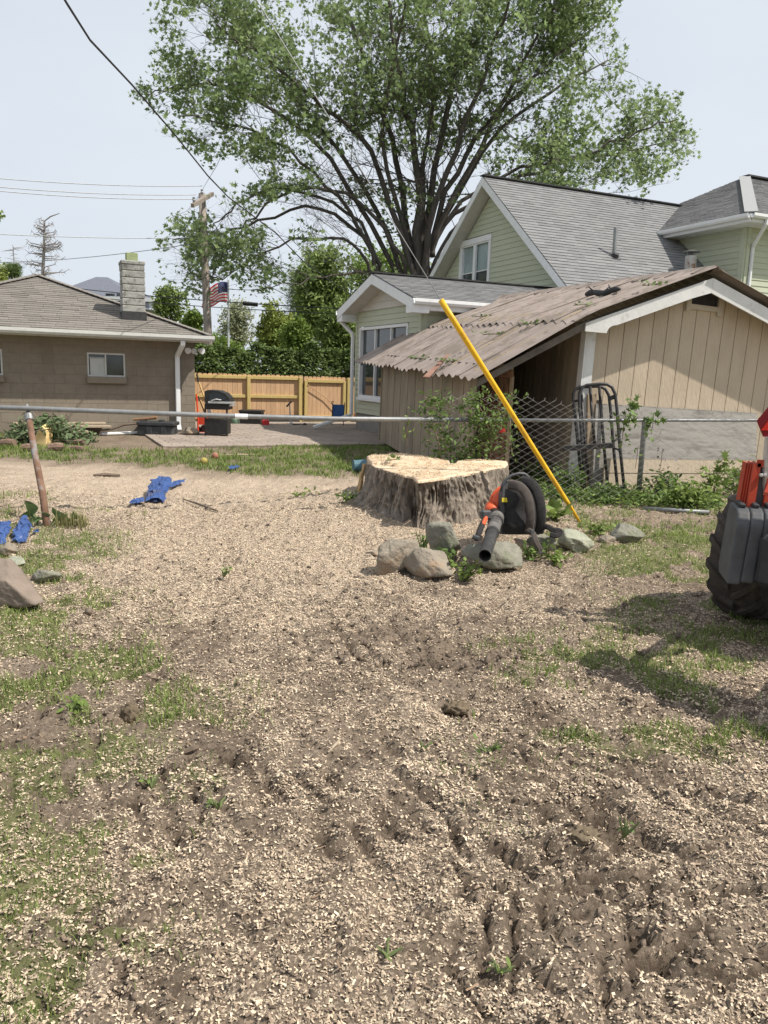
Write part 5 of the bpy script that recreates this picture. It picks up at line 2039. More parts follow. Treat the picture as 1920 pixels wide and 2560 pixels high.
for (pl, dy, r0, ns) in LIMBS:
    n = len(pl)
    pts = []
    for i, (px, py) in enumerate(pl):
        t = i / (n - 1)
        pts.append(P(px, py, TY + dy * t ** 1.2 + random.gauss(0, 0.1)))
    # smooth
    fine_ = []
    for i in range(n - 1):
        for t in np.linspace(0, 1, 5)[:-1]:
            p0 = pts[max(i - 1, 0)]
            p1, p2 = pts[i], pts[i + 1]
            p3_ = pts[min(i + 2, n - 1)]
            fine_.append(0.5 * ((2 * p1) + (p2 - p0) * t + (2 * p0 - 5 * p1 + 4 * p2 - p3_) * t * t + (3 * p1 - p0 - 3 * p2 + p3_) * t ** 3))
    fine_.append(pts[-1])
    m = len(fine_)
    fine_ = [q + RNG.normal(size=3) * (0.06 if 2 < k < m - 1 else 0) for k, q in enumerate(fine_)]
    rad = [0.66 * r0 * (1 - 0.82 * (i / (m - 1)) ** 0.9) for i in range(m)]
    tb.tube(fine_, rad, 9)
    for k in range(ns):
        t = random.uniform(0.26, 1.0) ** 0.8
        j = min(int(t * (m - 1)), m - 2)
        b_ = fine_[j]
        dirn = unit(fine_[j + 1] - fine_[j])
        nd = unit(dirn * 0.8 + np.array([random.gauss(0, 0.75), random.gauss(0, 0.75), random.gauss(0.1, 0.45)]))
        grow(b_, nd, random.uniform(1.6, 3.4), max(0.014, rad[j] * 0.24), 0)
mk('trunk', tb, m_barkt, maple, smooth=True)
mk('branches', tw, m_barkt, maple, kind='stuff')
LC = np.array(LC)
print('maple leaf groups', len(LC))
rep = 1
C = np.repeat(LC, rep, 0) + RNG.normal(size=(len(LC) * rep, 3)) * 0.08
V, F = leaf_arrays(C - np.array(maple.location), 0.15, MAPLE, up=0.25)
np_mesh('crown', V, F, m_maple, maple)

# ------------------------------------------------------------------ hedge and background trees
m_cedarleaf = leafmat('arborvitae', (0.085, 0.13, 0.04), (0.155, 0.21, 0.068), trans=0.3, var=0.4, scale=1.2)


def cloud_tree(name, label, cat, base, centre, rad, n, size, lm, shape=SPRAY, trunk=True, group=None, surf=0.6, seed=1, up=0.3, tr_r=0.12, lumps=9, bark=None, holes=0.0):
    """trunk and limbs, and leaves gathered in clumps on uneven lobes"""
    r = np.random.default_rng(seed)
    t = thing(name, label, cat, base, group)
    centre = np.asarray(centre, float)
    rad = np.asarray(rad, float)
    lob = []
    for k in range(lumps):
        d = r.normal(size=3)
        d /= np.linalg.norm(d)
        lob.append((centre + d * rad * r.uniform(0.25, 0.62), rad * r.uniform(0.38, 0.62)))
    cl = []
    per = 14
    for k in range(n // per):
        c, q = lob[r.integers(len(lob))]
        d = r.normal(size=3)
        d /= np.linalg.norm(d)
        d[2] = d[2] * 0.9 + 0.1
        cc = c + d * q * (surf + (1 - surf) * r.random()) * r.uniform(0.85, 1.12)
        cl.append(cc + r.normal(size=(per, 3)) * q.mean() * 0.13)
    C = np.concatenate(cl)
    V, F = leaf_arrays(C - np.asarray(base), size, shape, up=up, rng=r)
    np_mesh('crown', V, F, lm, t)
    if trunk:
        mb = MB()
        b0 = np.asarray(base, float)
        fork = b0 + (centre - b0) * 0.55
        mb.tube([b0 - Z * 0.2, b0 + (fork - b0) * 0.5 + v3(0.05, 0, 0), fork], [tr_r * 1.25, tr_r, tr_r * 0.8], 8)
        for c, q in lob[:7]:
            mid = (fork + c) / 2 + r.normal(size=3) * 0.1
            mb.tube([fork - Z * 0.1, mid, c], [tr_r * 0.6, tr_r * 0.4, tr_r * 0.12], 6)
        mk('trunk', mb, bark or m_barkt, t, smooth=True)
    return t


hn = 15
h0, h1 = fpl(475), fpl(905)
for i in range(hn):
    u = h0 - 0.3 + (h1 - h0 + 1.2) * (i + 0.5) / hn
    base = fp3(u, 0, -1.9 - 0.15 * math.sin(i * 2.3))
    px, py = proj(base)
    top_px = 872 + 10 * math.sin(i * 1.7) + (4 if i % 2 else -6)
    hh = zat(top_px, base)
    r = np.random.default_rng(100 + i)
    labs = ['leftmost hedge cedar beside the utility pole', 'second hedge cedar right of the utility pole', 'third hedge cedar from the utility pole', 'fourth hedge cedar from the utility pole', 'fifth hedge cedar from the utility pole, over the first fence bay',
            'hedge cedar left of the first full fence post', 'hedge cedar just behind the first full fence post', 'hedge cedar right of the first full fence post', 'hedge cedar over the middle of the second fence bay', 'hedge cedar over the right half of the second fence bay',
            'hedge cedar just left of the gate post', 'hedge cedar above the left side of the gate', 'hedge cedar above the middle of the gate', 'hedge cedar above the right side of the gate', 'last hedge cedar on the right, beside the house corner']
    t = thing('hedge_cedar', 'dark green ' + labs[i], 'hedge shrub', base, group='evergreen hedge behind the board fence')
    n = 2600
    zz = r.random(n) ** 0.9 * hh
    rr = 0.62 * (1 - 0.75 * sstep(0.55, 1.0, zz / hh)) * (0.72 + 0.33 * r.random(n))
    an = r.random(n) * 6.283
    lump = 1 + 0.16 * np.sin(an * 3 + zz * 5 + i) + 0.1 * np.sin(an * 7 - zz * 9)
    C = np.stack([rr * lump * np.cos(an), rr * lump * np.sin(an), zz], -1)
    V, F = leaf_arrays(C, 0.13, SPRAY, up=0.9, rng=r)
    np_mesh('foliage', V, F, m_cedarleaf, t)
    mk('stem', MB().tube([base, base + Z * hh * 0.85], [0.06, 0.02], 6), m_barkt, t)

m_l1 = leafmat('leaf_mid', (0.16, 0.225, 0.065), (0.25, 0.32, 0.105), trans=0.3, var=0.35)
m_l2 = leafmat('leaf_dark', (0.10, 0.155, 0.055), (0.175, 0.235, 0.085), trans=0.35, var=0.4)
m_l3 = leafmat('leaf_yellow', (0.20, 0.25, 0.055), (0.29, 0.335, 0.09), trans=0.35, var=0.3)
m_l4 = leafmat('leaf_pale', (0.30, 0.33, 0.20), (0.40, 0.42, 0.28), trans=0.4, var=0.3)
m_l5 = leafmat('leaf_bright', (0.13, 0.20, 0.04), (0.21, 0.29, 0.07), trans=0.35, var=0.3)


def tree_at(name, label, cat, px0, px1, py_top, py_bot, Y, n, size, lm, seed, shape=OVAL, base_py=None, dep=0.8, **kw):
    a, b2 = P(px0, (py_top + py_bot) / 2, Y), P(px1, (py_top + py_bot) / 2, Y)
    t_, bo = P((px0 + px1) / 2, py_top, Y), P((px0 + px1) / 2, py_bot, Y)
    rx = np.linalg.norm(b2 - a) / 2
    rz_ = (t_[2] - bo[2]) / 2
    c = (t_ + bo) / 2
    return cloud_tree(name, label, cat, v3(c[0], c[1], 0), c, v3(rx, rx * dep, rz_), n, size, lm, shape=shape, seed=seed, **kw)


tree_at('broadleaf_tree', 'dense mid green tree under the maple left of the porch roof', 'tree', 725, 905, 560, 900, 46, 20000, 0.22, m_l1, 5, lumps=22, surf=0.7)
tree_at('broadleaf_tree', 'dark green feathery tree behind the hedge, left of the dense one', 'tree', 670, 830, 650, 920, 50, 14000, 0.26, m_l2, 6, lumps=16, shape=NEEDLE, up=1.2)
tree_at('broadleaf_tree', 'yellow green shrub tree behind the hedge', 'tree', 640, 765, 745, 920, 43, 8000, 0.18, m_l3, 7, lumps=10)
tree_at('broadleaf_tree', 'pale thin leaved tree behind the flagpole', 'tree', 535, 650, 735, 900, 49, 5200, 0.16, m_l4, 8, lumps=12)
tree_at('broadleaf_tree', 'round bright green tree left of the utility pole', 'tree', 455, 516, 772, 850, 40, 5200, 0.15, m_l5, 9, lumps=8, surf=0.85)
tree_at('broadleaf_tree', 'slim open tree between chimney and utility pole', 'tree', 382, 470, 695, 830, 43, 3400, 0.17, m_l1, 10, lumps=11)
tree_at('broadleaf_tree', 'low green tree filling the gap behind the garage eave', 'tree', 430, 640, 830, 915, 41, 8200, 0.16, m_l5, 17, lumps=11)
tree_at('broadleaf_tree', 'tree with new yellow leaves cut by the left edge of the photo', 'tree', -60, 26, 640, 790, 40, 3600, 0.17, m_l3, 11, lumps=9)
tree_at('pine_tree', 'dark bushy pine behind the left end of the garage roof', 'tree', -5, 62, 645, 705, 44, 4200, 0.2, m_l2, 12, lumps=7, shape=NEEDLE)
tree_at('broadleaf_tree', 'leafy crown just reaching into the left edge below the wires', 'tree', -120, 11, 505, 560, 30, 1800, 0.16, m_l1, 13, lumps=6)
tree_at('broadleaf_tree', 'deep green tree low behind the maple trunk', 'tree', 840, 1080, 590, 880, 48, 11000, 0.22, m_l5, 14, lumps=14, surf=0.7)

tree_at('broadleaf_tree', 'low bright green growth between hedge and the dense tree', 'tree', 690, 800, 790, 945, 40, 9000, 0.17, m_l5, 18, lumps=14)
tree_at('broadleaf_tree', 'low mid green growth behind the hedge at the house corner', 'tree', 785, 915, 730, 950, 41, 12000, 0.18, m_l1, 19, lumps=16)
tree_at('broadleaf_tree', 'soft green crown behind the gap right of the flagpole', 'tree', 640, 735, 790, 935, 46, 6500, 0.18, m_l5, 23, lumps=12)

# dead spruce
spb = P(107, 700, 48)
spt = P(112, 552, 48)
sp = thing('dead_spruce', 'bare dead spruce with drooping grey branches behind the garage', 'tree', v3(spb[0], 48, 0))
m_dead = mat('dead_wood', (0.21, 0.19, 0.185), (0.30, 0.28, 0.275), scale=9, rough=0.95)
mb = MB()
mb.tube([v3(spb[0], 48, 0), spb, (spb + spt) / 2, spt, spt + v3(0.35, 0, 0.25), spt + v3(0.9, 0, 0.45)], [0.16, 0.12, 0.08, 0.04, 0.04, 0.02], 7)
mk('trunk', mb, m_dead, sp)
mb = MB()
hT = spt[2] - 3.0
zlow = P(107, 705, 48)[2]
for k in range(62):
    f = random.random()
    z_ = zlow + (spt[2] - zlow) * f
    ln_ = 1.45 * (1 - f) ** 0.8 + 0.25
    an = random.uniform(0, 6.283)
    d = v3(math.cos(an), math.sin(an) * 0.8, 0)
    p0 = v3(spb[0] + (spt[0] - spb[0]) * f, 48, z_)
    pts = [p0, p0 + d * ln_ * 0.4 + Z * 0.06, p0 + d * ln_ * 0.8 + Z * 0.12, p0 + d * ln_ + Z * 0.32]
    mb.tube(pts, [0.035, 0.028, 0.02, 0.008], 4, caps=False)
    for j in range(8):
        t = random.uniform(0.2, 1)
        i_ = min(int(t * 3), 2)
        b_ = pts[i_] + (pts[i_ + 1] - pts[i_]) * (t * 3 - i_)
        mb.tube([b_, b_ + unit(np.cross(d, Z) * random.choice((-1, 1)) * 0.7 + d * 0.5) * random.uniform(0.1, 0.3) + Z * random.uniform(-0.3, 0.05)], [0.012, 0.005], 3, caps=False)
mk('branches', mb, m_dead, sp, kind='stuff')
# a thin bare sapling beside the pine
b0 = P(38, 700, 46)
t0 = P(32, 612, 46)
bs = thing('bare_tree', 'thin bare topped tree above the pine at far left', 'tree', v3(b0[0], 46, 0))
mb = MB().tube([v3(b0[0], 46, 0), b0, t0], [0.08, 0.05, 0.015], 5)
for k in range(16):
    f = random.uniform(0.4, 1)
    p0 = b0 + (t0 - b0) * f
    an = random.uniform(0, 6.28)
    mb.tube([p0, p0 + v3(math.cos(an), math.sin(an), random.uniform(-0.2, 0.3)) * random.uniform(0.3, 0.9)], [0.02, 0.006], 4, caps=False)
mk('trunk', mb, m_dead, bs)

# ------------------------------------------------------------------ far house
m_slate = mat('far_slate', (0.105, 0.115, 0.145), (0.15, 0.16, 0.19), scale=8, rough=0.95)
m_farw = mat('far_wall', (0.60, 0.62, 0.66), (0.68, 0.70, 0.74), scale=5, rough=0.8)
FY = 52.0
fh0 = thing('far_house', 'distant white house with dark slate roofs behind the garage chimney', 'house', v3(P(250, 780, FY)[0], FY, 0))
fx = lambda px, py, Y=FY: P(px, py, Y)
mb = MB()
lw_, rw_ = fx(150, 730), fx(318, 730)
ez_ = fx(240, 738)[2]
mb.box(v3((lw_[0] + rw_[0]) / 2, FY + 4, ez_ / 2), v3((rw_[0] - lw_[0]) / 2, 0, 0), v3(0, 4, 0), v3(0, 0, ez_ / 2))
l2, r2 = fx(240, 740), fx(384, 750)
e2 = fx(320, 748)[2]
mb.box(v3((l2[0] + r2[0]) / 2, FY + 2.5, e2 / 2), v3((r2[0] - l2[0]) / 2, 0, 0), v3(0, 3.4, 0), v3(0, 0, e2 / 2))
mk('wall', mb, m_farw, fh0)
rid = fx(200, 691, FY + 4)[2]


def hip(x0, x1, y0, y1, z0, z1, ov=0.4, g0=0.5, g1=0.5):
    x0, x1, y0, y1 = x0 - ov, x1 + ov, y0 - ov, y1 + ov
    ym = (y0 + y1) / 2
    w = (y1 - y0) / 2
    return MB().add([(x0, y0, z0), (x1, y0, z0), (x1, y1, z0), (x0, y1, z0), (x0 + w * g0, ym, z1), (x1 - w * g1, ym, z1)],
                    [(0, 1, 5, 4), (1, 2, 5), (2, 3, 4, 5), (3, 0, 4), (0, 3, 2, 1)])


mk('roof', hip(lw_[0], rw_[0], FY, FY + 8, ez_, rid, g1=0.7, g0=0.3), m_slate, fh0)
rid2 = fx(340, 716, FY + 2)[2]
mk('roof', hip(l2[0], r2[0], FY - 0.9, FY + 5.9, e2, rid2, g1=1.0), m_slate, fh0)
l3, r3 = fx(330, 790), fx(396, 790)
e3 = fx(360, 783)[2]
mk('porch_roof', hip(l3[0], r3[0], FY - 3.5, FY, e3, fx(360, 756)[2], g1=1.0), m_slate, fh0)
mk('porch_wall', MB().box(v3((l3[0] + r3[0]) / 2, FY - 1.8, e3 / 2), v3((r3[0] - l3[0]) / 2, 0, 0), v3(0, 1.6, 0), v3(0, 0, e3 / 2)), m_farw, fh0)
mb = MB()
mb.box(v3((lw_[0] + rw_[0]) / 2, FY - 0.42, ez_ - 0.1), v3((rw_[0] - lw_[0]) / 2 + 0.45, 0, 0), v3(0, 0.05, 0), v3(0, 0, 0.12))
mb.box(v3((l2[0] + r2[0]) / 2, FY - 1.35, e2 - 0.1), v3((r2[0] - l2[0]) / 2 + 0.45, 0, 0), v3(0, 0.05, 0), v3(0, 0, 0.12))
mk('fascia', mb, m_white, fh0)
for px in (276, 303):
    c = fx(px, 748, FY - 0.93)
    mk('window', MB().box(c, v3(0.28, 0, 0), v3(0, 0.05, 0), v3(0, 0, 0.35)), m_glass, fh0)
# second dark roof at far left
c = P(62, 712, 60)
fh1 = thing('far_house', 'sliver of a dark roofed house left of the dead spruce', 'house', v3(c[0], 60, 0))
ww_ = P(72, 700, 60)[0] - P(45, 700, 60)[0]
mk('wall', MB().box(v3(c[0] - 0.3, 62, c[2] / 2), v3(ww_, 0, 0), v3(0, 2, 0), v3(0, 0, c[2] / 2)), m_farw, fh1)
mk('roof', hip(c[0] - ww_ - 0.3, c[0] + ww_ - 0.3, 60, 64, c[2], P(62, 690, 62)[2]), m_slate, fh1)

# ------------------------------------------------------------------ poles, wires, flag
m_pole = mat('old_pole', (0.20, 0.17, 0.145), (0.30, 0.26, 0.225), scale=5, rough=0.95, stretch=(3, 3, 0.4), bump=0.3)
UY = 27.5
up0, up1 = P(524, 935, UY), P(505, 484, UY)
upb = up0 + (up0 - up1) * (up0[2] + 0.2) / (up1[2] - up0[2])
upole = thing('utility_pole', 'weathered wooden utility pole behind the board fence', 'utility pole', upb)
mk('pole', MB().tube([upb, up0, up1], [0.17, 0.155, 0.115], 12), m_pole, upole, smooth=True)
ca, cb_ = P(517, 478, UY - 0.1), P(481, 514, UY - 2.2)
mk('crossarm', MB().beam(ca + v3(0.1, 0.4, 0), cb_, 0.10, 0.12), m_pole, upole)
for t in (0.35, 0.9):
    q = ca + (cb_ - ca) * t
    mk('insulator', MB().lathe(q + Z * 0.05, Z, [(0, 0.03), (0.06, 0.05), (0.1, 0.035), (0.14, 0.05), (0.16, 0.02)], 8), m_steel_d, upole)


def wire(name, label, pts, r=0.012, group='overhead wires', m_=None):
    return mk(name, MB().tube(pts, r, 5), m_ or m_steel_d, base=pts[0], label=label, cat='wire', group=group)


def span(a, b2, sag, n=14):
    return [a + (b2 - a) * t - Z * sag * 4 * t * (1 - t) for t in np.linspace(0, 1, n)]


wire('power_line', 'topmost of three thin power lines at upper left', span(P(-300, 416, 20), P(505, 465, UY), 0.15))
wire('power_line', 'middle of three thin power lines at upper left', span(P(-300, 436, 19.5), P(490, 487, UY - 1.0), 0.15))
wire('power_line', 'lowest of the three close power lines at upper left', span(P(-300, 444, 19), P(482, 498, UY - 2.0), 0.15))
wire('phone_line', 'single thin line crossing in front of the dead spruce top', span(P(-300, 568, 21), P(512, 595, UY), 0.1))
wire('phone_line', 'line rising from the dead spruce to the utility pole', span(P(-200, 650, 40), P(514, 604, UY), 0.35))
wire('phone_line', 'upper dark cable behind the chimney and flag', span(P(180, 720, 42), P(860, 772, 33), 0.1), 0.022, m_=m_dark)
cz = span(P(180, 738, 42), P(860, 785, 33), 0.1)
wl = wire('phone_line', 'lower dark cable with a black splice box', cz, 0.018, m_=m_dark)
c0 = P(626, 760, 36)
mk('splice_box', MB().tube([c0 - v3(0.33, 0, -0.02), c0 + v3(0.33, 0, -0.02)], 0.09, 8), m_dark, wl)
fpY = 38.0
fb0, ft0 = P(571, 900, fpY), P(571, 700, fpY)
fpole = thing('flagpole', 'thin pale flagpole with a red and white striped flag behind the utility pole', 'flagpole', v3(fb0[0], fpY, 0))
mk('pole', MB().tube([v3(fb0[0], fpY, 0), ft0], [0.05, 0.04], 8), mat('flagpole_white', (0.5, 0.52, 0.55), (0.6, 0.62, 0.65), scale=5, rough=0.4), fpole)
m_fr = mat('flag_red', (0.55, 0.04, 0.05), (0.62, 0.07, 0.08), scale=4, rough=0.8, trans=0.4)
m_fw = mat('flag_white', (0.72, 0.70, 0.70), (0.78, 0.76, 0.76), scale=4, rough=0.8, trans=0.4)
m_fbl = mat('flag_blue', (0.03, 0.04, 0.13), (0.05, 0.06, 0.17), scale=4, rough=0.8, trans=0.3)
fl_h = 0.92
fl_w = 1.45
ftop = P(569, 706, fpY)


def flagp(u, v):   # u out from the pole (to the left), v down 0..1: limp, hanging and folded
    droop = u * u * 0.42
    return ftop + v3(-u * fl_w * 0.80 + 0.05 * math.sin(v * 5), 0.16 * math.sin(u * 9 + v * 2), -v * fl_h - droop * fl_h + 0.06 * math.sin(u * 7 + v))


def flagstrip(v0, v1, u0, u1, o=0.0):
    mb = MB()
    n = 14
    us = np.linspace(u0, u1, n)
    vs = [flagp(u, v) - v3(0, o, 0) for u in us for v in (v0, v1)]
    mb.add(vs, [(2 * i, 2 * i + 2, 2 * i + 3, 2 * i + 1) for i in range(n - 1)])
    return mb


flag = mk('flag', flagstrip(0, 7 / 13, 0.0, 0.4), m_fbl, fpole)
for k in range(13):
    mk('stripe', flagstrip(k / 13, (k + 1) / 13, 0.4 if k < 7 else 0.0, 1.0), m_fr if k % 2 == 0 else m_fw, flag)
stars = MB()
for rw in range(9):
    for c in range(6 if rw % 2 == 0 else 5):
        u = 0.4 * ((2 * c + 1 + (rw % 2)) / 12)
        v = 7 / 13 * (rw + 1) / 10
        for s in (-1, 1):
            p = flagp(u, v) + v3(0, 0.006 * s, 0)
            pts = [p + v3(math.sin(a) * r_, 0, math.cos(a) * r_) for a, r_ in [(i * math.pi / 5, 0.022 if i % 2 == 0 else 0.009) for i in range(10)]]
            stars.add(pts, [tuple(range(10))])
mk('stars', stars, m_fw, flag)

# ------------------------------------------------------------------ the stump
OUT = [(918, 1147), (922, 1156), (938, 1166), (965, 1174), (996, 1183), (1012, 1187), (1031, 1189), (1044, 1201), (1060, 1199), (1087, 1196), (1145, 1187), (1190, 1179), (1233, 1171), (1262, 1166), (1268, 1160),
       (1240, 1158), (1199, 1158), (1165, 1161), (1141, 1163), (1120, 1160), (1101, 1156), (1050, 1148), (1000, 1141), (978, 1140), (966, 1144), (935, 1144)]
ZT = 0.60
outp = np.array([G(a, b2, ZT)[:2] for a, b2 in OUT])
cen = outp.mean(0) + np.array([0.0, 0.05])
STUMP_C[:] = cen
seg = np.linalg.norm(np.roll(outp, -1, 0) - outp, axis=1)
NS = 620
cs = np.concatenate([[0], np.cumsum(seg)])
sv = np.linspace(0, cs[-1], NS, endpoint=False)
cl = np.concatenate([outp, outp[:1]])
ring = np.stack([np.interp(sv, cs, cl[:, 0]), np.interp(sv, cs, cl[:, 1])], -1)
for _ in range(2):
    ring = (np.roll(ring, 1, 0) + 2 * ring + np.roll(ring, -1, 0)) / 4
NR = 110
ang = np.arctan2(ring[:, 1] - cen[1], ring[:, 0] - cen[0])
outd = np.stack([np.cos(ang), np.sin(ang)], -1)
PROW = math.atan2(*(G(1044, 1201, ZT)[:2] - cen)[::-1])
rows = []
REL = []
per = cs[-1]
for j in range(NR):
    t = j / (NR - 1)
    z_ = ZT - 0.012 - t * (ZT + 0.10)
    fl_ = 0.02 * t + 0.16 * t ** 3
    # roots: one at the left, two in front, one right
    root = 0
    for a0, w_, am in ((math.radians(186), 0.26, 0.55), (math.radians(-150), 0.4, 0.16), (math.radians(-62), 0.40, 0.30), (math.radians(-15), 0.35, 0.2), (math.radians(100), 0.5, 0.2)):
        d = np.angle(np.exp(1j * (ang - a0)))
        root = root + am * np.exp(-(d / w_) ** 2)
    dn_ = np.angle(np.exp(1j * (ang - PROW)))
    ex = fl_ + root * t ** 2.2 * 0.9 - 0.20 * np.exp(-(dn_ / 0.13) ** 2) * min(1, t * 2.2) ** 0.6 - 0.10 * np.exp(-(np.angle(np.exp(1j * (ang - PROW - 0.12 - 0.25 * t))) / 0.10) ** 2) * min(1, t * 3)
    lump = 0.05 * (fbm(sv * 1.6, np.full(NS, t * 0.9), 200, 2) - 0.5)
    # furrowed bark: long plates, deep cracks between
    u = sv * 24 + 2.2 * (fbm(sv * 3, np.full(NS, z_ * 3), 205, 3) - 0.5) * 2
    n1 = vnoise(u, np.full(NS, z_ * 4.5), 210)
    n2 = vnoise(u * 2.1, np.full(NS, z_ * 7.0), 211)
    n3 = fbm(sv * 55, np.full(NS, z_ * 30), 212, 2)
    rid = 1 - np.abs(2 * n1 - 1)
    pl1 = 1 - np.abs(2 * vnoise(u * 0.9 + z_ * 2.5, np.full(NS, z_ * 15.0) + sv * 2.5, 215) - 1)
    crack = np.minimum(rid, 0.6 + 0.4 * pl1) 
    bark = 0.03 * (np.clip(pl1, 0.2, 1) - 0.6) + 0.048 * (np.minimum(rid, 0.72) / 0.72 - 0.7) + 0.03 * (n2 - 0.5) + 0.016 * (n3 - 0.5)
    r_ = ex + lump * (0.3 + t) + bark * min(1, 0.35 + 4 * t)
    REL.append(np.clip(0.5 + 0.9 * (np.minimum(rid, 0.72) / 0.72 - 0.62) + 0.45 * (pl1 - 0.6) + 0.3 * (n2 - 0.5), 0, 1))
    rows.append(np.column_stack([ring + outd * r_[:, None], np.full(NS, z_ + 0.0)]))
V = np.concatenate(rows)
idx = np.arange(NR * NS).reshape(NR, NS)
F = np.stack([idx[:-1], np.roll(idx[:-1], -1, 1), np.roll(idx[1:], -1, 1), idx[1:]], -1).reshape(-1, 4)[:, ::-1]
stump = thing('tree_stump', 'huge freshly cut tree stump with rough grey bark and a pale sawn top', 'stump', v3(cen[0], cen[1], 0))
m_sbark = mat('stump_bark', (0.10, 0.083, 0.066), (0.215, 0.182, 0.15), scale=9, rough=0.95, stretch=(2.2, 2.2, 0.8), bump=0.9, bscale=34, c3=(0.25, 0.215, 0.175), s3=5, t3=(0.5, 0.66))
V0 = V - np.array([cen[0], cen[1], 0])
_n = m_sbark.node_tree.nodes
_l = m_sbark.node_tree.links
_at = _n.new('ShaderNodeAttribute')
_at.attribute_name = 'relief'
_mr = _n.new('ShaderNodeMapRange')
_mr.inputs['To Min'].default_value = 0.42
_mr.inputs['To Max'].default_value = 1.35
_l.new(_at.outputs['Fac'], _mr.inputs['Value'])
_hs = _n.new('ShaderNodeHueSaturation')       # bark plates weather grey, the fissures between keep the dark inner bark
_l.new(_mr.outputs['Result'], _hs.inputs['Value'])
_src = _n['Principled BSDF'].inputs['Base Color'].links[0].from_socket
_l.new(_src, _hs.inputs['Color'])
_l.new(_hs.outputs['Color'], _n['Principled BSDF'].inputs['Base Color'])
np_mesh('bark', V0, F, m_sbark, stump, smooth=False, attrs={'relief': np.concatenate(REL)})


def wood_top():
    m = mat('sawn_wood', (0.53, 0.405, 0.28), (0.63, 0.505, 0.37), scale=4, rough=0.85, bump=0.35, bscale=55, c3=(0.46, 0.335, 0.22), s3=5, t3=(0.5, 0.62))
    return m


NC = 46
caps = []
top0 = np.column_stack([ring + outd * (rows[0][:, :2] - ring * 1.0 - 0).mean() * 0, np.full(NS, ZT)])
for j in range(NC + 1):
    f = 1 - j / NC
    q = cen + (rows[0][:, :2] * 1.0 - cen) * f
    zz = ZT + 0.004 * (fbm(q[:, 0] * 18, q[:, 1] * 18, 230, 3) - 0.5) * 2 + 0.02 * (fbm(q[:, 0] * 2.5, q[:, 1] * 2.5, 231, 2) - 0.5)
    # the back left slab was cut a little higher than the front
    lv = sstep(-0.012, 0.012, (q[:, 1] - cen[1] - 0.12) - 0.5 * (q[:, 0] - cen[0]) * 0.55 + 0.06 * (fbm(q[:, 0] * 4, q[:, 1] * 4, 233, 2) - 0.5))
    zz = zz + 0.035 * lv
    if j == 0:
        zz = zz - 0.006
    caps.append(np.column_stack([q, zz]))
V = np.concatenate([np.column_stack([caps[0][:, :2], np.full(NS, ZT - 0.03)])] + caps) - np.array([cen[0], cen[1], 0])
idx = np.arange((NC + 2) * NS).reshape(NC + 2, NS)
F = np.stack([idx[:-1], np.roll(idx[:-1], -1, 1), np.roll(idx[1:], -1, 1), idx[1:]], -1).reshape(-1, 4)
np_mesh('sawn_top', V, F, wood_top(), stump)
# sawdust on the top
r = np.random.default_rng(5)
n = 9000
k = r.integers(0, NS, n)
f = np.sqrt(r.random(n)) * 0.97
q = cen + (rows[0][k, :2] - cen) * f[:, None]
zz = ZT + 0.012 + 0.035 * sstep(-0.012, 0.012, (q[:, 1] - cen[1] - 0.12) - 0.5 * (q[:, 0] - cen[0]) * 0.55)
keep = r.random(n) < 0.15 + 0.85 * sstep(0.4, 0.6, fbm(q[:, 0] * 4, q[:, 1] * 4, 240, 3))
q, zz = q[keep], zz[keep]
C = np.column_stack([q, zz]) - np.array([cen[0], cen[1], 0])
V, F = leaf_arrays(C, 0.010, [(-0.5, -0.4), (0.5, -0.3), (0.5, 0.4), (-0.5, 0.3)], up=1.5)
tag(np_mesh('sawdust', V, F, mat('sawdust', (0.46, 0.36, 0.24), (0.66, 0.54, 0.38), scale=40, rough=0.9, island=0.2), stump), kind='stuff')
# splinters at the left edge and the reddish torn patch
mb = MB()
lp = G(918, 1150, ZT)
for s_ in range(7):
    a = lp + v3(-0.03 - 0.03 * random.random(), random.uniform(-0.12, 0.12), random.uniform(-0.25, -0.05))
    mb.tube([a, a + v3(-0.03, 0, -0.18), a + v3(-0.07 - 0.05 * random.random(), 0, -0.36)], [0.022, 0.016, 0.004], 5)
mk('splinters', mb, mat('torn_wood', (0.40, 0.26, 0.13), (0.52, 0.36, 0.2), scale=8), stump)
t = thing('leafy_twig', 'small green leaf sprig lying on the sawn stump top', 'twig', G(982, 1152, ZT + 0.05))
tp = np.array(t.location)
V, F = leaf_arrays(np.array([v3(random.gauss(0, 0.05), random.gauss(0, 0.05), 0.02 + 0.02 * random.random()) for _ in range(12)]), 0.05, MAPLE, up=0.8)
np_mesh('leaves', V, F, m_leaf, t)
mk('stem', MB().tube([tp - v3(0.08, 0.02, 0), tp + v3(0.08, 0.03, 0.02)], 0.004, 5), m_twig, t)
sk0, sk1 = GR(1003, 1322), GR(1112, 1245)
mk('stick', MB().tube([sk0 + Z * 0.02, (sk0 + P(1105, 1255, 7.9)) / 2 + Z * 0.02, P(1105, 1255, 7.85)], [0.006, 0.009, 0.012], 6), m_twig, base=sk0, label='thin bare stick leaning against the front of the stump', cat='stick')


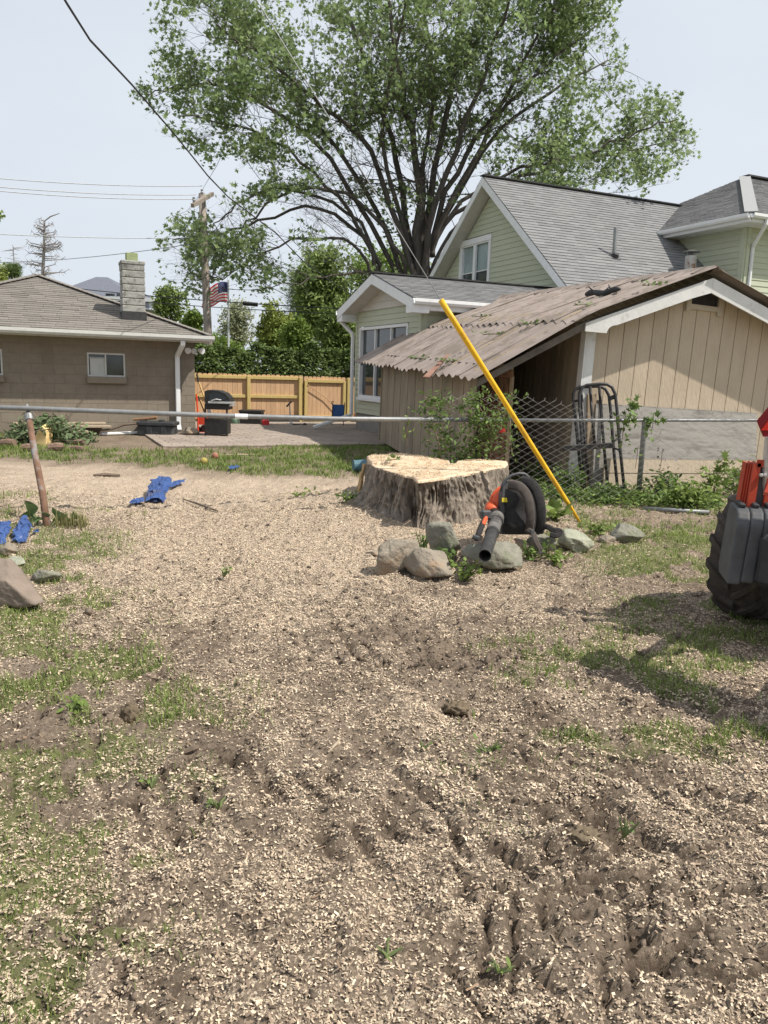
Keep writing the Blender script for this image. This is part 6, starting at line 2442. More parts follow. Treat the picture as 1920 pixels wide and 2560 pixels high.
# ------------------------------------------------------------------ rocks
def rock(px0, px1, pyt, pyb, seed, m_, label, depth=0.8, planes=15, tilt=0.0, yaw=0.0, group='rocks round the stump', rough_=0.09, bury=0.16, flat=1.0):
    c0 = GR((px0 + px1) / 2, pyb)
    s_ = np.linalg.norm(c0 - cC) / FPX
    w = (px1 - px0) * s_ / 2 * 1.06
    d = w * depth
    h = max((pyb - pyt) * s_ * 1.0 - d * 0.32, 0.05) / 2 * (1 + bury) * flat
    r = np.random.default_rng(seed)
    nrm_ = r.normal(size=(planes, 3))
    nrm_ /= np.linalg.norm(nrm_, axis=1)[:, None]
    hh = 0.5 + 0.26 * r.random(planes)
    nu, nv = 60, 40
    th = np.linspace(0, math.pi, nv)
    ph = np.linspace(0, 2 * math.pi, nu, endpoint=False)
    T, Ph = np.meshgrid(th, ph, indexing='ij')
    D = np.stack([np.sin(T) * np.cos(Ph), np.sin(T) * np.sin(Ph), np.cos(T)], -1).reshape(-1, 3)
    dots = D @ nrm_.T
    rad = np.min(np.where(dots > 0.05, hh / np.maximum(dots, 0.05), 9), 1)
    rad = np.minimum(rad, 1.05)
    q = D * rad[:, None]
    q[:, 0] /= np.abs(q[:, 0]).max()
    q[:, 1] /= np.abs(q[:, 1]).max()
    q[:, 2] /= np.abs(q[:, 2]).max()
    nz_ = fbm(q[:, 0] * 3 + q[:, 2] * 2 + seed, q[:, 1] * 3 - q[:, 2] * 2.5, seed, 4) - 0.5
    nz2 = np.abs(fbm(q[:, 0] * 5 - q[:, 1] * 4, q[:, 2] * 6 + q[:, 1] * 2, seed + 5, 3) - 0.5)
    q = q * (1 + rough_ * 2.4 * nz_ - rough_ * 1.3 * nz2)[:, None]
    q = q * np.array([w, d, h])
    ca, sa = math.cos(tilt), math.sin(tilt)
    q = np.stack([q[:, 0] * ca + q[:, 2] * sa, q[:, 1], -q[:, 0] * sa + q[:, 2] * ca], -1)
    ca, sa = math.cos(yaw), math.sin(yaw)
    q = np.stack([q[:, 0] * ca - q[:, 1] * sa, q[:, 0] * sa + q[:, 1] * ca, q[:, 2]], -1)
    loc = c0 + v3(0, d * 0.95, 0)
    loc[2] = gz(loc[0], loc[1]) - q[:, 2].min() * (1 - bury) - bury * h * 0.5
    idx = np.arange(nu * nv).reshape(nv, nu)
    F = np.stack([idx[:-1], idx[1:], np.roll(idx[1:], -1, 1), np.roll(idx[:-1], -1, 1)], -1).reshape(-1, 4)
    o = np_mesh('rock', q, F, m_)
    o.location = loc
    return tag(o, label, 'rock', group)


m_rk_tan = mat('rock_tan', (0.19, 0.165, 0.13), (0.29, 0.25, 0.20), scale=5, rough=0.95, bump=0.9, bscale=30, c3=(0.30, 0.19, 0.11), s3=3, t3=(0.55, 0.7))
m_rk_gr = mat('rock_green', (0.165, 0.16, 0.13), (0.26, 0.25, 0.205), scale=6, rough=0.95, bump=0.9, bscale=26, c3=(0.135, 0.145, 0.095), s3=3.5, t3=(0.5, 0.65))
m_rk_pink = mat('rock_pink', (0.36, 0.27, 0.225), (0.46, 0.36, 0.30), scale=9, rough=0.95, bump=0.3)
m_rk_pale = mat('rock_pale', (0.23, 0.24, 0.18), (0.34, 0.345, 0.27), scale=6, rough=0.95, bump=0.8, bscale=30, c3=(0.14, 0.14, 0.12), s3=2.4, t3=(0.6, 0.66))
m_rk_br = mat('rock_brown', (0.165, 0.13, 0.105), (0.235, 0.19, 0.155), scale=5, rough=0.95, bump=0.45, bscale=28)
rock(927, 1052, 1350, 1436, 3, m_rk_tan, 'tilted brown slab rock with orange face at the left end of the row', depth=0.55, tilt=-0.35, yaw=0.5, flat=1.5)
rock(1000, 1140, 1386, 1462, 8, m_rk_tan, 'broad tan rock lying foremost, right of the tilted brown slab', depth=0.6, tilt=0.12, yaw=-0.3, flat=1.4)
rock(1062, 1162, 1312, 1398, 12, m_rk_gr, 'grey green rock close in front of the stump, left of the blower nozzle', depth=0.7, tilt=0.2, yaw=0.2, flat=1.25)
rock(1163, 1345, 1342, 1437, 16, m_rk_gr, 'largest flat green rock right under the blower nozzle', depth=0.55, tilt=0.05, planes=12, flat=0.9)
rock(1284, 1334, 1350, 1388, 19, m_rk_pink, 'small pinkish stone behind the largest green rock', depth=0.9)
rock(1318, 1390, 1334, 1392, 23, m_rk_gr, 'wedge shaped green rock beneath the blower straps', depth=0.8, tilt=0.15)
rock(1400, 1487, 1318, 1386, 27, m_rk_pale, 'rounded pale green boulder at the right end of the row', depth=0.85, planes=24)
rock(905, 965, 1368, 1392, 31, m_rk_tan, 'thin flat stone at the far left of the row by the chips', depth=0.6)
rock(1535, 1615, 1262, 1362, 35, m_rk_gr, 'long mossy rock half buried in grass below the fence post', depth=1.1, tilt=0.2, yaw=0.9, flat=0.5, bury=0.35)
rock(1505, 1545, 1338, 1362, 37, m_rk_tan, 'small stone half buried left of the mossy rock', depth=0.8)
rock(-8, 36, 1352, 1393, 41, m_rk_tan, 'round brown stone under the blue tarp at the left edge', depth=0.9, planes=30, group='rocks at the left edge')
rock(-25, 47, 1390, 1426, 43, m_rk_pale, 'flat grey stone at the left edge above the big slab', depth=0.8, group='rocks at the left edge')
rock(58, 132, 1408, 1460, 47, m_rk_gr, 'low greenish layered stone right of the flat grey stone', depth=0.7, group='rocks at the left edge', tilt=-0.1, flat=0.8)
rock(-95, 92, 1425, 1530, 53, m_rk_br, 'big brown slab stone tilted at the left edge with deep shade below', depth=0.5, tilt=0.28, yaw=-0.35, group='rocks at the left edge', planes=12)
rock(455, 494, 1062, 1092, 57, m_rk_tan, 'grey boulder at the garage corner by the downspout foot', depth=0.7, group='rocks at the garage')

# ------------------------------------------------------------------ backpack blower
BY = 6.75
BO = P(1300, 1338, BY)
bu = unit(v3(1, 0.22, 0))
bn_ = unit(v3(0.22, -1, 0.12))
bv = np.cross(bn_, bu) * -1
bv = unit(np.cross(bu, v3(-bn_[0], -bn_[1], -bn_[2])))
if bv[2] < 0:
    bv = -bv
BS = BY * 1.02 / FPX
bp_ = lambda px, py, w=0.0: BO + bu * (px - 1300) * BS + bv * (1338 - py) * BS + bn_ * w
m_bl_black = mat('black_fabric', (0.017, 0.016, 0.017), (0.036, 0.034, 0.034), scale=18, rough=0.9, bump=0.2)
m_bl_plastic = mat('dark_grey_plastic', (0.05, 0.052, 0.055), (0.085, 0.087, 0.09), scale=10, rough=0.45, c3=(0.14, 0.13, 0.12), s3=7, t3=(0.6, 0.75))
m_bl_orange = mat('orange_plastic', (0.52, 0.075, 0.025), (0.60, 0.105, 0.035), scale=8, rough=0.4, c3=(0.36, 0.08, 0.04), s3=6, t3=(0.58, 0.75))
m_strap = mat('strap_web', (0.06, 0.05, 0.045), (0.095, 0.08, 0.072), scale=25, rough=0.9)
blower = thing('leaf_blower', 'black and orange backpack leaf blower propped against the stump', 'leaf blower', BO)
pl = [(1249, 1335), (1246, 1285), (1248, 1240), (1254, 1216), (1268, 1203), (1300, 1202), (1322, 1203), (1338, 1218), (1349, 1248), (1355, 1285), (1356, 1320), (1352, 1338)]
mk('frame', MB().prism([bp_(a, b2, -0.07) for a, b2 in pl], bn_ * 0.07), m_bl_plastic, blower)
mk('handle', MB().tube([bp_(a, b2, -0.03) for a, b2 in [(1251, 1228), (1256, 1210), (1266, 1197), (1280, 1188), (1298, 1184), (1312, 1185), (1324, 1194), (1334, 1208), (1343, 1226), (1350, 1250), (1355, 1285)]], 0.014, 10), m_bl_plastic, blower, smooth=True)
pad = []
for j in range(7):
    t = j / 6
    pad.append([(1255 - 1 * t, 1332 - 105 * t), (1322 - 30 * t ** 2, 1332 - 105 * t)])
mb = MB()
n = 9
vs = []
for j in range(11):
    t = j / 10
    x0, x1 = 1254 + 4 * t ** 3, 1328 - 16 * t ** 2.2
    for i in range(n):
        s_ = i / (n - 1)
        bul = 0.075 * math.sin(math.pi * s_) ** 0.5 * (0.45 + 0.55 * math.sin(math.pi * (0.15 + 0.8 * (1 - t)))) + 0.02 * math.sin(t * 9)
        vs.append(bp_(x0 + (x1 - x0) * s_, 1334 - 112 * t, 0.0 + bul))
mb.add(vs, [(j * n + i, j * n + i + 1, (j + 1) * n + i + 1, (j + 1) * n + i) for j in range(10) for i in range(n - 1)])
mk('back_pad', mb, m_bl_black, blower, smooth=True)


def strap(path, w_, m_, th=0.018):
    pts = [bp_(*p) for p in path]
    mb = MB()
    # smooth path
    fine_ = []
    for i in range(len(pts) - 1):
        for t in np.linspace(0, 1, 5)[:-1]:
            p0, p1, p2, p3_ = pts[max(i - 1, 0)], pts[i], pts[i + 1], pts[min(i + 2, len(pts) - 1)]
            fine_.append(0.5 * ((2 * p1) + (p2 - p0) * t + (2 * p0 - 5 * p1 + 4 * p2 - p3_) * t * t + (3 * p1 - p0 - 3 * p2 + p3_) * t ** 3))
    fine_.append(pts[-1])
    vs = []
    for i, p in enumerate(fine_):
        d = unit(fine_[min(i + 1, len(fine_) - 1)] - fine_[max(i - 1, 0)])
        sd = unit(np.cross(d, bn_))
        nn_ = np.cross(sd, d)
        if np.dot(nn_, bn_) < 0:
            nn_ = -nn_
        vs += [p - sd * w_ / 2, p - sd * w_ * 0.3 + nn_ * th, p + sd * w_ * 0.3 + nn_ * th, p + sd * w_ / 2]
    m_n = len(fine_)
    mb.add(vs, [(4 * i + k, 4 * i + k + 1, 4 * i + k + 5, 4 * i + k + 4) for i in range(m_n - 1) for k in range(3)] + [(4 * i + 3, 4 * i, 4 * i + 4, 4 * i + 7) for i in range(m_n - 1)])
    return mb


mk('shoulder_strap', strap([(1264, 1210, 0.03), (1284, 1215, 0.11), (1301, 1236, 0.13), (1310, 1268, 0.13), (1315, 1302, 0.10), (1317, 1328, 0.05)], 0.085, m_strap, 0.010), m_strap, blower, smooth=True)
mk('shoulder_strap', strap([(1298, 1203, 0.02), (1320, 1209, 0.07), (1336, 1238, 0.09), (1344, 1274, 0.09), (1348, 1306, 0.06), (1349, 1334, 0.01)], 0.095, m_bl_black, 0.010), m_bl_black, blower, smooth=True)
mk('hip_strap', strap([(1308, 1320, 0.06), (1318, 1330, 0.14), (1322, 1350, 0.18), (1332, 1372, 0.2), (1326, 1382, 0.2)], 0.05, m_strap, 0.006), m_strap, blower)
mk('hip_strap', strap([(1345, 1325, 0.02), (1362, 1316, 0.06), (1378, 1324, 0.08), (1395, 1326, 0.06), (1404, 1331, 0.04), (1388, 1338, 0.08), (1368, 1334, 0.1)], 0.05, m_bl_black, 0.008), m_bl_black, blower)
mk('buckle', MB().box(bp_(1316, 1328, 0.14), bu * 0.018, bv * 0.025, bn_ * 0.008, bev=0.004), m_bl_plastic, blower)
fh_c = bp_(1282, 1262, -0.14)
mk('fan_housing', MB().lathe(fh_c, bn_, [(-0.10, 0.04), (-0.09, 0.11), (-0.05, 0.155), (0.0, 0.168), (0.05, 0.163), (0.08, 0.14)], 26), m_bl_orange, blower, smooth=True)
mb = MB()
mb.lathe(fh_c, bn_, [(-0.02, 0.172), (-0.012, 0.179), (0.006, 0.179), (0.012, 0.172)], 26)
mk('housing_rib', mb, m_bl_orange, blower)
mb = MB()
mb.tube([bp_(1236, 1266, -0.12), bp_(1229, 1276, -0.06), bp_(1229, 1282, -0.02)], [0.055, 0.062, 0.066], 14)
mk('outlet_collar', mb, m_bl_orange, blower, smooth=True)
mb = MB()
mb.tube([bp_(1232, 1276, -0.06), bp_(1232, 1288, 0.02), bp_(1229, 1296, 0.08)], [0.055, 0.054, 0.054], 14)
mk('elbow_hose', mb, mat('black_rubber', (0.01, 0.01, 0.01), (0.02, 0.02, 0.02), scale=20, rough=0.6), blower, smooth=True)
NZ0, NZ1 = bp_(1230, 1291, 0.08), P(1212.5, 1389, 5.62)
nd_ = unit(NZ1 - NZ0)
nl_ = np.linalg.norm(NZ1 - NZ0)
m_tube = mat('worn_tube', (0.10, 0.095, 0.09), (0.17, 0.16, 0.15), scale=7, rough=0.6, c3=(0.055, 0.052, 0.05), s3=6, t3=(0.5, 0.62))
mk('tube', MB().lathe(NZ0, nd_, [(0, 0.062), (0.10, 0.062), (0.105, 0.068), (0.16, 0.068), (0.165, 0.056), (nl_ * 0.45, 0.054)], 20), m_tube, blower, smooth=False)
mb = MB()
ri = 0.047
mb.lathe(NZ0, nd_, [(nl_ * 0.43, 0.058), (nl_ * 0.47, 0.058), (nl_ * 0.475, 0.051), (nl_ * 0.7, 0.050), (nl_ * 0.71, 0.048), (nl_ * 0.985, 0.0475), (nl_, 0.0475), (nl_, 0.043), (nl_ * 0.8, 0.043), (nl_ * 0.79, 0.001)], 22)
mk('nozzle', mb, mat('nozzle_black', (0.022, 0.022, 0.022), (0.05, 0.048, 0.046), scale=9, rough=0.55, c3=(0.13, 0.12, 0.11), s3=7, t3=(0.55, 0.7)), blower)
gq = [P(1214, 1292, 6.45), P(1206, 1311, 6.35), P(1196, 1335, 6.2)]
mk('throttle_grip', MB().tube([gq[0], gq[1], gq[2], gq[2] + (gq[2] - gq[1]) * 0.5], [0.022, 0.026, 0.024, 0.02], 10), m_bl_black, blower, smooth=True)
mk('throttle_trigger', MB().tube([gq[0] + v3(0, -0.03, 0.0), gq[1] + v3(0, -0.03, 0.0)], 0.018, 8), m_bl_orange, blower)
mk('grip_knob', MB().tube([P(1183, 1342, 6.15), P(1199, 1347, 6.12)], 0.02, 8), m_bl_plastic, blower)
mk('grip_clamp', MB().box(P(1214, 1287, 6.45), bu * 0.045, bv * 0.04, bn_ * 0.04, bev=0.015), m_bl_plastic, blower)
mk('warning_label', MB().box(bp_(1256, 1249, 0.034), bu * 0.032, bv * 0.019, bn_ * 0.002), mat('label_yellow', (0.60, 0.48, 0.03), (0.66, 0.54, 0.05), scale=30, rough=0.5), blower)
lc = fh_c + unit(-bu * 0.85 + bn_ * 0.35 - bv * 0.1) * 0.197
mk('white_label', MB().box(fh_c - bu * 0.132 - bv * 0.06 + bn_ * 0.06, unit(bu + bn_ * 0.7) * 0.028, bv * 0.018, unit(bn_ - bu) * 0.035), mat('label_white', (0.6, 0.6, 0.6), (0.7, 0.7, 0.7), scale=30, rough=0.5), blower)

# ------------------------------------------------------------------ blue tarp scraps
m_tarp = mat('blue_tarp', (0.035, 0.075, 0.22), (0.06, 0.115, 0.31), scale=6, rough=0.45, bump=0.5, bscale=16, trans=0.15)
m_tarp_d = mat('tarp_inside', (0.04, 0.05, 0.11), (0.06, 0.075, 0.15), scale=6, rough=0.5, bump=0.5, bscale=16)


def tarp(label, rows_px, lift, seed, m_=m_tarp, nx_=16, ny_=10, group='scraps of blue tarpaulin'):
    """crumpled sheet over a quad given as rows of (left px, right px), lifted in folds"""
    r = np.random.default_rng(seed)
    P0 = [[GR(*a), GR(*b2)] for a, b2 in rows_px]
    vs = []
    K = len(P0) - 1
    for j in range(ny_ + 1):
        t = j / ny_ * K
        i = min(int(t), K - 1)
        f = t - i
        l_ = P0[i][0] * (1 - f) + P0[i + 1][0] * f
        r_ = P0[i][1] * (1 - f) + P0[i + 1][1] * f
        for k in range(nx_ + 1):
            s_ = k / nx_
            p = l_ * (1 - s_) + r_ * s_
            n1 = fbm(s_ * 3.2 + seed, j / ny_ * 2.5, seed, 3)
            edge = min(s_, 1 - s_, j / ny_, 1 - j / ny_) * 5
            z_ = 0.012 + lift(s_, j / ny_) + 0.10 * abs(n1 - 0.5) * min(1, edge + 0.35)
            vs.append(p + v3(r.normal() * 0.012, r.normal() * 0.02, z_ + r.random() * 0.012))
    w_ = nx_ + 1
    mb = MB().add(vs, [(j * w_ + k, j * w_ + k + 1, (j + 1) * w_ + k + 1, (j + 1) * w_ + k) for j in range(ny_) for k in range(nx_)])
    return mk('tarp_scrap', mb, m_, base=P0[0][0], label=label, cat='tarp', group=group)


tarp('largest crumpled blue tarp scrap lying out on the chips', [((378, 1232), (432, 1229)), ((370, 1245), (425, 1240)), ((365, 1258), (408, 1260))], lambda s, t: 0.14 * (1 - t) + 0.05 * math.sin(3 * s), 61)
tarp('dark purple folded side of the blue tarp on the chips', [((372, 1250), (414, 1246)), ((364, 1257), (411, 1260))], lambda s, t: 0.09 * (1 - t), 62, m_tarp_d, 10, 5)
tarp('thin torn tail of blue tarp right of the largest scrap', [((425, 1216), (462, 1206)), ((430, 1226), (460, 1214))], lambda s, t: 0.03, 63, nx_=9, ny_=5)
tarp('small blue tarp corner left below the largest scrap', [((333, 1258), (360, 1254)), ((322, 1270), (358, 1266))], lambda s, t: 0.03, 64, nx_=9, ny_=5)
tarp('tiny blue tarp shred out by the far grass', [((572, 1172), (590, 1170)), ((574, 1178), (598, 1176))], lambda s, t: 0.02, 65, nx_=6, ny_=4)
tarp('bright blue tarp bunch at the left edge behind the round stone', [((45, 1332), (78, 1318)), ((30, 1345), (76, 1335)), ((38, 1362), (66, 1358))], lambda s, t: 0.12 * math.sin(math.pi * s) * (1 - t), 66)
tarp('pale blue tarp fold at the left edge next to the bright bunch', [((-30, 1338), (30, 1334)), ((-30, 1350), (28, 1346)), ((-30, 1368), (14, 1362))], lambda s, t: 0.10 * (1 - t), 67)
tarp('tiny blue tarp shred by the rusty post', [((82, 1335), (97, 1333)), ((84, 1340), (99, 1338))], lambda s, t: 0.015, 68, nx_=5, ny_=3)


# ------------------------------------------------------------------ small things by the garage and fence
def pbox(mb, x0, y0, x1, y1, Y, dep, bev=0.01):
    a, b2 = P(x0, y1, Y), P(x1, y0, Y)
    a2 = P(x1, y1, Y)
    w = np.linalg.norm((a2 - a)[[0, 2]])
    c = (a + b2) / 2
    hgt_ = abs(b2[2] - a2[2]) if False else abs(P((x0 + x1) / 2, y0, Y)[2] - P((x0 + x1) / 2, y1, Y)[2])
    return mb.box(c + v3(0, dep / 2, 0), v3(w / 2, 0, 0), v3(0, dep / 2, 0), v3(0, 0, hgt_ / 2), bev)


m_grill = mat('grill_black', (0.014, 0.014, 0.014), (0.03, 0.029, 0.028), scale=10, rough=0.5, c3=(0.06, 0.045, 0.035), s3=6, t3=(0.6, 0.75))
m_silver = mat('silver_part', (0.45, 0.45, 0.45), (0.58, 0.58, 0.58), scale=10, rough=0.35, metal=0.5)
GY_ = G(548, 1093)[1]
grill = thing('gas_grill', 'black gas grill on a cabinet cart standing on the patio edge', 'grill', G(548, 1093))
lid = [(511, 1004), (511, 978), (520, 975), (545, 977), (562, 984), (573, 996), (576, 1008), (570, 1014), (535, 1014), (514, 1010)]
mk('lid', MB().prism([P(a, b2, GY_ - 0.28) for a, b2 in lid], v3(0, 0.5, 0)), m_grill, grill)
mk('lid_panel', MB().prism([P(a, b2, GY_ - 0.29) for a, b2 in [(522, 1000), (522, 985), (534, 981), (552, 985), (563, 993), (569, 1003), (555, 1001), (545, 998), (532, 1003)]], v3(0, 0.02, 0)), mat('grill_lid_face', (0.02, 0.025, 0.03), (0.035, 0.042, 0.05), scale=5, rough=0.25), grill)
mk('lid_handle', MB().tube([P(528, 1002, GY_ - 0.33), P(540, 998, GY_ - 0.36), P(553, 1000, GY_ - 0.33)], 0.015, 8), m_silver, grill)
mb = pbox(MB(), 511, 1010, 571, 1024, GY_ - 0.27, 0.5)
mk('firebox', mb, m_grill, grill)
mb = pbox(MB(), 520, 1004, 577, 1009, GY_ - 0.34, 0.10, 0.005)
mk('control_panel', mb, m_silver, grill)
mb = pbox(MB(), 566, 1005, 581, 1016, GY_ - 0.2, 0.36, 0.005)
mk('side_shelf', mb, m_silver, grill)
mb = pbox(MB(), 511, 1048, 568, 1086, GY_ - 0.25, 0.42)
mk('cabinet', mb, m_grill, grill)
for x_ in (513, 567):
    for dy in (-0.24, 0.14):
        mk('leg', pbox(MB(), x_ - 2.0, 1020, x_ + 2.0, 1090, GY_ + dy, 0.035, 0.004), m_grill, grill)
for x_ in (515, 566):
    wc = P(x_, 1092, GY_ - 0.22)
    mk('caster', MB().lathe(wc, v3(1, 0, 0), [(-0.018, 0.045), (-0.012, 0.055), (0.012, 0.055), (0.018, 0.045)], 14), m_grill, grill)
m_red = mat('red_paint', (0.62, 0.055, 0.025), (0.70, 0.08, 0.035), scale=6, rough=0.45)
HY = GY_ + 0.75
wb_ = thing('hand_truck', 'bright red hand truck standing between garage corner and grill', 'hand truck', G(505, 1088))
for x0_, x1_ in ((491, 495), (529, 531)):
    mk('upright', MB().tube([P(x1_, 1086, HY), P(x1_, 1040, HY), P(x0_, 985 if x0_ < 500 else 1036, HY + 0.1)], 0.02, 8), m_red, wb_)
mk('back_panel', pbox(MB(), 496, 1042, 529, 1062, HY, 0.04), m_red, wb_)
mk('toe_plate', pbox(MB(), 497, 1082, 529, 1087, HY - 0.2, 0.22), m_red, wb_)
for x_ in (497, 528):
    mk('wheel', MB().lathe(P(x_, 1078, HY + 0.1), v3(1, 0, 0), [(-0.03, 0.08), (-0.02, 0.11), (0.02, 0.11), (0.03, 0.08)], 14), m_grill, wb_)
mk('bag', pbox(MB(), 500, 1063, 522, 1086, HY + 0.04, 0.25, 0.05), m_dark, wb_)
shv = thing('shovel', 'long handled shovel leaning on the garage corner behind the grill', 'shovel', P(534, 1062, HY + 0.4))
m_ash = mat('ash_handle', (0.50, 0.32, 0.13), (0.58, 0.39, 0.18), scale=9, rough=0.6)
mk('handle', MB().tube([P(497, 955, HY + 0.5), P(520, 1018, HY + 0.42)], 0.02, 8), m_ash, shv)
mk('grip', MB().tube([P(492, 935, HY + 0.52), P(497, 957, HY + 0.5)], 0.024, 8), m_dark, shv)
mk('blade', MB().prism([P(516, 1018, HY + 0.4), P(524, 1015, HY + 0.4), P(532, 1045, HY + 0.36), P(522, 1050, HY + 0.36)], v3(0, 0.01, 0)), m_steel_d, shv)
rk_ = thing('rake', 'second thin handled tool with a black shaft beside the red hand truck', 'rake', P(530, 1064, HY + 0.3))
mk('handle', MB().tube([P(495, 990, HY + 0.35), P(511, 1030, HY + 0.32), P(529, 1064, HY + 0.3)], 0.014, 6), m_dark, rk_)
mk('wood_shaft', MB().tube([P(501, 1000, HY + 0.33), P(521, 1047, HY + 0.31)], 0.016, 6), m_ash, rk_)
FYb = FB0[1] - 0.6
wcY = G(585, 1063)[1]
wcan = thing('watering_can', 'green watering can between the grill and the fire pit', 'watering can', G(585, 1063))
wcc = G(586, 1063)
sc_ = wcY / FPX
mk('body', MB().lathe(wcc, Z, [(0, 8.6 * sc_), (14 * sc_, 8.2 * sc_), (17 * sc_, 7 * sc_), (18 * sc_, 5 * sc_), (17 * sc_, 4.5 * sc_)], 18), mat('can_green', (0.10, 0.17, 0.12), (0.14, 0.22, 0.16), scale=5, rough=0.5), wcan, smooth=True)
mk('spout', MB().tube([wcc + v3(-7 * sc_, 0, 4 * sc_), wcc + v3(-18 * sc_, 0, 20 * sc_)], [2.4 * sc_, 1.6 * sc_], 8), mat('can_spout', (0.45, 0.42, 0.34), (0.52, 0.5, 0.42), scale=5), wcan)
mk('handle', MB().tube([wcc + v3(7 * sc_, 0, 16 * sc_), wcc + v3(12 * sc_, 0, 13 * sc_), wcc + v3(12 * sc_, 0, 5 * sc_), wcc + v3(8 * sc_, 0, 3 * sc_)], 1.1 * sc_, 6), mat('can_green', (0.1, 0.17, 0.12)), wcan)
fpt_ = G(625, 1064)
fY = fpt_[1]
fpit = thing('storage_bench', 'low black rectangular bench box against the fence', 'bench box', fpt_)
mk('box', pbox(MB(), 598, 1032, 651, 1063, fY, 0.55), m_grill, fpit)
mk('lid', pbox(MB(), 596, 1026, 654, 1032, fY - 0.03, 0.6), m_grill, fpit)
for x_ in (600, 650):
    mk('leg', pbox(MB(), x_ - 2, 1060, x_ + 2, 1065, fY, 0.05, 0.003), m_grill, fpit)
mk('side_handle', MB().tube([P(657, 1028, fY + 0.2), P(659, 1036, fY + 0.2)], 0.02, 6), m_grill, fpit)
gcp = G(664, 1066)
gcan = thing('fuel_can', 'red plastic fuel can on the patio by the fence', 'fuel can', gcp)
m_redp = mat('red_plastic', (0.50, 0.025, 0.03), (0.58, 0.04, 0.045), scale=5, rough=0.35)
gs = gcp[1] / FPX
mk('body', MB().box(gcp + Z * 8.5 * gs, v3(8.7 * gs, 0, 0), v3(0, 7 * gs, 0), Z * 8.5 * gs, bev=3 * gs), m_redp, gcan)
mk('handle', MB().tube([gcp + v3(-5 * gs, 0, 16.5 * gs), gcp + v3(-4 * gs, 0, 20.5 * gs), gcp + v3(4 * gs, 0, 20.5 * gs), gcp + v3(5 * gs, 0, 16.5 * gs)], 1.4 * gs, 6), m_redp, gcan)
mk('spout', MB().tube([gcp + v3(-5.5 * gs, 0, 16 * gs), gcp + v3(-6.5 * gs, 0, 21 * gs)], [2 * gs, 1.2 * gs], 8), m_dark, gcan)
scp = G(738, 1066)
SYc = scp[1]
scoot = thing('kick_scooter', 'black kick scooter standing in front of the fence post', 'scooter', scp)
mk('stem', MB().tube([P(727, 1058, SYc), P(724, 1015, SYc + 0.02), P(723, 1010, SYc + 0.02)], 0.018, 8), m_silver, scoot)
mk('handlebar', MB().tube([P(717, 1016, SYc - 0.1), P(728, 1004, SYc + 0.12)], 0.025, 8), m_dark, scoot)
mk('deck', MB().beam(P(731, 1060, SYc - 0.02), P(764, 1064, SYc + 0.05), 0.12, 0.035, bev=0.01), m_dark, scoot)
mk('neck', MB().tube([P(727, 1055, SYc), P(733, 1061, SYc)], 0.022, 8), m_silver, scoot)
for px in (726, 762):
    c = P(px, 1062, SYc)
    mk('wheel', MB().lathe(c, v3(0.1, 1, 0), [(-0.014, 0.04), (-0.012, 0.055), (0.012, 0.055), (0.014, 0.04)], 14), m_silver if px < 740 else m_dark, scoot)
bcp = G(847, 1066)
BYc = bcp[1] - 0.1
bag = thing('folding_chair', 'blue folded camp chair hung at the gate by the house corner', 'chair', P(846, 1056, BYc))
m_blue = mat('blue_cloth', (0.035, 0.09, 0.24), (0.06, 0.13, 0.32), scale=7, rough=0.85)
mk('seat', MB().prism([P(a, b2, BYc) for a, b2 in [(831, 1053), (832, 1011), (860, 1012), (859, 1053)]], v3(0, 0.05, 0)), m_blue, bag)
for (a, b2) in (((829, 1064), (832, 1006)), ((858, 1064), (862, 1006))):
    mk('frame_tube', MB().tube([P(*a, BYc - 0.02), P(*b2, BYc - 0.02)], 0.014, 6), m_dark, bag)
mk('frame_tube', MB().tube([P(831, 1011, BYc - 0.02), P(828, 1008, BYc - 0.02), P(830, 1003, BYc - 0.02), P(835, 1005, BYc - 0.02)], 0.012, 6), m_dark, bag)
# tote by the wall
tp_ = G(388, 1091)
TYc = tp_[1]
tote = thing('storage_tote', 'long black plastic storage tote against the garage wall', 'storage box', tp_)
m_tote = mat('tote_grey', (0.028, 0.030, 0.033), (0.055, 0.057, 0.06), scale=6, rough=0.55, c3=(0.10, 0.095, 0.09), s3=4, t3=(0.58, 0.72))
mk('body', pbox(MB(), 343, 1064, 432, 1091, TYc, 0.42, 0.03), m_tote, tote)
mk('lid', pbox(MB(), 340, 1055, 435, 1065, TYc - 0.03, 0.48, 0.02), m_tote, tote)
for x_ in (372, 408):
    mk('rib', pbox(MB(), x_ - 7, 1066, x_ + 7, 1090, TYc - 0.02, 0.05, 0.012), m_tote, tote)
for x_ in (355, 400):
    mk('lid_block', pbox(MB(), x_ - 5, 1050, x_ + 6, 1056, TYc + 0.05, 0.2, 0.01), m_dark, tote)
m_rw = mat('rusty_wood', (0.20, 0.11, 0.06), (0.30, 0.18, 0.10), scale=8, rough=0.9)
rwq = P(360, 1048, TYc + 0.1)
mk('rusty_bar', MB().tube([P(333, 1049, TYc + 0.1), P(372, 1046, TYc + 0.15), P(392, 1043, TYc + 0.15)], [0.03, 0.035, 0.05], 7), m_rw, base=rwq, label='rusty brown bar lying on top of the black tote', cat='bar')
wbq = G(300, 1089)
mk('white_board', MB().beam(G(252, 1090) + Z * 0.05, G(362, 1087) + Z * 0.06, 0.12, 0.06, bev=0.02), m_white, base=wbq, label='splintered white trim board on the ground before the tote', cat='board')
brq = G(330, 1080)
mk('fallen_branch', MB().tube([P(240, 1077, TYc - 0.3), P(280, 1073, TYc - 0.2), P(310, 1062, TYc - 0.1), P(342, 1059, TYc)], [0.015, 0.025, 0.03, 0.025], 6), m_twig, base=brq, label='dark bent branch running from the brush pile to the tote', cat='branch')
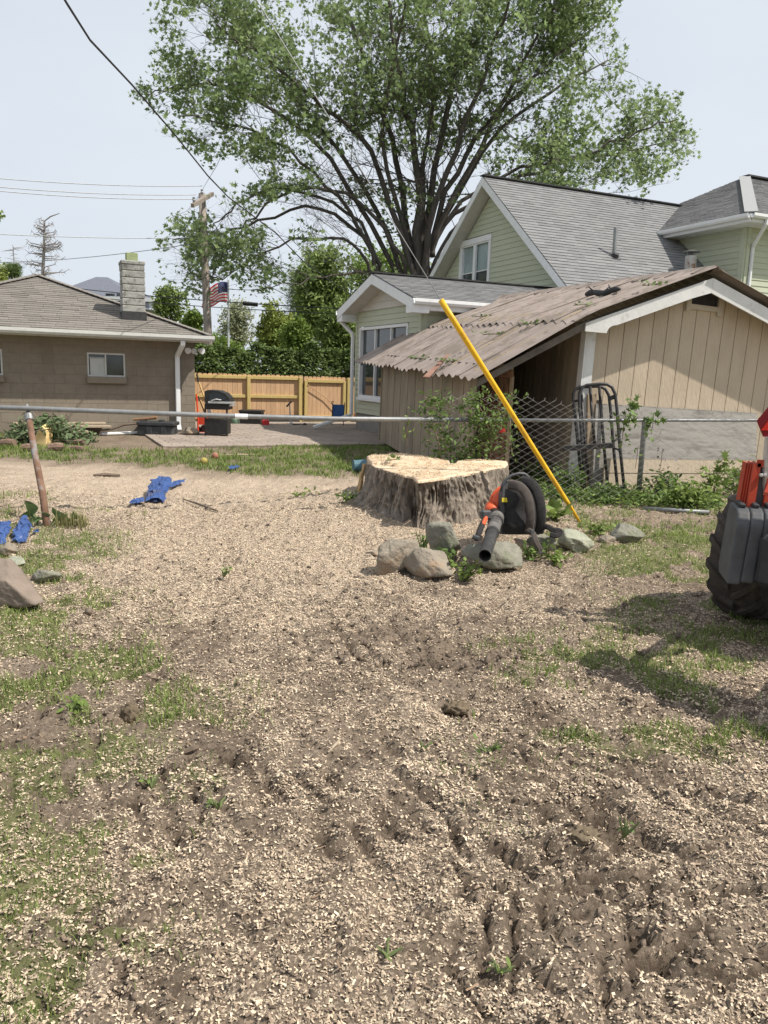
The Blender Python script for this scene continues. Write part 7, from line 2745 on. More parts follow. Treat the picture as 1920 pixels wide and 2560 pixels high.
# lumber stack along the wall
m_lum = mat('old_lumber', (0.30, 0.24, 0.175), (0.40, 0.33, 0.25), scale=6, rough=0.9, stretch=(0.6, 5, 5))
for i, (x0, y0, x1, y1, off, lab) in enumerate([(-40, 1060, 262, 1058, 0.1, 'upper weathered plank stacked along the garage wall'), (-40, 1068, 273, 1066, -0.1, 'lower weathered plank stacked along the garage wall'),
                                              (-40, 1078, 150, 1076, -0.25, 'short weathered plank at the bottom left of the lumber stack'), (20, 1074, 215, 1079, -0.35, 'rough plank jutting out in front of the lumber stack')]):
    Yp = G(140, 1084)[1] + off
    u_ = wuv(x1, 1040, GC, -A, ga_n)[0]
    a, b2 = front(GW * 0.6, 0, 0.32 - off), front(u_, 0, 0.25 - off)
    zz_ = zat(y1, b2)
    a, b2 = a + Z * zz_, b2 + Z * zz_
    mk('plank', MB().beam(a, b2, 0.22, 0.045, bev=0.006), m_lum, base=a, label=lab, cat='plank', group='old planks by the garage wall')
# brush pile with log pieces
bpc = G(118, 1118)
brush = thing('brush_pile', 'pile of cut leafy green branches in front of the garage wall', 'brush pile', bpc)
C = []
r = np.random.default_rng(77)
stm = MB()
for k in range(120):
    px = 118 + r.normal() * 48
    b0_ = G(px, 1112 - 8 * r.random())
    h_ = max(0.05, 0.42 * math.exp(-((px - 112) / 55) ** 2) * (0.4 + 0.7 * r.random()))
    c = b0_ + v3(0, r.normal() * 0.25, h_)
    d = unit(v3(r.normal(), r.normal() * 0.5, 0.25 * r.normal()))
    stm.tube([c - d * 0.3, c + d * 0.3], [0.012, 0.004], 4, caps=False)
    for j in range(26):
        C.append(c + d * r.uniform(-0.35, 0.4) + r.normal(size=3) * 0.05)
V, F = leaf_arrays(np.array(C) - bpc, 0.10, OVAL, up=0.4, rng=r)
np_mesh('leaves', V, F, leafmat('cut_leaf', (0.09, 0.135, 0.06), (0.17, 0.22, 0.11), trans=0.25), brush)
mk('stems', stm, m_twig, brush, kind='stuff')
m_endg = mat('split_yellow', (0.62, 0.44, 0.19), (0.72, 0.54, 0.28), scale=7, rough=0.85)
m_logb = mat('log_bark', (0.15, 0.095, 0.07), (0.24, 0.165, 0.125), scale=8, rough=0.95, bump=0.5)
lc0 = G(104, 1105)
LY = G(104, 1117)[1]
ls = LY / FPX
mk('split_log', MB().prism([P(a, b2, LY) for a, b2 in [(88, 1096), (92, 1082), (101, 1067), (113, 1080), (115, 1096), (114, 1121), (92, 1121)]], v3(0.02, 0.25, 0.05)), m_endg, base=lc0, label='split log piece with a bright yellow face standing in the brush pile', cat='log')
for i, (x0, y0, x1, y1, lab) in enumerate([(122, 1106, 160, 1128, 'reddish log chunk right of the leaning post in front of the brush pile'), (57, 1108, 84, 1130, 'grey log chunk left of the leaning post in front of the brush pile'), (185, 1098, 213, 1114, 'dark log end at the right of the brush pile'),
                                         (3, 1096, 42, 1118, 'dark hollow log at the left edge by the brush pile'), (176, 1114, 214, 1128, 'flat wood slab on the grass right of the brush pile')]):
    c = G((x0 + x1) / 2, y1)
    s_ = c[1] / FPX
    w_, h_ = (x1 - x0) * s_ / 2, (y1 - y0) * s_ / 2
    d = unit(v3(1, 0.4 - 0.2 * i, 0.06))
    mb = MB().tube([c + Z * h_ - d * w_, c + Z * h_ * 1.05, c + Z * h_ + d * w_ * 0.9], [h_ * 0.85, h_ * 1.0, h_ * 0.8], 9)
    mk('log', mb, m_logb, base=c, label=lab, cat='log', group='log pieces by the brush pile')
# balls, bucket, sticks
bl_ = GR(510, 1162)
mk('ball', MB().ball(bl_ + Z * 0.06, 0.065, 14, 9), mat('ball_yellow', (0.30, 0.24, 0.06), (0.38, 0.31, 0.1), scale=8, rough=0.8), base=bl_, label='dull yellow ball in the far grass', cat='ball', smooth=True)
bl_ = GR(538, 1148)
mk('ball', MB().ball(bl_ + Z * 0.06, 0.06, 14, 9), mat('ball_red', (0.28, 0.12, 0.08), (0.36, 0.17, 0.12), scale=8, rough=0.8), base=bl_, label='reddish brown ball in the far grass', cat='ball', smooth=True)
bk_ = GR(893, 1182)
bkt = thing('bucket', 'teal bucket lying half hidden at the left edge of the stump', 'bucket', bk_)
mk('body', MB().lathe(bk_ + v3(-0.06, 0.1, 0.10), unit(v3(1, 0.3, 0)), [(0, 0.075), (0.01, 0.09), (0.2, 0.105), (0.22, 0.1)], 16), mat('teal', (0.06, 0.13, 0.16), (0.09, 0.18, 0.22), scale=5, rough=0.5), bkt)
mk('rim', MB().lathe(bk_ + v3(-0.06, 0.1, 0.10), unit(v3(1, 0.3, 0)), [(-0.012, 0.08), (-0.01, 0.097), (0.01, 0.097), (0.012, 0.08)], 16), mat('teal', (0.06, 0.13, 0.16)), bkt)
for (x0, y0, x1, y1, r_, lab) in [(458, 1250, 548, 1282, 0.012, 'long thin bare twig on the chips right of the blue tarp'), (233, 1193, 300, 1194, 0.03, 'dark rotten stick at the far edge of the chips'), (552, 1141, 640, 1140, 0.02, 'pale stick lying in the far grass'),
                                  (300, 1298, 330, 1290, 0.008, 'short twig on the chips below the tarp'), (445, 1895, 495, 1875, 0.014, 'dark bark stick on the chips at mid left'), (795, 1828, 822, 1832, 0.008, 'orange brown splinter on the soil'),
                                  (250, 1510, 310, 1517, 0.010, 'dark flat bark piece on the chips left of centre'), (820, 1884, 850, 1850, 0.006, 'pale straight splinter near the middle of the soil')]:
    a, b2 = GR(x0, y0), GR(x1, y1)
    mid = (a + b2) / 2 + v3(random.uniform(-.02, .02), 0, 0.01 + r_)
    mk('stick', MB().tube([a + Z * r_, mid, b2 + Z * r_], [r_ * 0.6, r_, r_ * 0.7], 6), m_twig if 'orange' not in lab and 'pale' not in lab else m_lum, base=a, label=lab, cat='stick', group='sticks on the ground')

# ------------------------------------------------------------------ compact tractor cut by the right edge
m_tyre = mat('tyre_rubber', (0.045, 0.038, 0.032), (0.085, 0.072, 0.06), scale=8, rough=0.9, bump=0.3, c3=(0.14, 0.115, 0.09), s3=4, t3=(0.55, 0.7))
m_wt = mat('grey_weight', (0.06, 0.064, 0.071), (0.09, 0.095, 0.103), scale=9, rough=0.6, c3=(0.10, 0.097, 0.09), s3=5, t3=(0.58, 0.75), bump=0.1)
m_tred = mat('tractor_red', (0.36, 0.045, 0.024), (0.45, 0.065, 0.034), scale=6, rough=0.5, c3=(0.22, 0.06, 0.04), s3=5, t3=(0.55, 0.7))
TR = 0.485
tcx = P(1899, 1400, 5.35)
tcx = v3(tcx[0], tcx[1], TR + gz(tcx[0], tcx[1]) - 0.02)
tractor = thing('compact_tractor', 'red compact tractor cut by the right edge, seen at its lugged tyre and grey weights', 'tractor', tcx)
ax = unit(v3(0.66, -0.75, 0))
rol = unit(v3(-0.75, -0.66, 0))


def tyre(c, parent):
    mb = MB()
    w_ = 0.17
    mb.lathe(c, ax, [(-w_ * 0.8, TR * 0.55), (-w_ * 0.95, TR * 0.7), (-w_, TR * 0.82), (-w_ * 0.9, TR * 0.92), (-w_ * 0.5, TR * 0.945), (w_ * 0.5, TR * 0.945), (w_ * 0.9, TR * 0.92), (w_, TR * 0.82), (w_ * 0.95, TR * 0.7), (w_ * 0.8, TR * 0.55)], 40)
    t = mk('tyre', mb, m_tyre, parent)
    nl = 16
    for k in range(nl):
        for sd in (-1, 1):
            lb = MB()
            a0 = 2 * math.pi * (k + (0.5 if sd > 0 else 0)) / nl
            secs = []
            for f in np.linspace(0, 1, 4):
                a = a0 + 0.30 * f
                u_ = sd * w_ * (0.02 + 1.0 * f)
                rd = math.cos(a) * rol + math.sin(a) * Z
                tg = -math.sin(a) * rol + math.cos(a) * Z
                r0_ = TR * (0.93 - 0.07 * f ** 3)
                hw_ = 0.024
                hh = 0.038
                secs.append([c + ax * u_ + rd * (r0_ - 0.01) - tg * hw_ * 1.3, c + ax * u_ + rd * (r0_ - 0.01) + tg * hw_ * 1.3, c + ax * u_ + rd * (r0_ + hh) + tg * hw_, c + ax * u_ + rd * (r0_ + hh) - tg * hw_])
            vs = [p for s_ in secs for p in s_]
            fs = [(4 * i + q, 4 * i + (q + 1) % 4, 4 * i + 4 + (q + 1) % 4, 4 * i + 4 + q) for i in range(3) for q in range(4)] + [(3, 2, 1, 0), (12, 13, 14, 15)]
            lb.add(vs, fs)
            mk('lug', lb, m_tyre, t)
    rb_ = MB().lathe(c, ax, [(-0.10, TR * 0.3), (-0.11, TR * 0.56), (0.11, TR * 0.56), (0.10, TR * 0.3)], 24)
    mk('rim', rb_, m_silver, t)
    return t


tyre(tcx, tractor)
tyre(tcx + ax * 1.15, tractor)
WY = 4.62
for i, (x0, x1) in enumerate([(1817, 1849), (1851, 1883), (1885, 1917), (1919, 1951), (1953, 1985)]):
    a = P(x0, 1462, WY - 0.02 * i)
    b2 = P(x1, 1462, WY - 0.02 * i)
    t_ = P(x0, 1284 + 3 * i, WY)
    w_ = np.linalg.norm(b2 - a)
    h_ = t_[2] - a[2] + 0.02
    lean = v3(0.03, 0.0, 0)
    c = (a + b2) / 2
    prof_ = [(0, 0), (0.0, h_ * 0.80), (0.06, h_ * 0.96), (0.12, h_), (0.34, h_), (0.36, h_ * 0.85), (0.36, 0.05), (0.3, 0.0)]
    mb = MB()
    dirx = unit(v3(1, -0.25, 0))
    diry = unit(v3(0.25, 1, 0))
    mb.prism([c - dirx * w_ * 0.49 + diry * p_ + Z * (q_ + 0.008 * i) + lean * q_ / h_ for p_, q_ in prof_], dirx * w_ * 0.97)
    o = mk('weight', mb, m_wt, tractor)
    bm = o.modifiers.new('edge', 'BEVEL')
    bm.width = 0.014
    bm.segments = 3
    bm.limit_method = 'ANGLE'
    mb = MB().box(c + diry * 0.2 + Z * (h_ + 0.012 + 0.008 * i) + lean, dirx * w_ * 0.22, diry * 0.09, Z * 0.012, bev=0.008)
    mk('carry_slot', mb, m_dark, o)
# stack of red steel plates and red framed panel above the weights
RY = 4.95
for i in range(5):
    x0b, x0t = 1842 + 6.5 * i, 1866 + 6.5 * i
    y_t = 1157 + 1.5 * (i % 2)
    pts = [P(x0b, 1292, RY - 0.03 * i), P(x0b + 4.2, 1292, RY - 0.03 * i), P(x0t + 4.2, y_t, RY - 0.03 * i), P(x0t, y_t, RY - 0.03 * i)]
    mk('red_plate', MB().prism(pts, v3(0.03, 0.12, 0)), m_tred, tractor)
fr_px = [(1871, 1295), (1912, 1296), (1930, 1160), (1893, 1158)]
fy = RY - 0.16
c4 = [P(a, b2, fy) for a, b2 in fr_px]
mb = MB()
for i in range(4):
    mb.beam(c4[i], c4[(i + 1) % 4], 0.045, 0.018, up=v3(0, 1, 0))
mk('panel_frame', mb, m_tred, tractor)
mk('panel', MB().prism([p + v3(0, 0.02, 0) for p in c4], v3(0, 0.03, 0)), m_wt, tractor)
for px in (1899, 1908):
    c = P(px, 1187, fy)
    mk('bolt', MB().lathe(c, v3(0, -1, 0), [(0, 0.012), (0.025, 0.012), (0.03, 0.008)], 8), m_silver, tractor)
# slow moving emblem
EY = 4.75
m_em_d = mat('emblem_dark_red', (0.20, 0.012, 0.018), (0.25, 0.02, 0.025), scale=8, rough=0.35)
m_em_o = mat('emblem_orange_red', (0.78, 0.035, 0.02), (0.84, 0.05, 0.03), scale=8, rough=0.35)
emo = [(1893, 1052), (1905, 1038), (1948, 985), (1962, 985), (2005, 1052), (2003, 1090), (1909, 1092)]
emi = [(1903, 1076), (1955, 1006), (1998, 1076)]
em = mk('slow_vehicle_emblem', MB().prism([P(a, b2, EY) for a, b2 in emo], v3(0, 0.01, 0)), m_em_d, tractor)
mk('emblem_triangle', MB().prism([P(a, b2, EY - 0.006) for a, b2 in emi], v3(0, 0.004, 0)), m_em_o, em)
mk('emblem_post', MB().tube([P(1921, 1092, EY + 0.03), P(1915, 1165, EY + 0.04), P(1915, 1300, EY + 0.1)], 0.022, 8), m_silver, tractor)
# the body that carries on out of the picture, which also throws the shade on the grass
cx = tcx
bd = lambda a, r_, z_: v3(cx[0], cx[1], 0) + ax * a - rol * r_ + Z * z_
mk('chassis', MB().box(bd(0.6, 0.1, 0.55), ax * 0.28, rol * 0.95, Z * 0.16, bev=0.03), m_dark, tractor)
mk('axle', MB().tube([bd(0.0, 0, 0.45), bd(1.15, 0, 0.45)], 0.08, 10), m_dark, tractor)
mk('hood', MB().box(bd(0.6, 0.75, 0.95), ax * 0.26, rol * 0.45, Z * 0.26, bev=0.08), m_tred, tractor)
mk('seat', MB().box(bd(0.6, -0.05, 0.98), ax * 0.22, rol * 0.2, Z * 0.07, bev=0.04).box(bd(0.6, -0.27, 1.2), ax * 0.22, rol * -0.05, Z * 0.2, bev=0.03), m_dark, tractor)
mk('fender', MB().box(bd(0.10, -0.02, 0.99), ax * 0.14, rol * 0.36, Z * 0.02, bev=0.01), m_tred, tractor)
mk('roll_bar', MB().tube([bd(0.3, -0.42, 0.6), bd(0.3, -0.42, 1.95), bd(0.36, -0.42, 2.05), bd(0.84, -0.42, 2.05), bd(0.9, -0.42, 1.95), bd(0.9, -0.42, 0.6)], 0.035, 8), m_dark, tractor)
# loader shape added out of frame to cast shade streaks on the ground
for a in (0.80, 1.50):
    mb = MB()
    mb.beam(bd(a, -0.25, 0.75), bd(a, -0.62, 1.38), 0.05, 0.10, bev=0.01)
    mb.beam(bd(a, -0.60, 1.36), bd(a, -1.22, 1.22), 0.05, 0.09, bev=0.01)
    mk('shadow_caster_arm', mb, m_tred, tractor)
    mk('shadow_caster_ram', MB().tube([bd(a, -0.30, 0.62), bd(a, -0.95, 1.20)], 0.022, 8), m_silver, tractor)
mk('shadow_caster_beam', MB().tube([bd(0.80, -0.25, 0.75), bd(1.50, -0.25, 0.75)], 0.045, 10), m_tred, tractor)
mk('shadow_caster_post', MB().beam(bd(0.88, -0.25, 0.55), bd(0.88, -0.25, 0.85), 0.08, 0.08, bev=0.01), m_tred, tractor)
bo = [(-1.20, 1.42), (-1.20, 1.14), (-1.30, 1.05), (-1.42, 1.02), (-1.66, 1.06), (-1.66, 1.075), (-1.42, 1.04), (-1.31, 1.07), (-1.22, 1.15), (-1.22, 1.42)]
bk = mk('shadow_caster_bucket', MB().prism([bd(0.65, r_, z_) for r_, z_ in bo], ax * 1.0), m_tred, tractor)
for a in (0.65, 1.64):
    mk('shadow_caster_side', MB().prism([bd(a, r_, z_) for r_, z_ in [(-1.21, 1.42), (-1.21, 1.15), (-1.31, 1.06), (-1.42, 1.03), (-1.66, 1.068), (-1.45, 1.30)]], ax * 0.012), m_tred, bk)

# ------------------------------------------------------------------ plants
m_weed = leafmat('weed_leaf', (0.085, 0.145, 0.035), (0.16, 0.23, 0.065), trans=0.35, var=0.4)
m_weed_l = leafmat('weed_light', (0.15, 0.22, 0.05), (0.23, 0.30, 0.085), trans=0.35, var=0.3)
m_dock = leafmat('dock_leaf', (0.085, 0.14, 0.05), (0.14, 0.20, 0.075), trans=0.25, var=0.2)
# weeds along the fence
r = np.random.default_rng(88)
C, C2 = [], []
for k in range(4200):
    px = r.uniform(1330, 1800)
    hmax = 26 + 40 * vnoise(np.array([px / 45.0]), np.array([0.5]), 3)[0]
    base_y = 1232 + (px - 1330) * 0.075 + r.normal() * 8
    if px < 1500:
        base_y += 4
    b0_ = G(px, base_y)
    q = b0_ + v3(r.normal() * 0.05, r.normal() * 0.15, abs(r.normal()) * 0.11 * hmax / 70 + 0.015)
    (C if r.random() < 0.65 else C2).append(q)
for nm, cc, mm in (('ground_cover', C, m_weed), ('ground_cover_pale', C2, m_weed_l)):
    V, F = leaf_arrays(np.array(cc), 0.06, OVAL, up=0.8, rng=r)
    tag(np_mesh(nm, V, F, mm), kind='stuff')


def bush(name, label, cat, px, py, w, h, n, size, m_, seed, shape=OVAL, group=None, stems=8, spread=1.0, base_z=None):
    c = GR(px, py)
    t = thing(name, label, cat, c, group)
    rr_ = np.random.default_rng(seed)
    mb = MB()
    C = []
    for k in range(stems):
        a = rr_.random() * 6.283
        d = v3(math.cos(a), math.sin(a) * 0.7, 0) * w * rr_.uniform(0.1, 0.5) * spread
        tip = c + d + Z * h * rr_.uniform(0.55, 1.0)
        mid = c + d * 0.45 + Z * h * 0.4
        mb.tube([c, mid, tip], [0.006, 0.005, 0.002], 4, caps=False)
        for j in range(max(1, n // stems)):
            f = rr_.uniform(0.15, 1.05)
            p = (c + (mid - c) * f * 2) if f < 0.5 else mid + (tip - mid) * (f - 0.5) * 2
            C.append(p + rr_.normal(size=3) * np.array([0.05, 0.05, 0.02]) * w / 0.5)
    V, F = leaf_arrays(np.array(C) - c, size, shape, up=0.6, rng=rr_)
    np_mesh('leaves', V, F, m_, t)
    mk('stems', mb, m_weed if size > 0.5 else mat('green_stem', (0.10, 0.13, 0.05), (0.15, 0.18, 0.07), scale=8), t)
    return t


bush('weed_clump', 'bushy light green weed at the fence just left of the tractor tyre', 'weed', 1735, 1266, 0.75, 0.36, 420, 0.07, m_weed_l, 1)
bush('weed_clump', 'dark green weed thicket behind the fence in the middle of the tan panel', 'weed', 1660, 1250, 0.7, 0.38, 380, 0.075, m_weed, 2)
bush('maple_sapling', 'tall thin maple sapling with lobed leaves rising against the tan panel', 'sapling', 1780, 1252, 0.55, 0.62, 70, 0.105, m_weed_l, 3, shape=MAPLE, stems=5)
bush('maple_sapling', 'second maple sapling beside the tractor tyre in front of the tan panel', 'sapling', 1838, 1240, 0.6, 0.52, 90, 0.09, m_weed_l, 4, shape=MAPLE, stems=6)
bush('weed_clump', 'leafy weeds at the foot of the white corner board', 'weed', 1420, 1238, 0.55, 0.48, 240, 0.075, m_weed, 5)
bush('weed_clump', 'weeds standing inside the mouth of the lean-to behind the yellow guard', 'weed', 1350, 1215, 0.5, 0.42, 120, 0.08, m_weed, 6)
bush('weed_clump', 'weeds crowding the feet of the black rack', 'weed', 1525, 1256, 0.6, 0.2, 260, 0.06, m_weed, 7)
bush('dandelion', 'rosette of long toothed leaves on the chips beside the yellow guard foot', 'weed', 1388, 1305, 0.34, 0.16, 46, 0.13, m_weed_l, 8, stems=14)
for i, (px, py, w, h, n, lab) in enumerate([(1260, 1402, 0.3, 0.14, 60, 'small weed in front of the largest green rock on its right'), (1330, 1400, 0.35, 0.16, 80, 'weed in front of the wedge shaped green rock'), (1385, 1412, 0.35, 0.14, 70, 'weed below the rounded pale boulder'),
                                          (1115, 1412, 0.3, 0.16, 80, 'weed between the grey green rock and the blower nozzle'), (1165, 1452, 0.3, 0.2, 90, 'dark leafed weed below the blower nozzle'), (1056, 1380, 0.22, 0.2, 50, 'weed in the gap left of the grey green rock'),
                                          (745, 1241, 0.5, 0.06, 60, 'low flat weed patch on the chips left of the stump'), (866, 1252, 0.35, 0.14, 60, 'weed at the left root of the stump'), (560, 1442, 0.14, 0.09, 26, 'tiny weed in the middle of the chips'),
                                          (1218, 1882, 0.16, 0.06, 14, 'plantain weed on the soil right of centre'), (380, 1968, 0.13, 0.06, 10, 'light green leaf pair on the soil at left'), (545, 2022, 0.1, 0.05, 8, 'small green leaf on the soil below the leaf pair'),
                                          (1490, 1338, 0.4, 0.12, 90, 'weed left of the mossy rock'), (968, 2392, 0.10, 0.03, 6, 'dark green leaf lying on the chips at the bottom'), (1245, 2430, 0.1, 0.03, 7, 'curled green leaf lying on the chips at the bottom right of centre'),
                                          (1560, 2090, 0.12, 0.07, 8, 'sprig beside the kicked out hole'), (190, 1780, 0.2, 0.06, 40, 'grass tuft weed at the left edge of the soil'), (1060, 1880, 0.1, 0.05, 10, 'small weed left of the plantain weed')]):
    bush('weed', lab, 'weed', px, py, w, h, n, min(0.055, max(0.022, w * 0.2)), m_weed if i % 2 else m_weed_l, 20 + i, stems=6)
# dock by the rusty post: a few big leaves
dk = GR(112, 1316)
dock = thing('dock_plant', 'broad leaved dock plant at the foot of the rusty post', 'plant', dk)
for i, (px, py, bx, w_, bend) in enumerate([(62, 1252, 74, 0.075, 0.0), (50, 1290, 70, 0.06, 0.3), (86, 1295, 92, 0.06, 0.1), (104, 1282, 104, 0.05, 0.2), (138, 1276, 124, 0.07, 0.25), (160, 1287, 132, 0.045, 0.3), (188, 1288, 176, 0.05, 0.05), (168, 1300, 150, 0.05, 0.2), (84, 1312, 96, 0.05, 0.1)]):
    Yd = dk[1] + 0.05 * math.sin(i * 2.1)
    b0_ = G(bx, 1318)
    b0_ = v3(b0_[0], Yd, gz(b0_[0], Yd))
    tip = P(px, py, Yd - 0.05)
    d = tip - b0_
    sd = unit(np.cross(d, v3(0.3, 1, 0.2)))
    nn_ = unit(np.cross(sd, d))
    vs = []
    N = 8
    for j in range(N + 1):
        t = j / N
        ww = w_ * max(0.05, math.sin(math.pi * min(1, max(0, (t - 0.25) / 0.75)) ** 0.8)) if t > 0.25 else w_ * 0.08
        c = b0_ + d * t + nn_ * 0.05 * math.sin(math.pi * t) + Z * 0.03 * math.sin(math.pi * t)
        vs += [c - sd * ww + nn_ * 0.018 * abs(math.sin(t * 9)), c - nn_ * 0.008, c + sd * ww + nn_ * 0.018 * abs(math.sin(t * 8))]
    mb = MB().add(vs, [(3 * j + k, 3 * j + k + 1, 3 * j + k + 4, 3 * j + k + 3) for j in range(N) for k in range(2)])
    mk('leaf', mb, m_dock, dock, smooth=True)
tuft = thing('grass_tuft', 'dry and green grass tuft right of the rusty post', 'grass tuft', GR(190, 1325))
tp = np.array(tuft.location)
r = np.random.default_rng(9)
mb = MB()
for k in range(150):
    px, = r.uniform(140, 222, 1)
    b0_ = GR(px, 1318 + r.normal() * 4)
    an = r.random() * 6.28
    h_ = r.uniform(0.08, 0.2)
    d = v3(math.cos(an), math.sin(an), 0) * h_ * r.uniform(0.2, 0.9)
    w_ = v3(-math.sin(an), math.cos(an), 0) * 0.004
    mb.add([b0_ - w_, b0_ + w_, b0_ + d * 0.4 + Z * h_ * 0.7 + w_ * 0.7, b0_ + d * 0.4 + Z * h_ * 0.7 - w_ * 0.7, b0_ + d + Z * h_ * 0.85], [(0, 1, 2, 3), (3, 2, 4)])
mk('blades', mb, leafmat('dry_grass', (0.17, 0.17, 0.06), (0.28, 0.26, 0.12), trans=0.3, var=0.4), tuft)
# vine over the end of the mesh
vb_ = G(1130, 1215)
vine = thing('climbing_vine', 'tangled leafy vine climbing the end of the wire mesh behind the stump', 'vine', vb_)
VY = 9.15
mb = MB()
C = []
r = np.random.default_rng(42)
STEMS = [[(1125, 1168), (1126, 1100), (1124, 1040), (1120, 1010), (1115, 996)], [(1115, 996), (1096, 1012), (1070, 1023), (1048, 1028)], [(1100, 1012), (1075, 998), (1062, 993)], [(1130, 1150), (1165, 1115), (1178, 1060), (1174, 1025)],
         [(1174, 1025), (1185, 1000), (1205, 985)], [(1178, 1048), (1215, 1050), (1240, 1045), (1262, 1030)], [(1140, 1168), (1160, 1140), (1200, 1100), (1225, 1075)], [(1105, 1165), (1098, 1110), (1085, 1060), (1078, 1035)], [(1160, 1165), (1180, 1130), (1210, 1110), (1250, 1105)],
         [(1275, 1050), (1274, 1095), (1280, 1130), (1272, 1150)], [(1250, 1075), (1260, 1040), (1275, 1005), (1285, 985)], [(1115, 1150), (1110, 1100), (1112, 1070)]]
DENS = [26, 34, 22, 40, 46, 60, 60, 34, 40, 16, 18, 40]
for stp, dn in zip(STEMS, DENS):
    off = r.normal() * 0.06
    pts = [P(a, b2, VY + off + r.normal() * 0.02) for a, b2 in stp]
    mb.tube(pts, [0.008] + [0.006] * (len(pts) - 2) + [0.003], 5, caps=False)
    for k in range(dn * 3):
        i = r.integers(0, len(pts) - 1)
        p = pts[i] + (pts[i + 1] - pts[i]) * r.random()
        C.append(p + r.normal(size=3) * np.array([0.075, 0.07, 0.06]))
for k in range(60):
    a = P(r.uniform(1085, 1240), r.uniform(1060, 1165), VY + r.normal() * 0.06)
    b2 = a + r.normal(size=3) * np.array([0.12, 0.05, 0.14])
    mb.tube([a, (a + b2) / 2 + r.normal(size=3) * 0.02, b2], 0.003, 4, caps=False)
    C += [b2 + r.normal(size=3) * 0.05 for _ in range(5)]
V, F = leaf_arrays(np.array(C) - vb_, 0.055, OVAL, up=0.3, rng=r)
np_mesh('leaves', V, F, m_weed, vine)
mk('stems', mb, mat('vine_stem', (0.20, 0.15, 0.10), (0.30, 0.23, 0.16), scale=9, rough=0.9), vine)
rc_ = P(1258, 1077, VY - 0.05)
mk('red_rag', MB().tube([rc_ + v3(-0.04, 0, -0.02), rc_, rc_ + v3(0.02, 0, 0.05), rc_ + v3(0.025, 0, -0.03)], [0.01, 0.022, 0.01, 0.006], 6), mat('red_rag', (0.5, 0.03, 0.025), (0.56, 0.05, 0.04), scale=9), base=rc_, label='scrap of bright red rag caught in the vine', cat='rag')
for i, (px, py, n, sz_, lab, mm) in enumerate([(1575, 1040, 34, 0.075, 'bunch of drooping green leaves caught on the rail left of the fence post', m_weed), (1632, 1060, 26, 0.075, 'bunch of drooping green leaves hanging right of the fence post top', m_weed), (1556, 1095, 18, 0.06, 'small leaf bunch on the mesh beside the black rack', m_weed),
                                             (1653, 1155, 22, 0.05, 'dark withered leaf bunch hanging on the mesh right of the fence post', m_dead), (1546, 1066, 16, 0.06, 'thin leaf spray on the rail beside the black rack', m_weed), (1592, 1147, 8, 0.05, 'pale green leaf scrap low on the mesh left of the fence post', m_weed_l), (1500, 1130, 8, 0.05, 'pale leaf scrap on the mesh before the black rack', m_weed_l),
                                             (1018, 1068, 12, 0.06, 'loose leaf tip hanging under the rail in front of the lean-to wall', m_weed_l), (1018, 1094, 6, 0.05, 'small leaf tip lowest in front of the lean-to wall', m_weed_l)]):
    Yl = 9.85 if px > 1300 else 9.0
    c = P(px, py, Yl)
    t = thing('leaf_spray', lab, 'leaf spray', c, group='leaf sprays caught on the chain link fence')
    C = np.array([r.normal(size=3) * np.array([0.055, 0.04, 0.09]) for _ in range(n)])
    V, F = leaf_arrays(C, sz_, MAPLE if i < 2 else OVAL, up=0.1, rng=r)
    np_mesh('leaves', V, F, mm, t)
    mk('stem', MB().tube([c + v3(0, 0, 0.14), c, c - v3(0.01, 0, 0.13)], 0.004, 5), m_twig, t)

# ------------------------------------------------------------------ black tube rack leaning on the shed corner
m_rack = mat('rack_black', (0.022, 0.021, 0.022), (0.045, 0.042, 0.044), scale=10, rough=0.42, c3=(0.08, 0.06, 0.055), s3=6, t3=(0.6, 0.75))
RYk = 10.75
rq = lambda a, b2, o=0.0: P(a, b2, RYk + o - 0.0012 * (b2 - 1100))
rack = thing('tube_rack', 'black steel tube rack with rounded top leaning at the shed corner', 'rack', G(1515, 1252))
rr_ = 0.022
mk('outer_hoop', MB().tube([rq(1462, 1230), rq(1455, 1100), rq(1448, 1010), rq(1449, 985), rq(1455, 970), rq(1466, 963), rq(1500, 960), rq(1518, 961), rq(1530, 968), rq(1538, 985), rq(1542, 1020), rq(1550, 1120), rq(1562, 1235)], rr_, 10), m_rack, rack, smooth=True)
mk('inner_hoop', MB().tube([rq(1455, 1215, 0.2), rq(1442, 1080, 0.2), rq(1433, 1000, 0.2), rq(1433, 985, 0.2), rq(1438, 974, 0.2), rq(1450, 967, 0.2), rq(1475, 966, 0.2), rq(1500, 966, 0.2), rq(1513, 972, 0.2), rq(1522, 988, 0.2), rq(1526, 1020, 0.2), rq(1534, 1120, 0.2), rq(1545, 1232, 0.2)], rr_, 10), m_rack, rack, smooth=True)
for a, b2, c, d in ((1475, 966, 1488, 1120), (1498, 964, 1520, 1225), (1452, 968, 1474, 1225)):
    mk('bar', MB().tube([rq(a, b2, 0.1), rq((a + c) / 2 - 1, (b2 + d) / 2, 0.1), rq(c, d, 0.1)], rr_ * 0.95, 8), m_rack, rack, smooth=True)
mk('cross_bar', MB().beam(rq(1408, 1121, -0.05), rq(1533, 1113, -0.05), 0.05, 0.075, up=Z, bev=0.006), m_rack, rack)
mk('tie_plate', MB().beam(rq(1521, 998, 0.05), rq(1540, 990, 0.0), 0.03, 0.06), m_rack, rack)
mk('tie_plate', MB().beam(rq(1434, 1004, 0.1), rq(1450, 1000, 0.1), 0.03, 0.03), m_rack, rack)
mk('hook', MB().tube([rq(1446, 1106, 0.1), rq(1456, 1100, 0.05), rq(1461, 1090, 0.0)], 0.018, 8), m_rack, rack)
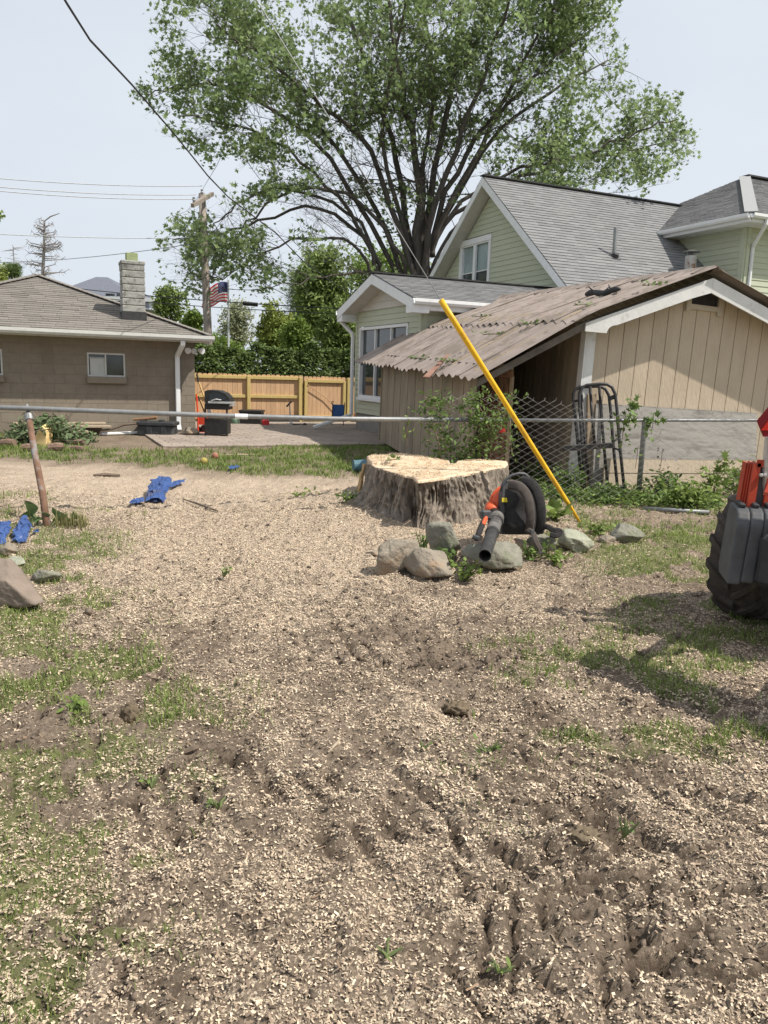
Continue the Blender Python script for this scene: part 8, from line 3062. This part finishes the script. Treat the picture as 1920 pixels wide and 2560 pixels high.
mk('hook', MB().tube([rq(1532, 1105, 0.1), rq(1545, 1097, 0.0), rq(1552, 1075, 0.0)], 0.014, 8), m_rack, rack)
mk('hook', MB().tube([rq(1535, 1120, 0.1), rq(1545, 1124, 0.0), rq(1554, 1135, 0.0)], 0.014, 8), m_rack, rack)
mk('foot', MB().box(rq(1553, 1222, 0.0), v3(0.06, 0, 0), v3(0, 0.06, 0), v3(0, 0, 0.05), bev=0.01), m_rack, rack)

# ------------------------------------------------------------------ soil clods thrown up by the wheels
m_clod = mat('clod', (0.105, 0.078, 0.058), (0.19, 0.148, 0.112), scale=12, rough=0.95, island=0.25)
Vs, Fs, k0 = [], [], 0
cube = np.array([(-1, -1, -1), (1, -1, -1), (1, 1, -1), (-1, 1, -1), (-1, -1, 1), (1, -1, 1), (1, 1, 1), (-1, 1, 1)], float)
cf_ = np.array([(3, 2, 1, 0), (4, 5, 6, 7), (0, 1, 5, 4), (1, 2, 6, 5), (2, 3, 7, 6), (3, 0, 4, 7)])
for (n, y0, y1, s_, sd) in ((9000, 1.25, 4.2, 0.0045, 31), (9000, 4.0, 9.0, 0.0075, 32)):
    X, Y, r = scatter(n, y0, y1, 0.56, lambda x, y: 0.12 + 0.88 * np.clip(rut_mask(x, y) * 0.6 + 0.7 * blob(x, y, 1010, 1610, 1.2, 0.9) + 0.5 * (1 - masks(x, y)[0]) - 0.2, 0, 1), sd)
    N = len(X)
    sz_ = s_ * (0.4 + 1.6 * r.random(N) ** 3)
    Rn = r.normal(size=(N, 3, 3)) * 0.35 + np.eye(3)
    V = np.einsum('kj,nij->nki', cube + 0, Rn) * 0.85 * sz_[:, None, None] * (0.7 + 0.6 * r.random((N, 8, 1))) + np.stack([X, Y, hgt(X, Y) + sz_ * 0.3], -1)[:, None, :]
    Vs.append(V.reshape(-1, 3))
    Fs.append((np.arange(N)[:, None, None] * 8 + cf_).reshape(-1, 4) + k0)
    k0 += N * 8
tag(np_mesh('soil_clods', np.concatenate(Vs), np.concatenate(Fs), m_clod), kind='stuff')
for i, (px, py, w_, h_, lab) in enumerate([(1140, 1778, 0.06, 0.03, 'upturned sod lump standing out of the soil right of centre'), (1455, 2095, 0.06, 0.025, 'flat dug out sod lump left of the kicked out hole'), (325, 1800, 0.04, 0.05, 'small black clod on the chips at left')]):
    c = GR(px, py)
    rr2 = np.random.default_rng(i + 300)
    mb = MB().ball((0, 0, 0), 1.0, 36, 22)
    q = np.array(mb.v)
    q = q * (1 + 1.1 * (fbm(q[:, 0] * 3.5 + i * 3, q[:, 1] * 3.5 + q[:, 2] * 2, 300 + i, 4) - 0.5))[:, None] * np.array([w_, w_ * 0.7, h_])
    mb.v = [tuple(p) for p in q + c + Z * h_ * 0.5]
    mk('sod_lump', mb, mat('sod', (0.10, 0.075, 0.05), (0.19, 0.15, 0.10), scale=9, rough=0.95, bump=0.8, bscale=40), base=c, label=lab, cat='sod lump', smooth=True)
rock(122, 172, 1706, 1752, 71, m_rk_br, 'flat grey stone sunk in the grass at lower left', depth=1.0, flat=0.5, bury=0.4, group='rocks at the left edge')
